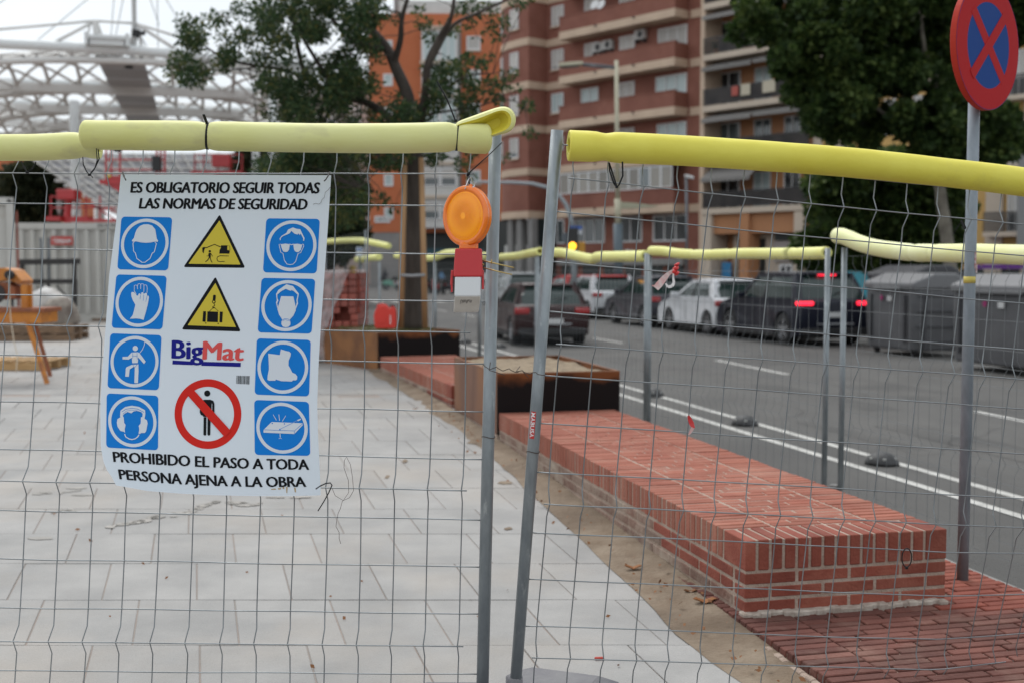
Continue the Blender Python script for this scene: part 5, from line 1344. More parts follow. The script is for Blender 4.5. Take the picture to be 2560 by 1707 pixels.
fp_.slab('shop_window', fp_.T(2650), fp_.T(2380), RZ, 1.5, -.8, -.7, M_shop)
q = MB(); q.box(fp_.P(fp_.T(2600), 5.0, .9), (1.6, .2, 4.8), ex, nn, UP); q.obj('grey_panel', mat('grey_panel', (.22, .22, .22), .7), pb)

# ---------------- orange building at the back
og = thing('apartment_building', 'orange building with a white glazed bay rising behind the staked tree', 'building', (-6, 110, 0))
YO = 112.0
fo2 = Fac(og, (0, YO), (1, .0), (0, -1))
XO = lambda px: (px - 1280) / F * YO; ZO = lambda py: CAMZ + (671 - py) * YO / F
def osl(name, a, b, y0, y1, d0, d1, m, lab=None): return fo2.slab(name, XO(a), XO(b), ZO(y1), ZO(y0), d0, d1, m, lab)
osl('wall', 926, 1262, 45, 582, -8, 0, M_owall, 'orange wall')
osl('parapet', 1000, 1262, 10, 45, -8, -.6, M_white_r); osl('chimney', 985, 1008, -10, 60, -3, -1.5, M_stone)
fo2.slab('ground_wall', XO(926), XO(1006), RZ, ZO(582), -8, -.05, M_stone, 'grey stone cladding'); fo2.slab('ground_wall', XO(1006), XO(1262), RZ, ZO(582), -8, -1.5, M_shop)
fo2.slab('shop_fascia', XO(1060), XO(1300), ZO(640), ZO(622), -1.5, -.2, mat('teal_fascia', (.02, .07, .09), .5)); 
q = MB(); q.box((XO(1279), YO - .3, ZO(605)), (1.1, .1, 1.3)); q.obj('blue_sign', mat('blue_sign_board', (.02, .10, .42), .5), og)
osl('glazed_bay', 1058, 1148, 80, 572, 0, 1.0, M_white_r)
for k in range(6):
    y0 = 92 + k * 82
    if k < 3:
        for a in (1062, 1104): fo2.window(XO(a), XO(a + 40), ZO(y0 + 74), ZO(y0), 1.0, 'light', 1, fr=.12)
    else:
        for a in (1062, 1104): fo2.window(XO(a), XO(a + 40), ZO(y0 + 50), ZO(y0 + 6), 1.0, 'shutter', 0, shut=.55, fr=.12)
    osl('bay_band', 1055, 1150, y0 - 10, y0 - 2, 0, 1.25, M_pale)
for k, (a, b) in enumerate(((1168, 1202),) * 5):
    y0 = 100 + k * 82; fo2.window(XO(a), XO(b), ZO(y0 + 34), ZO(y0), 0, 'light' if k else 'shutter', 0 if k == 0 else 1, fr=.14)
    fo2.slab('sill', XO(a - 2), XO(b + 2), ZO(y0 + 38), ZO(y0 + 35), 0, .2, M_pale)
for k in range(6): fo2.window(XO(962), XO(985), ZO(140 + k * 82), ZO(110 + k * 82), 0, 'light', 0, fr=.14)
fo2.window(XO(938), XO(977), ZO(558), ZO(542), 0, 'glass', 3, fr=.16)
osl('down_pipe', 1149, 1154, 60, 575, 0, .15, M_stone)
# pale houses seen between the leaves, left of it
lw = thing('apartment_building', 'pale and pinkish house block mostly hidden by the tree, left of the orange building', 'building', (-16, 125, 0))
YL = 125.0; fl = Fac(lw, (0, YL), (1, 0), (0, -1)); XL = lambda px: (px - 1280) / F * YL; ZLw = lambda py: CAMZ + (671 - py) * YL / F
fl.slab('wall', XL(640), XL(926), RZ, ZLw(225), -8, 0, mat('pale_pink_render', (.50, .40, .36), .85, c2=(.46, .43, .40), scale=.3))
for k in range(4):
    for a in (700, 760, 820, 880): fl.window(XL(a), XL(a + 26), ZLw(320 + k * 80), ZLw(270 + k * 80), 0, 'light' if (k + a) % 2 else 'shutter', 1, fr=.15, shut=.6)
    fl.slab('balcony_slab', XL(850), XL(926), ZLw(334 + k * 80), ZLw(326 + k * 80), 0, 1.2, M_white_r)
# orange block at the far left
ol = thing('apartment_building', 'orange block at the far left edge behind the white containers', 'building', (-40, 95, 0))
YL2 = 92.0; f2 = Fac(ol, (0, YL2), (1, 0), (0, -1)); X2 = lambda px: (px - 1280) / F * YL2; Z2 = lambda py: CAMZ + (671 - py) * YL2 / F
f2.slab('wall', X2(-260), X2(150), RZ, Z2(395), -8, 0, M_owall)
for a in (-60, 4, 70): f2.window(X2(a), X2(a + 20), Z2(480), Z2(440), 0, 'light', 1, fr=.12)
# ================================================================== trees
M_bark = mat('dark_bark', (.045, .036, .030), .95, c2=(.075, .062, .052), scale=6, bump=.8, bscale=14, stretch=(3, 3, .5))
M_bark2 = mat('plane_bark', (.12, .105, .085), .9, c2=(.22, .20, .16), scale=2.5, bump=.4, bscale=10)
def leafmat(name, c1, c2, c3, tr=.38):
    m = bpy.data.materials.new(name); m.use_nodes = True; n = m.node_tree; b = n.nodes['Principled BSDF']; b.inputs['Roughness'].default_value = .6; b.inputs['Specular IOR Level'].default_value = .2
    at = n.nodes.new('ShaderNodeAttribute'); at.attribute_name = 'tone'
    cr = n.nodes.new('ShaderNodeValToRGB'); e = cr.color_ramp.elements; e[0].position = 0; e[0].color = (*c1, 1); e[1].position = 1; e[1].color = (*c3, 1)
    k = e.new(.6); k.color = (*c2, 1)
    n.links.new(at.outputs['Fac'], cr.inputs[0]); n.links.new(cr.outputs[0], b.inputs['Base Color'])
    tl = n.nodes.new('ShaderNodeBsdfTranslucent'); ms = n.nodes.new('ShaderNodeMixShader'); ms.inputs[0].default_value = tr
    n.links.new(cr.outputs[0], tl.inputs[0]); n.links.new(b.outputs[0], ms.inputs[1]); n.links.new(tl.outputs[0], ms.inputs[2])
    n.links.new(ms.outputs[0], n.nodes['Material Output'].inputs[0]); return m
M_leaf1 = leafmat('dark_glossy_leaves', (.025, .05, .022), (.058, .10, .042), (.15, .15, .045))
M_leaf2 = leafmat('plane_tree_leaves', (.02, .04, .012), (.05, .085, .022), (.11, .15, .04))
M_leaf3 = leafmat('background_leaves', (.02, .03, .016), (.04, .05, .025), (.09, .085, .04))
import numpy as np
def leaves(name, clumps, per, lsize, m, parent, seed, aspect=.45, flat=.35, kind=None):
    """clumps: (centre, radius); every leaf is a bent four-sided blade"""
    r = np.random.default_rng(seed); V = []; T = []
    for c, rad in clumps:
        n = max(6, int(per * (rad / .3) ** 2)) if per > 0 else 20
        d = r.normal(size=(n, 3)); d /= np.linalg.norm(d, axis=1)[:, None]; rr = rad * (.25 + .75 * r.random(n) ** .6)
        p = np.array(c) + d * rr[:, None] * np.array([1, 1, .8])
        a = d + r.normal(size=(n, 3)) * .7; a[:, 2] -= .25; a /= np.linalg.norm(a, axis=1)[:, None]
        b = np.cross(a, r.normal(size=(n, 3))); b /= np.linalg.norm(b, axis=1)[:, None]
        nn_ = np.cross(a, b)
        s = lsize * (.6 + .8 * r.random(n))[:, None]; w_ = s * aspect
        q = np.stack([p, p + a * s * .5 + b * w_ * .5 + nn_ * s * .08, p + a * s, p + a * s * .5 - b * w_ * .5 + nn_ * s * .08], 1)
        V.append(q.reshape(-1, 3)); T.append(np.clip(.45 + .3 * r.normal(size=n) + .12 * r.normal(), 0, 1))
    V = np.concatenate(V); T = np.concatenate(T); nf = len(T)
    org = np.array(parent.location); V = V - org
    me = bpy.data.meshes.new(name); me.vertices.add(len(V)); me.vertices.foreach_set('co', V.astype(np.float32).ravel())
    me.loops.add(nf * 4); me.loops.foreach_set('vertex_index', np.arange(nf * 4, dtype=np.int32)); me.polygons.add(nf)
    me.polygons.foreach_set('loop_start', np.arange(0, nf * 4, 4, dtype=np.int32)); me.polygons.foreach_set('loop_total', np.full(nf, 4, dtype=np.int32))
    at = me.attributes.new('tone', 'FLOAT', 'FACE'); at.data.foreach_set('value', T.astype(np.float32)); me.materials.append(m); me.update(calc_edges=True)
    o = bpy.data.objects.new(name, me); COL.objects.link(o); o.parent = parent
    if kind: o['kind'] = kind
    return o, nf
def limb(q, pts, r0, r1, n=9, seed=0, rough=.06):
    """smooth, slightly crooked tapering branch through the points"""
    P_ = [Vector(p) for p in pts]; out = []; rad = []; tot = len(P_) - 1
    for i in range(tot):
        a, b, c, d = P_[max(i - 1, 0)], P_[i], P_[i + 1], P_[min(i + 2, tot)]
        for k in range(5):
            t = k / 5; out.append(.5 * ((2 * b) + (c - a) * t + (2 * a - 5 * b + 4 * c - d) * t * t + (3 * b - a - 3 * c + d) * t ** 3)); 
    out.append(P_[-1]); m_ = len(out)
    for i, p in enumerate(out):
        f = i / (m_ - 1); rad.append((r0 + (r1 - r0) * f) * (1 + .08 * noise.noise(p * 4)))
        if i: out[i] = p + Vector((noise.noise(p * 2 + Vector((seed, 0, 0))), noise.noise(p * 2 + Vector((0, seed, 9))), 0)) * rough
    q.tube(out, rad, n); return out
# ---------- staked tree in the farther planter
YT = p2FL.y + .95
t1_ = thing('planted_tree', 'young dark leaved tree in the far planter, its thin crown spreading across the sky', 'tree', (W(1030, 818, YT).x, YT, .6))
tk = MB(); D = lambda px, py, dy=0: W(px, py, YT + dy)
limb(tk, [D(1027, 822), D(1029, 700), D(1033, 560), D(1034, 440), D(1036, 340), D(1034, 285)], .172, .10, 14, 1, .0)
tk.obj('trunk', M_bark, t1_, smooth=True)
b = MB(); brs = []
def br(pts, r0, r1, s): brs.append(limb(b, [D(*p) for p in pts], r0, r1, 8, s, .05))
br([(1034, 320, 0), (1020, 240, .1), (985, 160, .2), (960, 110, .3), (925, 60, .5), (900, 0, .6), (880, -60, .7)], .095, .035, 2)
br([(985, 165, .2), (1000, 90, .0), (1015, 20, -.2), (1030, -50, -.3)], .05, .02, 3)
br([(1040, 320, 0), (1062, 240, -.3), (1075, 160, -.5), (1100, 90, -.6), (1128, 40, -.8), (1140, -30, -.9)], .07, .02, 4)
br([(1072, 170, -.5), (1130, 70, -.6), (1190, 35, -.7), (1260, 5, -.8), (1330, -30, -.9)], .03, .012, 5)
br([(1055, 260, -.2), (1120, 220, .2), (1180, 190, .3), (1230, 185, .4)], .028, .008, 6)
br([(1036, 360, 0), (980, 300, .4), (920, 260, .6), (850, 240, .7), (780, 200, .9), (745, 120, 1), (735, 30, 1.1), (730, -40, 1.1)], .065, .022, 7)
br([(850, 242, .7), (800, 170, .5), (760, 100, .4), (720, 30, .3), (700, -40, .3)], .035, .015, 8)
br([(800, 215, .8), (720, 180, .6), (640, 165, .4), (560, 145, .3), (500, 110, .2), (460, 60, .2)], .032, .008, 9)
br([(640, 168, .4), (580, 175, .2), (520, 178, .1), (450, 185, 0)], .014, .005, 10)
br([(600, 150, .4), (590, 90, .3), (560, 45, .2)], .013, .005, 11)
br([(960, 120, .3), (900, 110, .1), (840, 60, 0), (800, 10, -.1), (780, -50, -.1)], .04, .015, 12)
br([(1036, 400, 0), (1080, 385, .3), (1140, 400, .4), (1180, 420, .4)], .022, .006, 13)
br([(1034, 420, 0), (990, 400, -.3), (940, 430, -.4), (900, 470, -.5)], .022, .006, 14)
br([(1050, 290, 0), (1110, 280, .2), (1180, 270, .3), (1260, 250, .2), (1310, 265, .1)], .02, .006, 15)
b.obj('branches', M_bark, t1_, smooth=True)
r = random.Random(12); cl = []
def fill(poly, n, r0, r1, dy0, dy1, dens=None):
    """clump positions inside a region of the crown, measured in the photo, spread in depth"""
    xs = [p[0] for p in poly]; ys_ = [p[1] for p in poly]; k = 0
    while k < n:
        x = r.uniform(min(xs), max(xs)); y_ = r.uniform(min(ys_), max(ys_)); ins = False
        for i in range(len(poly)):
            (x1, y1), (x2, y2) = poly[i], poly[i - 1]
            if (y1 > y_) != (y2 > y_) and x < (x2 - x1) * (y_ - y1) / (y2 - y1) + x1: ins = not ins
        if not ins: continue
        if noise.noise(Vector((x / 62, y_ / 50, 5))) < (-.16 if dens is None else dens): continue
        cl.append((tuple(D(x, y_, r.uniform(dy0, dy1))), r.uniform(r0, r1))); k += 1
fill([(425, 75), (470, 25), (520, 40), (570, 5), (650, 10), (690, 100), (660, 170), (600, 160), (560, 200), (490, 215), (425, 190), (440, 150), (500, 140), (450, 110)], 62, .09, .18, -.5, .8, -.1)
fill([(630, 0), (730, -60), (960, -60), (960, 120), (900, 220), (860, 320), (720, 340), (655, 290), (640, 200), (690, 150)], 190, .11, .22, -1, 1.2, -.02)
fill([(840, 150), (1000, 230), (1030, 290), (1010, 420), (900, 430), (830, 330)], 60, .10, .20, -1, 1)
fill([(640, 360), (800, 340), (900, 400), (900, 520), (840, 560), (760, 520), (660, 440)], 85, .12, .24, -.6, 1.4)
fill([(1040, 180), (1160, 150), (1200, 240), (1210, 310), (1080, 330), (1030, 300)], 46, .08, .16, -.8, .6)
for x, y_, rd in ((1060, 60, .12), (1075, 95, .12), (1050, 30, .1), (1120, 70, .12), (1135, 75, .1), (1090, 210, .13), (1105, 235, .12), (1072, 235, .1), (1180, 10, .12), (1200, 30, .12), (1225, 22, .12), (1250, 60, .11), (1258, 48, .1), (1240, 92, .09), (1220, 75, .08), (1290, 8, .1), (1315, 0, .1),
                 (1185, 45, .09), (1150, 25, .1), (1210, 148, .08), (1228, 142, .06), (1175, 145, .1), (1190, 152, .09), (1200, 165, .09), (1260, 190, .11), (1285, 187, .1), (1215, 212, .12), (1240, 210, .12), (1262, 215, .1), (1225, 245, .11), (1245, 240, .1), (1290, 225, .06), (1310, 265, .11), (1320, 262, .08), (1320, 332, .12), (1250, 255, .08),
                 (1090, 400, .14), (1100, 388, .1), (1070, 395, .1), (1160, 405, .1), (1150, 420, .1), (1182, 385, .1), (1180, 440, .07), (1262, 395, .07), (1012, 420, .1), (1000, 410, .09), (945, 500, .1), (960, 495, .08), (985, 520, .08), (1020, 395, .1), (950, 30, .14), (985, 50, .1), (1160, 200, .12), (1130, 195, .12), (1140, 240, .12), (1170, 60, .07), (1200, 95, .04), (1230, 60, .07)):
    for k in range(2): cl.append((tuple(D(x + r.uniform(-6, 6), y_ + r.uniform(-5, 5), r.uniform(-.5, .5))), rd * r.uniform(.7, 1)))
leaves('crown', cl, 300, .066, M_leaf1, t1_, 3, aspect=.5)
# twigs joining clumps to the nearest branch
tw = MB(); ctr = [p for L in brs for p in L]
for c, rad in cl[::2]:
    c = Vector(c); nb = min(ctr, key=lambda p: (p - c).length)
    if (nb - c).length < 2.2: tw.tube([nb, (nb + c) / 2 + Vector((0, 0, .05)), c], [.008, .006, .003], 5, caps=False)
tw.obj('twigs', M_bark, t1_, kind='stuff')
# stakes and tie
M_stake = mat('round_pine_stake', (.40, .24, .12), .8, c2=(.30, .17, .08), scale=3, stretch=(2, 2, .3))
for px, px2, la in ((1002, 1012, 'left round wooden stake beside the trunk of the planted tree'), (1063, 1053, 'right round wooden stake beside the trunk of the planted tree')):
    o = thing('tree_stake', la, 'stake', W(px, 818, YT - .28), 0, 'stakes of the planted tree')
    q = MB(); q.tube([W(px, 822, YT - .3), W((px + px2) / 2, 600, YT - .3), W(px2 if px < 1030 else px2, 395, YT - .3)], [.042, .04, .036], 12); q.obj('pole', M_stake, o, smooth=True)
q = MB(); q.tube([W(1002, 688, YT - .36), W(1030, 690, YT - .40), W(1062, 688, YT - .36)], .02, 8)
label(q.obj('tree_tie', mat('grey_rubber_band', (.30, .31, .32), .6), smooth=True), 'pale band holding the trunk between its two stakes', 'tree tie')

# ---------- big plane tree on the right
YP = 33.0
t2_ = thing('plane_tree', 'large dark green leafy tree with a pale trunk on the right behind the bins', 'tree', (W(2372, 741, YP).x, YP, RZ))
E_ = lambda px, py, dy=0: W(px, py, YP + dy)
tk = MB(); limb(tk, [E_(2395, 832), E_(2380, 700), E_(2362, 560), E_(2352, 480), E_(2340, 400)], .20, .13, 12, 4, .04)
tk.obj('trunk', M_bark2, t2_, smooth=True)
b = MB(); 
def b2(pts, r0, r1, s): limb(b, [E_(*p) for p in pts], r0, r1, 8, s, .12)
b2([(2340, 410, 0), (2320, 350, .3), (2270, 250, .5), (2210, 170, .6), (2150, 60, .8), (2120, -60, 1)], .12, .04, 21)
b2([(2342, 400, 0), (2345, 300, -.3), (2330, 180, -.5), (2300, 60, -.6), (2290, -80, -.6)], .10, .04, 22)
b2([(2320, 350, 0), (2250, 310, -.5), (2150, 240, -.8), (2040, 160, -1), (1960, 60, -1)], .07, .02, 23)
b2([(2345, 380, 0), (2420, 300, .2), (2470, 200, .4), (2520, 80, .5)], .08, .03, 24)
b2([(2270, 250, 0), (2180, 220, .5), (2080, 130, .6), (1980, 40, .5)], .05, .02, 25)
b.obj('branches', M_bark2, t2_, smooth=True)
cl = []
def fill2(poly, n, r0, r1, dy0, dy1, thr=-.3, Fn=E_):
    xs = [p[0] for p in poly]; ys_ = [p[1] for p in poly]; k = 0; out = []
    while k < n:
        x = r.uniform(min(xs), max(xs)); y_ = r.uniform(min(ys_), max(ys_)); ins = False
        for i in range(len(poly)):
            (x1, y1), (x2, y2) = poly[i], poly[i - 1]
            if (y1 > y_) != (y2 > y_) and x < (x2 - x1) * (y_ - y1) / (y2 - y1) + x1: ins = not ins
        if not ins or noise.noise(Vector((x / 55, y_ / 45, 15))) < thr: continue
        out.append((tuple(Fn(x, y_, r.uniform(dy0, dy1))), r.uniform(r0, r1))); k += 1
    return out
cl += fill2([(1800, -80), (1830, 20), (1850, 80), (1960, 110), (1935, 170), (1940, 250), (2010, 230), (2050, 330), (2150, 345), (2240, 370), (2390, 390), (2420, 330), (2380, 240), (2370, 120), (2400, -80)], 270, .2, .48, -2, 2.5, -.02)
cl += fill2([(1960, 60), (2380, 60), (2380, 360), (2080, 310), (1980, 200)], 46, .3, .55, -1, 2, -.05)
cl += fill2([(2360, -80), (2620, -80), (2600, 60), (2540, 100), (2520, 40), (2380, 60)], 70, .25, .5, -1, 2)
cl += fill2([(2380, 260), (2520, 280), (2540, 370), (2500, 385), (2430, 400), (2360, 380)], 60, .25, .45, -1, 1)
leaves('crown', cl, 150, .17, M_leaf2, t2_, 8, aspect=.8)
# shorter dense tree under it
YQ = 40.0; t3_ = thing('street_tree', 'short dense dark tree filling the gap behind the cars, left of the pale trunk', 'tree', (W(2230, 741, YQ).x, YQ, RZ))
Q_ = lambda px, py, dy=0: W(px, py, YQ + dy)
tk = MB(); limb(tk, [Q_(2260, 800), Q_(2255, 700), Q_(2240, 560)], .22, .12, 10, 5, .03); tk.obj('trunk', M_bark, t3_, smooth=True)
cl = fill2([(2040, 440), (2120, 400), (2380, 420), (2390, 520), (2370, 640), (2330, 690), (2240, 650), (2140, 650), (2010, 660), (2020, 600), (2070, 560)], 260, .35, .75, -1.5, 2, -.6, Q_)
leaves('crown', cl, 90, .2, M_leaf2, t3_, 9, aspect=.8)
# ---------- background trees, left
def bgtree(lab, px, base, Y, poly, n, seed, lm=M_leaf3, r0=.5, r1=1.0, per=34, ls=.3):
    o = thing('street_tree', lab, 'tree', (W(px, base, Y).x, Y, RZ)); B_ = lambda x, y_, dy=0: W(x, y_, Y + dy)
    zb = RZ; tk = MB(); x0 = W(px, 600, Y).x; top = W(px, sum(p[1] for p in poly) / len(poly), Y)
    limb(tk, [(x0, Y, zb), (x0 + .1, Y, zb + 2), tuple(top)], .24, .10, 9, seed, .05); tk.obj('trunk', M_bark, o, smooth=True)
    leaves('crown', fill2(poly, n, r0, r1, -1.5, 1.5, -.45, B_), per, ls, lm, o, seed, aspect=.7)
bgtree('dark tree mass seen between the sign and the tree trunk', 815, 720, 58, [(740, 395), (790, 380), (860, 420), (890, 470), (880, 560), (900, 600), (830, 640), (740, 640)], 130, 31)
bgtree('dark leafy tree hidden behind the sign, its side showing right of the sign', 700, 720, 66, [(600, 380), (700, 360), (770, 390), (800, 480), (790, 640), (620, 640)], 120, 32)
bgtree('small leafy tree in front of the orange block at the far left', 95, 700, 74, [(30, 440), (60, 400), (100, 385), (140, 420), (150, 480), (140, 540), (60, 560), (20, 500)], 70, 33)
bgtree('low dark tree rising over the left white container', 5, 700, 80, [(-60, 440), (10, 460), (18, 520), (10, 560), (-60, 560)], 35, 34)
bgtree('far street trees beyond the junction, left of the orange building', 640, 720, 95, [(560, 520), (660, 500), (700, 560), (700, 660), (560, 660)], 50, 35)
# ================================================================== vehicles
M_tyre = mat('tyre_rubber', (.015, .015, .016), .8); M_rim = mat('alloy_rim', (.42, .43, .45), .3, .8); M_cglass = mat('car_glass', (.02, .035, .032), .08, spec=.55)
M_tail = mat('tail_lamp_red', (.28, .01, .012), .2, emit=(.6, .01, .01), estr=.05); M_tailon = mat('lit_tail_lamp', (.8, .02, .03), .3, emit=(1, .02, .05), estr=2.0)
M_head = mat('head_lamp', (.5, .52, .54), .1, .2); M_plate = mat('number_plate', (.55, .55, .55), .5); M_trim = mat('black_trim', (.015, .015, .016), .6)
def paint(name, c): return mat(name, c, .35, .0, coat=.15, spec=.22)
def wheel(par, x, y, side, r, wname='wheel'):
    q = MB(); q.lathe([(r * .62, -.10), (r * .93, -.105), (r, -.08), (r, .08), (r * .93, .105), (r * .62, .10)], (x, y, r), 28, (0, 1, 0), caps=False)
    w_ = q.obj(wname, M_tyre, par, smooth=True, local=True)
    g = MB(); c = Vector((x, y + side * .085, r)); g.lathe([(r * .66, -.05 * side), (r * .66, .012 * side), (r * .60, .015 * side), (r * .58, -.03 * side)], c, 28, (0, 1, 0), caps=False)
    for k in range(5):
        a = 6.283 * k / 5 + .3; d = Vector((math.cos(a), 0, math.sin(a))); g.bar(c + d * .04, c + d * r * .61, .055, .02, up=(0, 1, 0))
    g.lathe([(.06, -.03 * side), (.05, .015 * side), (.0, .018 * side)], c, 14, (0, 1, 0), caps=False)
    g.obj('rim', M_rim, w_, smooth=False, local=True)
    g = MB(); g.lathe([(.001, 0), (r * .6, 0)], c + Vector((0, -.05 * side, 0)), 20, (0, 1, 0), caps=False); g.obj('brake_disc', M_trim, w_, local=True)
def car(lab, loc, heading, pm, L=4.05, Wd=1.76, H=1.46, belt=.98, wr=.31, xr=.62, wb=2.55, roofm=None, lit=False, hood=.98, tailx=.30, roofx0=.62, roofx1=.50, name='parked_car', group=None, cat='car', rack=False, plate='8'):
    """x points to the front; origin under the rear bumper"""
    root = thing(name, lab, cat, loc, heading, group); h = Wd / 2; ar = wr + .07; xf = xr + wb
    def arch(cx, rev=False):
        o = [(cx + ar * math.cos(a), wr + ar * math.sin(a)) for a in [R(-20 + 220 * k / 12) for k in range(13)]]
        return o
    top = [(.06, .42), (.02, .62), (.07, belt - .06), (.16, belt), (L * .35, belt + .0), (L * .66, belt - .02), (L * .72, belt - .01), (L * .80, hood * .9), (L * .93, hood * .78), (L - .03, .60), (L, .45), (L - .05, .24)]
    bottom = []
    for cx in (xf, xr):
        a = arch(cx); bottom += [p for p in a if p[1] > .2]
    bottom = [(L - .12, .2)] + [p for p in bottom] + [(.10, .24)]
    poly = top + bottom
    secs = [(-h, .955, .02), (-h + .03, .985, .01), (-h + .12, 1, 0), (h - .12, 1, 0), (h - .03, .985, .01), (h, .955, .02)]
    cx, cz = L / 2, .62; q = MB(); n = len(poly)
    vs = []
    for y, s, _ in secs:
        for i, (x, z) in enumerate(poly):
            if i < len(top): vs.append((cx + (x - cx) * (s if (i < 4 or i > 8) else 1), y, cz + (z - cz) * s))
            else: vs.append((x if i not in (len(top), n - 1) else cx + (x - cx) * s, y, z))
    # wheel housings stay closed across the width, so the arches only notch the outer sections
    for k in (2, 3):
        for i in range(len(top), n):
            pass
    fs = [(k * n + i, k * n + (i + 1) % n, (k + 1) * n + (i + 1) % n, (k + 1) * n + i) for k in range(len(secs) - 1) for i in range(n)]
    fs += [tuple(range(n)), tuple(reversed([(len(secs) - 1) * n + i for i in range(n)]))]
    q.add(vs, fs); body = q.obj('body', pm, root, smooth=False, local=True)
    body.modifiers.new('b', 'BEVEL').width = .035; body.modifiers['b'].segments = 3; body.modifiers['b'].limit_method = 'ANGLE'; body.modifiers['b'].angle_limit = R(28)
    for p in body.data.polygons: p.use_smooth = True
    # glasshouse
    x0, x1 = .16, L * .725; rx0, rx1 = roofx0, L * roofx1; hb = h - .07; hr = h - .24; zr = H - .05
    def loop(xa, xb, hw, z, cut=.10):
        return [(xa, -hw + cut, z), (xa + cut * .6, -hw, z), (xb - cut * 1.5, -hw, z), (xb, -hw + cut * 2, z), (xb, hw - cut * 2, z), (xb - cut * 1.5, hw, z), (xa + cut * .6, hw, z), (xa, hw - cut, z)]
    A_ = loop(x0, x1, hb, belt - .03); M_ = loop(x0 + (rx0 - x0) * .5 - .03, x1 + (rx1 - x1) * .5 + .06, (hb + hr) / 2 + .02, (belt + zr) / 2); B_ = loop(rx0, rx1, hr, zr)
    q = MB(); q.add(A_ + M_ + B_, [(k * 8 + i, k * 8 + (i + 1) % 8, (k + 1) * 8 + (i + 1) % 8, (k + 1) * 8 + i) for k in range(2) for i in range(8)] + [tuple(range(16, 24))])
    q.obj('window_glass', M_cglass, root, smooth=False, local=True)
    rm = roofm or pm
    C_ = loop(rx0 - .05, rx1 + .03, hr + .02, zr - .01); Dd = loop(rx0 + .02, rx1 - .12, hr - .05, zr + .045); E__ = loop(rx0 + .25, rx1 - .35, hr - .25, zr + .06)
    q = MB(); q.add(C_ + Dd + E__, [(k * 8 + i, k * 8 + (i + 1) % 8, (k + 1) * 8 + (i + 1) % 8, (k + 1) * 8 + i) for k in range(2) for i in range(8)] + [tuple(range(16, 24)), tuple(reversed(range(8)))])
    if True: q.box((rx0 - .04, 0, zr + .012), (.16, hr * 1.8, .03), bev=.01)      # rear spoiler lip
    q.obj('roof', rm, root, smooth=True, local=True)
    q = MB(); o_ = .012
    for s in (-1, 1):
        def pil(a, b, wd):      # a on belt, b on roof
            q.bar((a[0], s * (a[1] + o_), a[2]), ((a[0] + b[0]) / 2, s * ((a[1] + b[1]) / 2 + .03), (a[2] + b[2]) / 2), wd, .03, up=(0, s, .2)); q.bar(((a[0] + b[0]) / 2, s * ((a[1] + b[1]) / 2 + .03), (a[2] + b[2]) / 2), (b[0], s * (b[1] + o_), b[2]), wd, .03, up=(0, s, .2))
        pil((x1 - .14, hb, belt - .03), (rx1 - .13, hr, zr), .07)
        pil((x0 + .16, hb, belt - .03), (rx0 + .12, hr, zr), .30 if H < 1.6 else .2)
        q.bar((rx0 - .0, s * (hr + .01), zr - .02), (rx1 - .05, s * (hr + .01), zr - .02), .05, .09)
        q.bar((x0 + .02, s * (hb - .07), belt - .03), (rx0 - .02, s * (hr - .05), zr), .10, .04, up=(-1, 0, .4))
        q.bar((x0 + .1, s * (hb + o_), belt - .01), (x1 - .1, s * (hb + o_), belt - .02), .03, .05)
    q.obj('pillar', pm, root, local=True)
    q = MB()
    for s in (-1, 1): 
        q.bar((L * .42, s * (hb + o_), belt - .02), (L * .40, s * (hr + .012), zr), .07, .035, up=(0, s, .2))
        q.box((L * .5, s * (h + .002), .62), (.012, .01, .5)); q.box((L * .27 + .12, s * (h + .002), .66), (.012, .01, .42))
    q.box((.03, 0, .33), (.10, Wd * .9, .16), bev=.03); q.box((L - .02, 0, .40), (.06, Wd * .72, .2), bev=.02)
    for s in (-1, 1): q.box((L * .5, s * (h - .02), .225), (wb * .74, .05, .09), bev=.01)
    q.box((L / 2, 0, .22), (L * .9, Wd * .75, .1)); q.obj('black_trim', M_trim, root, local=True)
    for x in (xr, xf):
        for s in (-1, 1): wheel(root, x, s * (h - .115), s, wr)
    if not lit: tl = M_tail
    else: tl = M_tailon
    for s in (-1, 1):
        q = MB(); q.box((.075, s * (h - .17), belt - (.14 if not lit else .10)), (.12, .34 if not lit else .40, .14 if not lit else .085), (1, -.10 * s, 0), bev=.03); q.obj('tail_light', tl, root, local=True, smooth=True)
        q = MB(); q.box((L * .935, s * (h - .24), .66), (.26, .32, .13), (1, -.25 * s, -.15), bev=.03); q.obj('headlight', M_head, root, local=True, smooth=True)
        q = MB(); q.box((L * .635, s * (h + .08), belt + .05), (.13, .2, .13), bev=.03); q.obj('wing_mirror', pm, root, local=True, smooth=True)
        q = MB(); q.box((L * .43, s * (h + .006), .77), (.16, .02, .025), bev=.005); q.obj('door_handle', pm, root, local=True)
    if lit: q = MB(); q.box((rx0 - .07, 0, zr - .01), (.05, .45, .04), bev=.01); q.obj('brake_light', M_tailon, root, local=True)
    q = MB(); q.box((.012, 0, .56 if H < 1.6 else .70), (.02, .50, .115), bev=.004); pl = q.obj('number_plate', M_plate, root, local=True)
    q = MB(); q.box((.03, 0, .50), (.04, Wd * .5, .03)); q.obj('chrome_strip', M_rim, root, local=True)
    q = MB(); q.bar((.15, -.05, belt + .12), (.30, -.38, belt + .16), .02, .02); q.obj('rear_wiper', M_trim, root, local=True)
    if rack:
        q = MB()
        for s in (-1, 1): q.bar((rx0 + .1, s * (hr - .02), zr + .10), (rx1 - .2, s * (hr - .02), zr + .10), .035, .035); 
        for s in (-1, 1):
            for x in (rx0 + .12, rx1 - .25): q.box((x, s * (hr - .02), zr + .06), (.06, .03, .07))
        q.obj('roof_rail', M_rim, root, local=True)
    return root
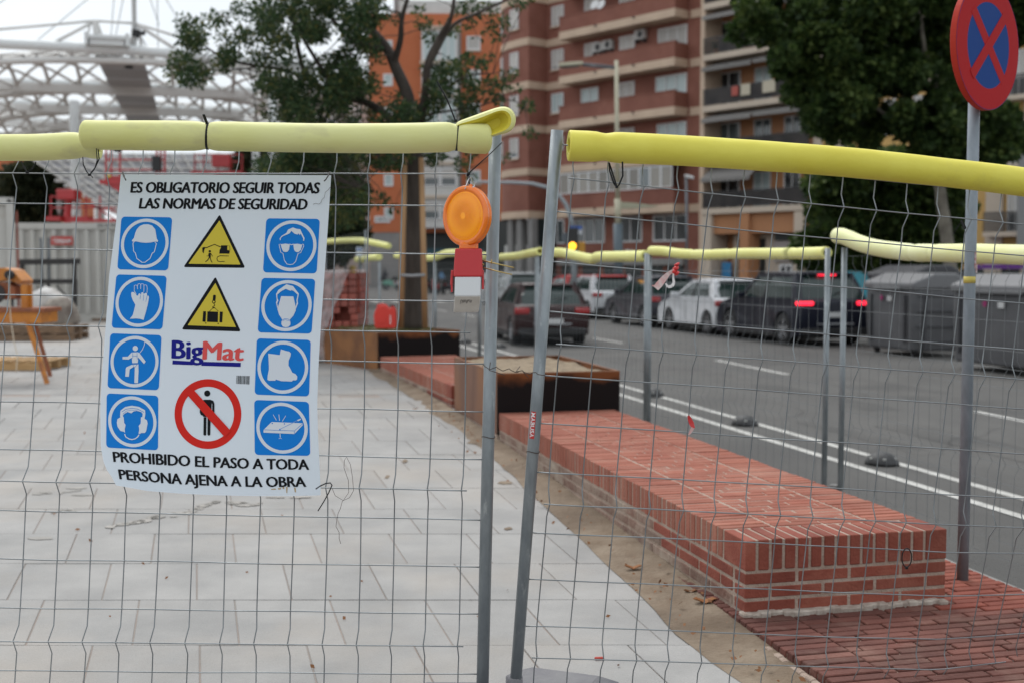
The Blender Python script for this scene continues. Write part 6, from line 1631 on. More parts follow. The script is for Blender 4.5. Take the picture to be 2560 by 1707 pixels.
def head(px, py, px2, py2, back=.62):
    """heading and place from the road contact of rear and front near wheels"""
    a = G(px, py, RZ); b = G(px2, py2, RZ); d = b - a; d.z = 0; return a, math.atan2(d.y, d.x), d.normalized()
def place(px, py, ang, xr, h):
    """near (left) rear wheel contact at the pixel; returns the origin"""
    a = G(px, py, RZ); d = Vector((math.cos(ang), math.sin(ang), 0)); l = Vector((-d.y, d.x, 0))
    o = a - d * xr - l * (h - .11); o.z = RZ; return o
rd = math.atan2(.965, -.262)
P_wine = paint('dark_wine_paint', (.030, .010, .010)); P_black = paint('blue_black_paint', (.010, .012, .022)); P_white = paint('white_paint', (.62, .63, .65)); P_grey = paint('dark_grey_paint', (.045, .045, .055))
P_red = paint('red_paint', (.40, .02, .02)); P_silver = paint('silver_paint', (.36, .38, .39)); P_blk = paint('black_paint', (.012, .012, .014))
car('dark wine red hatchback driving away just right of the central posts', place(1287, 862, math.atan2(.99, -.16), .70, .86), math.atan2(.99, -.16), P_wine, L=4.15, Wd=1.72, H=1.40, belt=.93, name='moving_car', wr=.32, xr=.70)
car('black SUV with lit red tail lights beside the grey bins', place(1965, 862, math.atan2(.961, -.276), .78, .93), math.atan2(.961, -.276), P_black, L=4.3, Wd=1.86, H=1.66, belt=1.06, wr=.36, xr=.78, wb=2.68, lit=True, hood=1.12, roofx0=.5, roofx1=.56)
G_ = 'cars parked along the street'
car('white hatchback parked in front of the black SUV', place(1775, 838, rd, .62, .88), rd, P_white, group=G_, roofx1=.5)
car('dark grey hatchback parked between the two white cars', place(1614, 818, rd, .62, .88), rd, P_grey, group=G_, H=1.5)
car('white small car with a bright red roof in the parked row', place(1477, 798, rd, .62, .86), rd, P_white, roofm=P_red, H=1.5, group=G_)
car('red car parked beyond the white one with the red roof', place(1412, 782, rd, .62, .86), rd, P_red, group=G_)
car('silver car with roof rails far up the street beyond the wine red hatchback', place(1262, 778, rd, .7, .9), rd, P_silver, L=4.4, H=1.55, belt=.98, rack=True, name='distant_car')
car('pale grey car at the row end, its roof just showing left of the silver one', place(1215, 762, rd, .62, .88), rd, mat('pale_paint', (.5, .5, .52), .3), group=G_, H=1.5)
car('black car far up the street, last before the scooters', place(1330, 768, rd, .62, .88), rd, P_blk, group=G_)
car('dark blue car on the far side of the parked row behind the grey hatchback', (W(1690, 745, 52).x, 52, RZ), rd, paint('dark_blue_paint', (.02, .03, .05)), group=G_)

# ---------- scooters by the far corner
def scooter(lab, loc, rz, pm, rider=False):
    root = thing('parked_scooter', lab, 'scooter', loc, rz, 'scooters by the far corner')
    for x in (.22, 1.45):
        q = MB(); q.lathe([(.12, -.05), (.23, -.055), (.25, 0), (.23, .055), (.12, .05)], (x, 0, .25), 18, (0, 1, 0), caps=False); w_ = q.obj('wheel', M_tyre, root, smooth=True, local=True)
        q = MB(); q.lathe([(.001, -.03), (.13, -.03), (.13, .03), (.001, .03)], (x, 0, .25), 12, (0, 1, 0)); q.obj('rim', M_rim, w_, local=True)
    q = MB(); q.prism([(.0, -.17, .45), (.75, -.17, .38), (.80, -.17, .72), (.35, -.17, .82), (-.1, -.17, .70)], (0, .34, 0)); q.box((.98, 0, .33), (.5, .34, .1), bev=.03)
    q.prism([(1.15, -.2, .3), (1.4, -.2, .55), (1.28, -.2, 1.0), (1.15, -.2, .95)], (0, .4, 0)); q.box((1.5, 0, .5), (.4, .16, .08), (1, 0, -.3), bev=.03)
    q.obj('body_panel', pm, root, local=True)
    q = MB(); q.box((.35, 0, .83), (.75, .28, .1), (1, 0, .05), bev=.04); q.obj('seat', M_trim, root, local=True)
    q = MB(); q.tube([(1.2, -.33, 1.06), (1.25, 0, 1.0), (1.2, .33, 1.06)], .02, 8); q.tube([(1.45, 0, .25), (1.25, 0, 1.0)], .03, 8); q.obj('handlebar', M_trim, root, local=True)
    q = MB(); q.box((-.12, 0, .93), (.38, .36, .3), bev=.04); q.obj('top_box', M_trim, root, local=True)
    q = MB(); q.box((1.36, 0, .92), (.06, .16, .12), bev=.02); q.obj('headlight', M_head, root, local=True)
    q = MB(); q.box((-.12, 0, .66), (.05, .18, .08), bev=.02); q.obj('tail_light', M_tail, root, local=True)
    return root
P_grn = mat('mint_green_panel', (.18, .42, .32), .4)
g_ = lambda px, py: G(px, py, RZ)
sc1 = g_(958, 726)
scooter('mint green and white scooter parked left of the tree trunk', sc1, R(20), P_grn)
for k, (px, py, m_, la) in enumerate(((990, 727, P_white, 'white fronted scooter right behind the mint green one'), (1072, 735, P_blk, 'black scooter just right of the tree stake'), (1092, 738, P_red, 'small red scooter between the black ones'), (1112, 737, P_blk, 'black scooter beside the red one, on its right'), (1136, 736, P_grey, 'dark grey scooter nearest the hanging lamp'))):
    scooter(la, g_(px, py), R(70 + 14 * k), m_)
# rider standing behind the mint scooter
def person(lab, loc, face, hgt, jacket, trousers, hair):
    root = thing('person', lab, 'person', loc, face)
    sk = bpy.data.meshes.new('body'); J = [(0, 0, .95), (0, 0, 1.15), (0, 0, 1.38), (0, .0, 1.48), (.02, 0, 1.60), (.02, 0, 1.70), (0, .10, .90), (.03, .12, .50), (0, .12, .08), (.12, .12, .03), (0, -.10, .90), (-.05, -.12, .50), (-.1, -.12, .08), (.02, -.12, .03), (0, .19, 1.40), (.05, .26, 1.15), (.25, .22, 1.05), (0, -.19, 1.40), (.05, -.26, 1.15), (.25, -.22, 1.05)]
    E = [(0, 1), (1, 2), (2, 3), (3, 4), (4, 5), (0, 6), (6, 7), (7, 8), (8, 9), (0, 10), (10, 11), (11, 12), (12, 13), (2, 14), (14, 15), (15, 16), (2, 17), (17, 18), (18, 19)]
    rr = [.14, .14, .16, .055, .09, .08, .09, .06, .045, .04, .09, .06, .045, .04, .07, .045, .04, .07, .045, .04]
    k = hgt / 1.78; sk.from_pydata([tuple(c * k for c in p) for p in J], E, []); o = bpy.data.objects.new('body', sk); COL.objects.link(o); o.parent = root
    o.modifiers.new('s', 'SKIN'); 
    for v, r_ in zip(sk.skin_vertices[0].data, rr): v.radius = (r_ * k, r_ * k)
    sk.skin_vertices[0].data[0].use_root = True; o.modifiers.new('ss', 'SUBSURF').levels = 1; sk.materials.append(jacket)
    q = MB(); q.lathe([(.001, .13), (.07, .115), (.105, .06), (.11, 0), (.09, -.05)], (.01, 0, 1.68 * k), 14); q.obj('hair', hair, root, smooth=True, local=True)
    return root
person('person in dark clothes standing behind the mint scooter', g_(962, 722), R(-60), 1.7, mat('dark_jacket', (.02, .022, .03), .8), None, mat('dark_hair', (.012, .01, .01), .7))
person('person in a blue top bending over the scooters right of the tree', g_(1104, 728), R(-40), 1.62, mat('blue_top', (.12, .25, .42), .8), None, MATS['dark_hair'])

# ---------- waste containers
M_bin = mat('grey_bin_plastic', (.105, .105, .11), .6, c2=(.075, .075, .08), scale=2, bump=.05); M_lid = mat('bin_lid_grey', (.15, .15, .155), .5); M_bindark = mat('dark_bin_plastic', (.05, .05, .055), .6)
def bin_(lab, near, length=1.75, depth=1.25, hh=1.45, lidm=M_lid):
    """near: road side corner closest to the camera (xy)"""
    root = thing('waste_container', lab, 'bin', (near[0], near[1], RZ), math.atan2(.969, -.247), 'grey street waste containers')
    # local x along the road (away), local y towards the road is +, so the bin goes to -y
    q = MB(); q.prism([(.06, -.0, .12), (length - .06, -.0, .12), (length, .03, 1.05), (length, -.0, hh - .1), (0, -.0, hh - .1), (0, .03, 1.05)], (0, -depth, 0))
    o = q.obj('body', M_bin, root, local=True); bv = o.modifiers.new('b', 'BEVEL'); bv.width = .05; bv.segments = 3
    q = MB(); q.prism([(-.04, .06, hh - .12), (-.04, .06, hh + .02), (-.04, -depth * .35, hh + .20), (-.04, -depth * .75, hh + .20), (-.04, -depth - .04, hh - .0), (-.04, -depth - .04, hh - .12)], (length + .08, 0, 0))
    o = q.obj('lid', lidm, root, local=True); bv = o.modifiers.new('b', 'BEVEL'); bv.width = .05; bv.segments = 3
    for x in (.25, length - .25): q = MB(); q.box((x, .045, .75), (.05, .05, .95), bev=.015); q.obj('side_rib', M_bindark, root, local=True)
    q = MB()
    for z in (.3, .6, .9, 1.2): q.box((-.012, -depth / 2, z), (.03, depth * .86, .03), bev=.008)
    q.box((-.012, -depth * .2, .7), (.04, .05, 1.1), bev=.01); q.box((-.012, -depth * .8, .7), (.04, .05, 1.1), bev=.01); q.obj('rib', M_bindark, root, local=True)
    q = MB(); q.box((length / 2, .07, hh - .10), (length * .55, .05, .06), bev=.015); q.obj('foot_bar', M_lid, root, local=True)
    for x in (.2, length - .2):
        q = MB(); q.lathe([(.08, -.03), (.09, 0), (.08, .03)], (x, -.15, .085), 12, (0, 1, 0)); q.obj('wheel', M_tyre, root, local=True)
    q = MB(); q.lathe([(.001, .0), (.055, .0), (.055, .004)], (length * .62, .055, hh - .30), 14, (0, 1, 0)); q.obj('round_sticker', mat('purple_sticker', (.28, .02, .12), .5), root, local=True)
    q = MB(); q.box((length * .45, .055, hh - .31), (.16, .004, .10)); q.obj('white_sticker', M_plate, root, local=True)
    return root
b1 = G(2282, 894, RZ); bin_('grey waste container next to the black SUV', (b1.x, b1.y))
b2_ = G(2620, 950, RZ); bin_('grey waste container behind the traffic sign pole at the right edge', (b2_.x, b2_.y), length=2.5, depth=1.25)
b3_ = Vector((b1.x + .6, b1.y + 3.8)); bin_('taller dark lidded container peeking over the first grey bin', (b3_.x + .2, b3_.y - 1.3), hh=1.62, lidm=M_bindark)
# bright blue van roof / parasols behind the SUV
YV = 44.0
root = thing('parked_van', 'bright turquoise van partly hidden behind the black SUV and the bins', 'van', (W(2165, 741, YV).x, YV, RZ), rd)
M_turq = mat('turquoise_paint', (.05, .42, .55), .35, coat=.4)
q = MB(); q.box((0, 0, 1.15), (4.6, 1.9, 1.25), bev=.15); q.box((-.3, 0, 1.55), (3.4, 1.75, .6), bev=.18); q.obj('body', M_turq, root, local=True)
q = MB(); q.box((1.5, 0, 1.45), (.9, 1.78, .5), (1, 0, -.4), bev=.05); q.box((-.2, .89, 1.5), (2.6, .1, .4), bev=.03); q.obj('window_glass', M_cglass, root, local=True)
for x in (-1.5, 1.5):
    for s in (-1, 1): wheel(root, x, s * .8, s, .33)
# ================================================================== street furniture
M_pole = mat('painted_grey_pole', (.16, .18, .20), .5, .3, c2=(.12, .135, .15), scale=6, stretch=(1, 1, .3)); M_lamppole = mat('cream_lamp_pole', (.48, .45, .33), .55)
# ---------- no stopping sign
YS = 5.78
root = thing('traffic_sign', 'round blue no stopping sign with red border and cross, turned to the right', 'traffic sign', W(2412, 1420, YS))
a, b = W(2405, 1500, YS), W(2443, -60, YS); M_gpole = mat('galvanised_pole', (.25, .285, .32), .5, .15, c2=(.17, .20, .225), scale=14, stretch=(1, 1, .4), bump=.1, bscale=30)
q = MB(); q.tube([a, (a + b) / 2, b], .0272, 20); q.obj('pole', M_gpole, root, smooth=True)
q = MB(); pc_ = W(2424, 700, YS); ax_ = (b - a).normalized(); q.tube([pc_ - ax_ * .016, pc_ + ax_ * .016], .0280, 20); q.obj('yellow_tape_band', mat('yellow_tape', (.55, .45, .10), .6), root, smooth=True)
q = MB(); c = W(2450, 650, YS); 
for k in range(6):
    t0_, t1_ = R(-58 + 9 * k), R(-58 + 9 * (k + 1)); P_ = lambda t, dz: pc_ + Vector((math.cos(t + .55) * .0279, -abs(math.sin(t - .9)) * 0 - math.sin(R(50) - (t + .3)) * .0279 * .8, dz))
q.box(W(2438, 650, YS - .022), (.010, .006, .085), (1, .6, 0)); q.box(W(2441, 672, YS - .02), (.007, .006, .04), (1, .6, 0))
q.obj('torn_sticker', mat('torn_white_paper', (.55, .5, .5), .8, c2=(.35, .08, .08), scale=60), root)
sc_ = W(2470, 115, YS - .06); nr = Vector((.66, -.75, 0)).normalized(); sx_ = Vector((-nr.y, nr.x, 0)) * 1.0; 
if sx_.x < 0: sx_ = -sx_
def dsk(name, prof, m_, n=64):
    q = MB(); q.lathe(prof, sc_, n, nr); return q.obj(name, m_, root, smooth=False)
o = dsk('rim', [(.001, -.03), (.296, -.03), (.300, -.026), (.300, .0), (.297, .003), (.292, .003)], mat('red_rim', (.42, .03, .016), .6, spec=.2))
M_sred = mat('reflective_red', (.40, .003, .006), .6, bump=.03, bscale=400, spec=.15); M_sblue = mat('reflective_blue', (.002, .045, .22), .6, spec=.15)
q = MB(); vs, fs = ringpoly(0, 0, .2965, .200, 72); q.add([sc_ + sx_ * x + UP * y + nr * .0035 for x, y in vs], fs); q.obj('red_border', M_sred, root)
q = MB(); q.add([sc_ + sx_ * x + UP * y + nr * .0032 for x, y in circ(0, 0, .2985, 72)], [tuple(range(72))]); q.obj('blue_field', M_sblue, root)
q = MB()
for s in (-1, 1):
    d_ = (sx_ * .7071 + UP * s * .7071); p_ = (sx_ * -.7071 * s + UP * .7071)
    q.box(sc_ + nr * (.0042 + .0006 * s), (.43, .052, .0012), d_, nr.cross(d_), nr)
q.obj('red_cross', M_sred, root)
q = MB(); 
for z in (-.12, .12): q.box(sc_ + nr * -.04 + UP * z, (.12, .03, .03), sx_, None, UP)
q.obj('bracket', M_gpole, root)

# ---------- black rubber lane domes
M_rub = mat('black_rubber', (.02, .02, .02), .6, c2=(.04, .04, .042), scale=20)
def dome(px, py, lab, s=1.0):
    c = G(px, py, RZ); root = thing('lane_marker', lab, 'lane marker', c, 0, 'black domes between the lane lines')
    q = MB(); q.lathe([(.15 * s, .004), (.145 * s, .03), (.12 * s, .07), (.08 * s, .10), (.03 * s, .115), (.0, .117)], c, 24); 
    q.obj('dome', M_rub, root, smooth=True)
    q = MB()
    for k in range(6):
        a_ = 6.283 * k / 6 + .4; q.box(c + Vector((math.cos(a_) * .12 * s, math.sin(a_) * .12 * s, .062)), (.035, .02, .02), (math.cos(a_ + 1.57), math.sin(a_ + 1.57), 0), bev=.004)
    q.obj('reflector', mat('dome_reflector', (.35, .35, .33), .3), root)
dome(2205, 1160, 'black lane dome nearest the camera, on the double white line'); dome(1862, 1062, 'second black lane dome, in front of the black SUV and bins')
dome(1633, 990, 'third black lane dome just right of the planter corner'); dome(1250, 870, 'black lane dome left of the wine red car, seen between the central posts'); dome(1164, 858, 'farthest black lane dome, beside the far planter', 1)

# ---------- far fence with foam guards
posts = [(2080, 8.62), (1622, 11.6), (1345, 15.0), (1200, 18.3), (1089, 21.6), (1008, 25.0), (950, 28.4), (905, 31.8)]
M_rearmesh = mat('thin_grey_mesh', (.15, .16, .165), .6, .2)
def rear_panel(A_, B_, lab, wires=True, feet=True, ztop=1.695, dz=0):
    A_ = Vector((A_[0], A_[1], RZ)); B_ = Vector((B_[0], B_[1], RZ)); d = (B_ - A_); L = d.length; d.normalize(); n_ = Vector((-d.y, d.x, 0))
    root = thing('fence_panel', lab, 'mesh fence', A_, 0, 'far fence panels')
    for p in (A_, B_):
        q = MB(); q.tube([p + UP * .02, p + UP * (ztop - RZ + dz)], .0205, 12); q.obj('post', M_galv, root, smooth=True)
    q = MB(); P_ = lambda u, v, o_=0: A_ + d * u + UP * (ztop - RZ - .06 - v) + n_ * o_
    nv = int(L / .118)
    for i in range(1, nv): 
        u = i * .118; q.tube([P_(u, v, prof(v)) for v in sorted([r * PER + .11 for r in ROWS] + [f * PER + k for f in FOLDS for k in (-.047 + .0, .047)])] if False else [P_(u, 0), P_(u, .06), P_(u, .11, .03), P_(u, .16), P_(u, .60), P_(u, .655, .03), P_(u, .70), P_(u, 1.15), P_(u, 1.20, .03), P_(u, 1.25), P_(u, 1.72)], .0015, 3, caps=False)
    for r in ROWS[:-1]: q.tube([P_(0.02, r * PER + .11, .03 if r in FOLDS else 0), P_(L - .02, r * PER + .11, .03 if r in FOLDS else 0)], .0015, 3, caps=False)
    q.obj('wire_mesh', M_rearmesh, root, kind='stuff')
    return root
Wp = lambda i: (W(posts[i][0], 741, posts[i][1]).x, posts[i][1])
q0 = (W(2109, 741, 8.5).x, 8.5)
rear_panel(q0, (q0[0] + .86, q0[1] - 3.35), 'far fence panel at the right, from the paired posts towards the camera')
names = ['far fence panel directly behind the brick seat', 'far fence panel crossing in front of the wine red car and grey hatchback', 'far fence panel behind the central posts', 'far fence panel right of the tree trunk', 'far fence panel behind the staked tree', 'far fence panel left of the tree trunk', 'farthest fence panel of the row, left']
for i in range(7): 
    a, b = Wp(i), Wp(i + 1); g = .05; rear_panel((a[0] - .02, a[1] + .06), (b[0] + .0, b[1] - .05), names[i])
M_block = mat('fence_foot_concrete', (.25, .24, .23), .9)
for (px, Y, lab) in ((2095, 8.55, 'concrete foot of the paired far posts'), (1622, 11.6, 'concrete foot of the far post right of the planter'), (1345, 15, 'concrete foot of the far post behind the leaning post'), (1200, 18.3, 'concrete foot of the far post left of the wine red car'), (1089, 21.6, 'concrete foot of the far post right of the staked tree')):
    p = W(px, 741, Y); root = thing('fence_foot', lab, 'fence foot', (p.x, Y, RZ), 0, 'concrete feet of the far fence'); q = MB(); q.box((p.x, Y, RZ + .065), (.24, .62, .12), (1, .25, 0), bev=.02); q.obj('block', M_block, root)
    q = MB(); q.tube([(p.x, Y, RZ + .12), (p.x, Y, RZ + .2)], .035, 12); q.obj('socket', MATS['fence_foot_concrete'], root)
def YI(px):                              # distance of the far fence at a pixel column
    T = [(2700, 6.0), (2560, 6.45), (2109, 8.5), (1622, 11.6), (1345, 15.0), (1200, 18.3), (1089, 21.6), (1008, 25), (950, 28.4), (905, 31.8), (800, 38)]
    for (a, b), (c, d_) in zip(T, T[1:]):
        if px >= c: return b + (d_ - b) * (a - px) / (a - c)
    return 38
def ftube(lst, lab, m_, r=.050, hollow=(False, False), pinch=()):
    return foam('foam_tube', lab, [W(px, py, YI(px)) for px, py in lst], r, m_, hollow, pinch, n=16, nseg=30)
M_foamF = mat('faded_yellow_foam', (.76, .76, .30), .65, c2=(.72, .70, .24), scale=3, sss=.2); M_foamP = mat('very_pale_foam', (.78, .80, .46), .65, c2=(.74, .74, .34), scale=2, sss=.2)
ftube([(2094, 590), (2110, 592), (2150, 609), (2200, 622), (2280, 632), (2330, 633), (2430, 634), (2560, 638), (2680, 640)], 'pale foam tube on the far fence at the right with a raised tip', M_foamP, .056, pinch=(.36, .46))
ftube([(1628, 628), (1660, 629), (1700, 635), (1760, 638), (1790, 637), (1850, 635), (1950, 635), (2030, 634), (2066, 633)], 'yellow foam tube on the far fence in front of the tan building, hollow end right', M_foamF, .046, (False, True), (.25, .36, .47, .83))
ftube([(1386, 632), (1410, 633), (1440, 640), (1470, 647), (1486, 648), (1495, 643), (1550, 642), (1614, 641)], 'wavy yellow foam tube on the far fence just right of the leaning post', M_foamF, .056, (False, True), (.45,))
ftube([(1252, 644), (1290, 641), (1310, 637), (1350, 629)], 'short yellow foam tube seen between the two central posts', M_foamF, .052, (False, True), (.4,))
ftube([(1059, 645), (1085, 645), (1100, 640), (1118, 634), (1150, 634), (1180, 641), (1225, 642)], 'yellow foam tube partly hidden behind the hanging lamp', M_foamF, .062)
ftube([(893, 650), (905, 650), (920, 646), (947, 643)], 'short foam tube left of the trunk, lower of the two there', M_foamF, .085)
# another stretch of fence set further left
la_, lb_ = W(815, 760, 36), W(915, 760, 30); rear_panel((la_.x, 36), (lb_.x, 30), 'isolated far fence panel between the brick pallet and the tree', ztop=2.5)
foam('foam_tube', 'long bent foam tube high on the isolated far panel left of the trunk', [W(800, 606, 36), W(850, 603, 34), W(900, 602, 32), W(930, 607, 31), W(972, 616, 30)], .075, M_foamF, n=16)
foam('foam_tube', 'foam tube end at the far left of the tree, touching the small white notice', [W(990, 640, 26), W(1010, 642, 25.5), W(1014, 643, 25)], .06, M_foamF, n=16)

# ---------- street lamp
YLp = 48.0
root = thing('street_lamp', 'tall cream street lamp with one flat head in front of the brown brick building', 'street lamp', (W(1543, 741, YLp).x, YLp, RZ))
q = MB(); q.tube([W(1547, 745, YLp), W(1545, 560, YLp)], .19, 12); q.obj('base_tube', mat('grey_blue_pole', (.10, .13, .15), .5, .2), root, smooth=True)
q = MB(); q.tube([W(1545, 562, YLp), W(1543.5, 498, YLp)], .125, 12); q.tube([W(1543.5, 499, YLp), W(1541, 152, YLp)], [.095, .075], 12); q.obj('pole', M_lamppole, root, smooth=True)
q = MB(); q.tube([W(1541, 168, YLp), W(1500, 164, YLp), W(1456, 160, YLp)], .035, 8); q.tube([W(1541, 172, YLp), W(1500, 169, YLp), W(1456, 164, YLp)], .035, 8); q.obj('arm', M_pole, root, smooth=True)
q = MB(); q.box(W(1427, 162, YLp), (.95, .42, .14), (1, 0, .07), bev=.05); q.obj('lamp_head', M_lamppole, root, smooth=False)
q = MB(); q.box(W(1425, 168, YLp), (.7, .3, .05), (1, 0, .07), bev=.01); q.obj('diffuser', mat('lamp_diffuser', (.12, .12, .11), .3), root)
q = MB(); q.prism([W(1549, 505, YLp), W(1590, 508, YLp), W(1648, 516, YLp), W(1590, 521, YLp), W(1549, 522, YLp)], (0, .4, 0)); q.obj('lower_arm_plate', mat('greenish_cream_plate', (.40, .39, .28), .6), root)
# small lamp on the corner of the tan building
root = thing('street_lamp', 'small pale lamp head on a thin arm at the corner between the two buildings', 'street lamp', (W(1717, 741, 60).x, 60, RZ))
q = MB(); q.tube([W(1717, 745, 60), W(1716, 440, 60)], .06, 8); q.obj('pole', M_pole, root, smooth=True); q = MB(); q.box(W(1723, 443, 60), (.45, .3, .14), (1, 0, -.25), bev=.05); q.obj('lamp_head', M_frame, root)

# ---------- traffic lights
M_glow = mat('amber_signal', (1, .45, .03), .4, emit=(1, .42, .02), estr=3.0); M_green = mat('green_signal', (.05, .9, .5), .4, emit=(.03, 1, .5), estr=3.0); M_sig = mat('signal_housing', (.03, .03, .03), .6); M_sigy = mat('signal_yellow', (.55, .27, .03), .5)
YA = 40.0
root = thing('traffic_light', 'traffic light with glowing amber lamp under a long curved mast and blue street sign', 'traffic light', (W(1437, 741, YA).x, YA, RZ))
q = MB(); q.tube([W(1437, 745, YA), W(1434, 640, YA), W(1431, 570, YA)], .10, 10); q.tube([W(1432, 575, YA), W(1427, 545, YA), W(1415, 512, YA), W(1398, 490, YA), W(1370, 470, YA), W(1330, 460, YA), W(1280, 457, YA), W(1190, 456, YA)], [.08, .075, .07, .065, .06, .055, .05, .045], 10); q.obj('mast', mat('pale_grey_mast', (.30, .33, .35), .5), root, smooth=True)
q = MB(); q.box(W(1432, 606, YA - .15), (.34, .26, .95), bev=.04); q.obj('signal_head', M_sig, root)
q = MB(); q.lathe([(.001, .03), (.10, .02), (.125, 0)], W(1431, 616, YA - .29), 18, (0, -1, 0)); q.obj('amber_lamp', M_glow, root, smooth=True)
q = MB(); q.box(W(1451, 619, YA - .1), (.3, .2, .36), bev=.03); q.obj('pedestrian_signal', M_sigy, root)
q = MB(); q.lathe([(.001, 0), (.2, 0), (.2, .05), (.001, .05)], W(1419, 596, YA), 18, (0, 1, 0)); q.obj('round_sign_back', M_pole, root)
o = MB(); o.box(W(1439, 576, YA - .2), (.43, .03, .26)); o = o.obj('street_sign', mat('white_sign_lower', (.6, .62, .66), .5), root)
q = MB(); q.box(W(1439, 570, YA - .23), (.42, .02, .11)); q.obj('blue_band', mat('blue_sign_band', (.03, .10, .38), .5), o)
YGn = 60.0
root = thing('traffic_light', 'small green traffic light left of the tree trunk, above the brick pallet', 'traffic light', (W(863, 741, YGn).x, YGn, RZ))
q = MB(); q.tube([W(866, 745, YGn), W(864, 650, YGn), W(862, 618, YGn)], .07, 8); q.obj('pole', M_pole, root); q = MB(); q.box(W(862, 641, YGn - .1), (.34, .26, .8), bev=.03); q.obj('signal_head', M_sig, root)
q = MB(); q.lathe([(.001, .03), (.11, .02), (.13, 0)], W(862, 643, YGn - .26), 16, (0, -1, 0)); q.obj('green_lamp', M_green, root, smooth=True)
q = MB(); q.box(W(859, 633, YGn - .26), (.1, .03, .3)); q.obj('orange_reflector', M_sigy, root)
root = thing('notice_board', 'small white and blue notice on a far post left of the trunk', 'sign', (W(899, 741, 31).x, 31, RZ))
q = MB(); q.tube([W(899, 760, 31), W(899, 620, 31)], .03, 8); q.obj('post', M_pole, root); q = MB(); q.box(W(899, 630, 31 - .05), (.17, .02, .24)); o = q.obj('board', mat('pale_blue_notice', (.55, .60, .66), .5), root)
q = MB(); q.box(W(899, 624.5, 31 - .07), (.15, .01, .04)); q.obj('blue_band', MATS['blue_sign_band'], o)
root = thing('bollard', 'orange yellow bollard on the far side of the road left of the trunk', 'bollard', (W(881, 720, 60).x, 60, RZ)); q = MB(); q.tube([W(881, 745, 60), W(881, 665, 60)], .16, 12); q.obj('body', mat('orange_yellow_paint', (.55, .38, .08), .6), root)

# ================================================================== canopy of the market square
M_steel = mat('white_steel', (.74, .76, .76), .45, c2=(.66, .68, .68), scale=.3); M_lat = mat('grey_white_steel', (.60, .59, .57), .6, c2=(.68, .67, .65), scale=.4); M_pan = mat('translucent_grey_panel', (.34, .34, .35), .5, rnd=.2)
cn = thing('market_canopy', 'large white steel canopy with lattice vaults, cables and a central mast at the upper left', 'canopy', (W(337, 130, 45).x, 45, 0))
YC = [45, 53, 60, 67]; ZC = 9.6; XM = W(337, 130, 45).x
for i, y in enumerate(YC):
    q = MB(); q.tube([(-60, y, ZC + .03 * 10), (XM, y, ZC), (-7.5, y, ZC - .35)] if i == 0 else [(-70, y, ZC), (-9, y, ZC - .2)], .19 if i == 0 else .16, 14); q.obj('main_tube', M_steel, cn, smooth=True)
    if i: q = MB(); q.box((-40, y - .5, ZC - .45), (61, .3, .35)); q.obj('gutter_beam', M_lat, cn)
q = MB(); q.tube([(XM, 45, ZC), (XM, 45, 22)], .085, 12); q.obj('mast', M_steel, cn, smooth=True)
P_ = lambda px, py: W(px, py, 45)
q = MB()
for a, b, r_ in (((0, 93), (240, 58), .05), ((240, 58), (337, 59), .05), ((337, 59), (470, 95), .05), ((145, 118), (240, 60), .06), ((343, 62), (455, 132), .07), ((243, 58), (248, 108), .11), ((333, 62), (330, 120), .06), ((232, 62), (224, 105), .04), ((248, 62), (262, 100), .04), ((345, 62), (352, 118), .05), ((-200, 140), (0, 93), .05)): q.tube([P_(*a), P_(*b)], r_, 8)
q.obj('truss_bar', M_lat, cn, smooth=True)
q = MB(); q.box(P_(273, 103), (1.35, 1.2, .12)); q.box(P_(273, 113), (1.2, 1.0, .26)); q.box(P_(225, 108), (.12, 1.2, .45)); q.box(P_(321, 108), (.12, 1.2, .45)); q.obj('service_platform', M_steel, cn)
q = MB()
for a, b in (((54, 0), (-60, 90)), ((230, 0), (105, 116)), ((287, 0), (280, 100)), ((309, 0), (290, 100)), ((391, 0), (393, 128)), ((375, 0), (395, 60)), ((415, 0), (470, 90)), ((330, 60), (375, 128)), ((360, 120), (345, 65))): q.tube([P_(*a) + (P_(*a) - P_(*b)) * (1.5 if a[1] == 0 else 0), P_(*b)], .018, 5)
q.obj('cable', mat('thin_cable', (.35, .37, .38), .5), cn)
q = MB(); q.box(P_(340, 85), (.28, .3, .25)); q.box(P_(352, 83), (.3, .2, .12)); q.box(P_(339, 95), (.12, .12, .2)); q.obj('floodlight', M_trim, cn); q = MB(); q.box(W(357, 160, 47), (.28, .3, .4)); q.box(W(372, 156, 47), (.3, .2, .1)); q.obj('floodlight', M_trim, cn)
# lattice vault
def vz(x, y):
    dx = x - XM; k = 0.0155 if dx < 0 else .026
    bay = 0
    for a, b in zip(YC, YC[1:]):
        if a <= y <= b: bay = math.sin(math.pi * (y - a) / (b - a))
    if y > YC[-1]: bay = math.sin(math.pi * min(1, (y - YC[-1]) / 8))
    return ZC - .3 - k * dx * dx * (.35 + .65 * min(1, abs(dx) / 12)) + bay * (.9 - min(.7, abs(dx) * .04))
lt = MB()
def lpath(f, n, r_=.06):
    pts = [f(k / n) for k in range(n + 1)]; pts = [p for p in pts if p.z > .8]
    if len(pts) > 1: lt.tube(pts, r_, 5, caps=False)
q = MB(); q.tube([(XM - 3.2, 56, .1), (XM - 3.2, 56, ZC - .5)], .21, 14); q.obj('column', M_steel, cn, smooth=True)
X0, X1 = XM - 24, XM + 7.5
for k in range(26):
    x = X0 + (X1 - X0) * k / 25; lpath(lambda t: Vector((x, 45 + 30 * t, vz(x, 45 + 30 * t))), 20, .085)
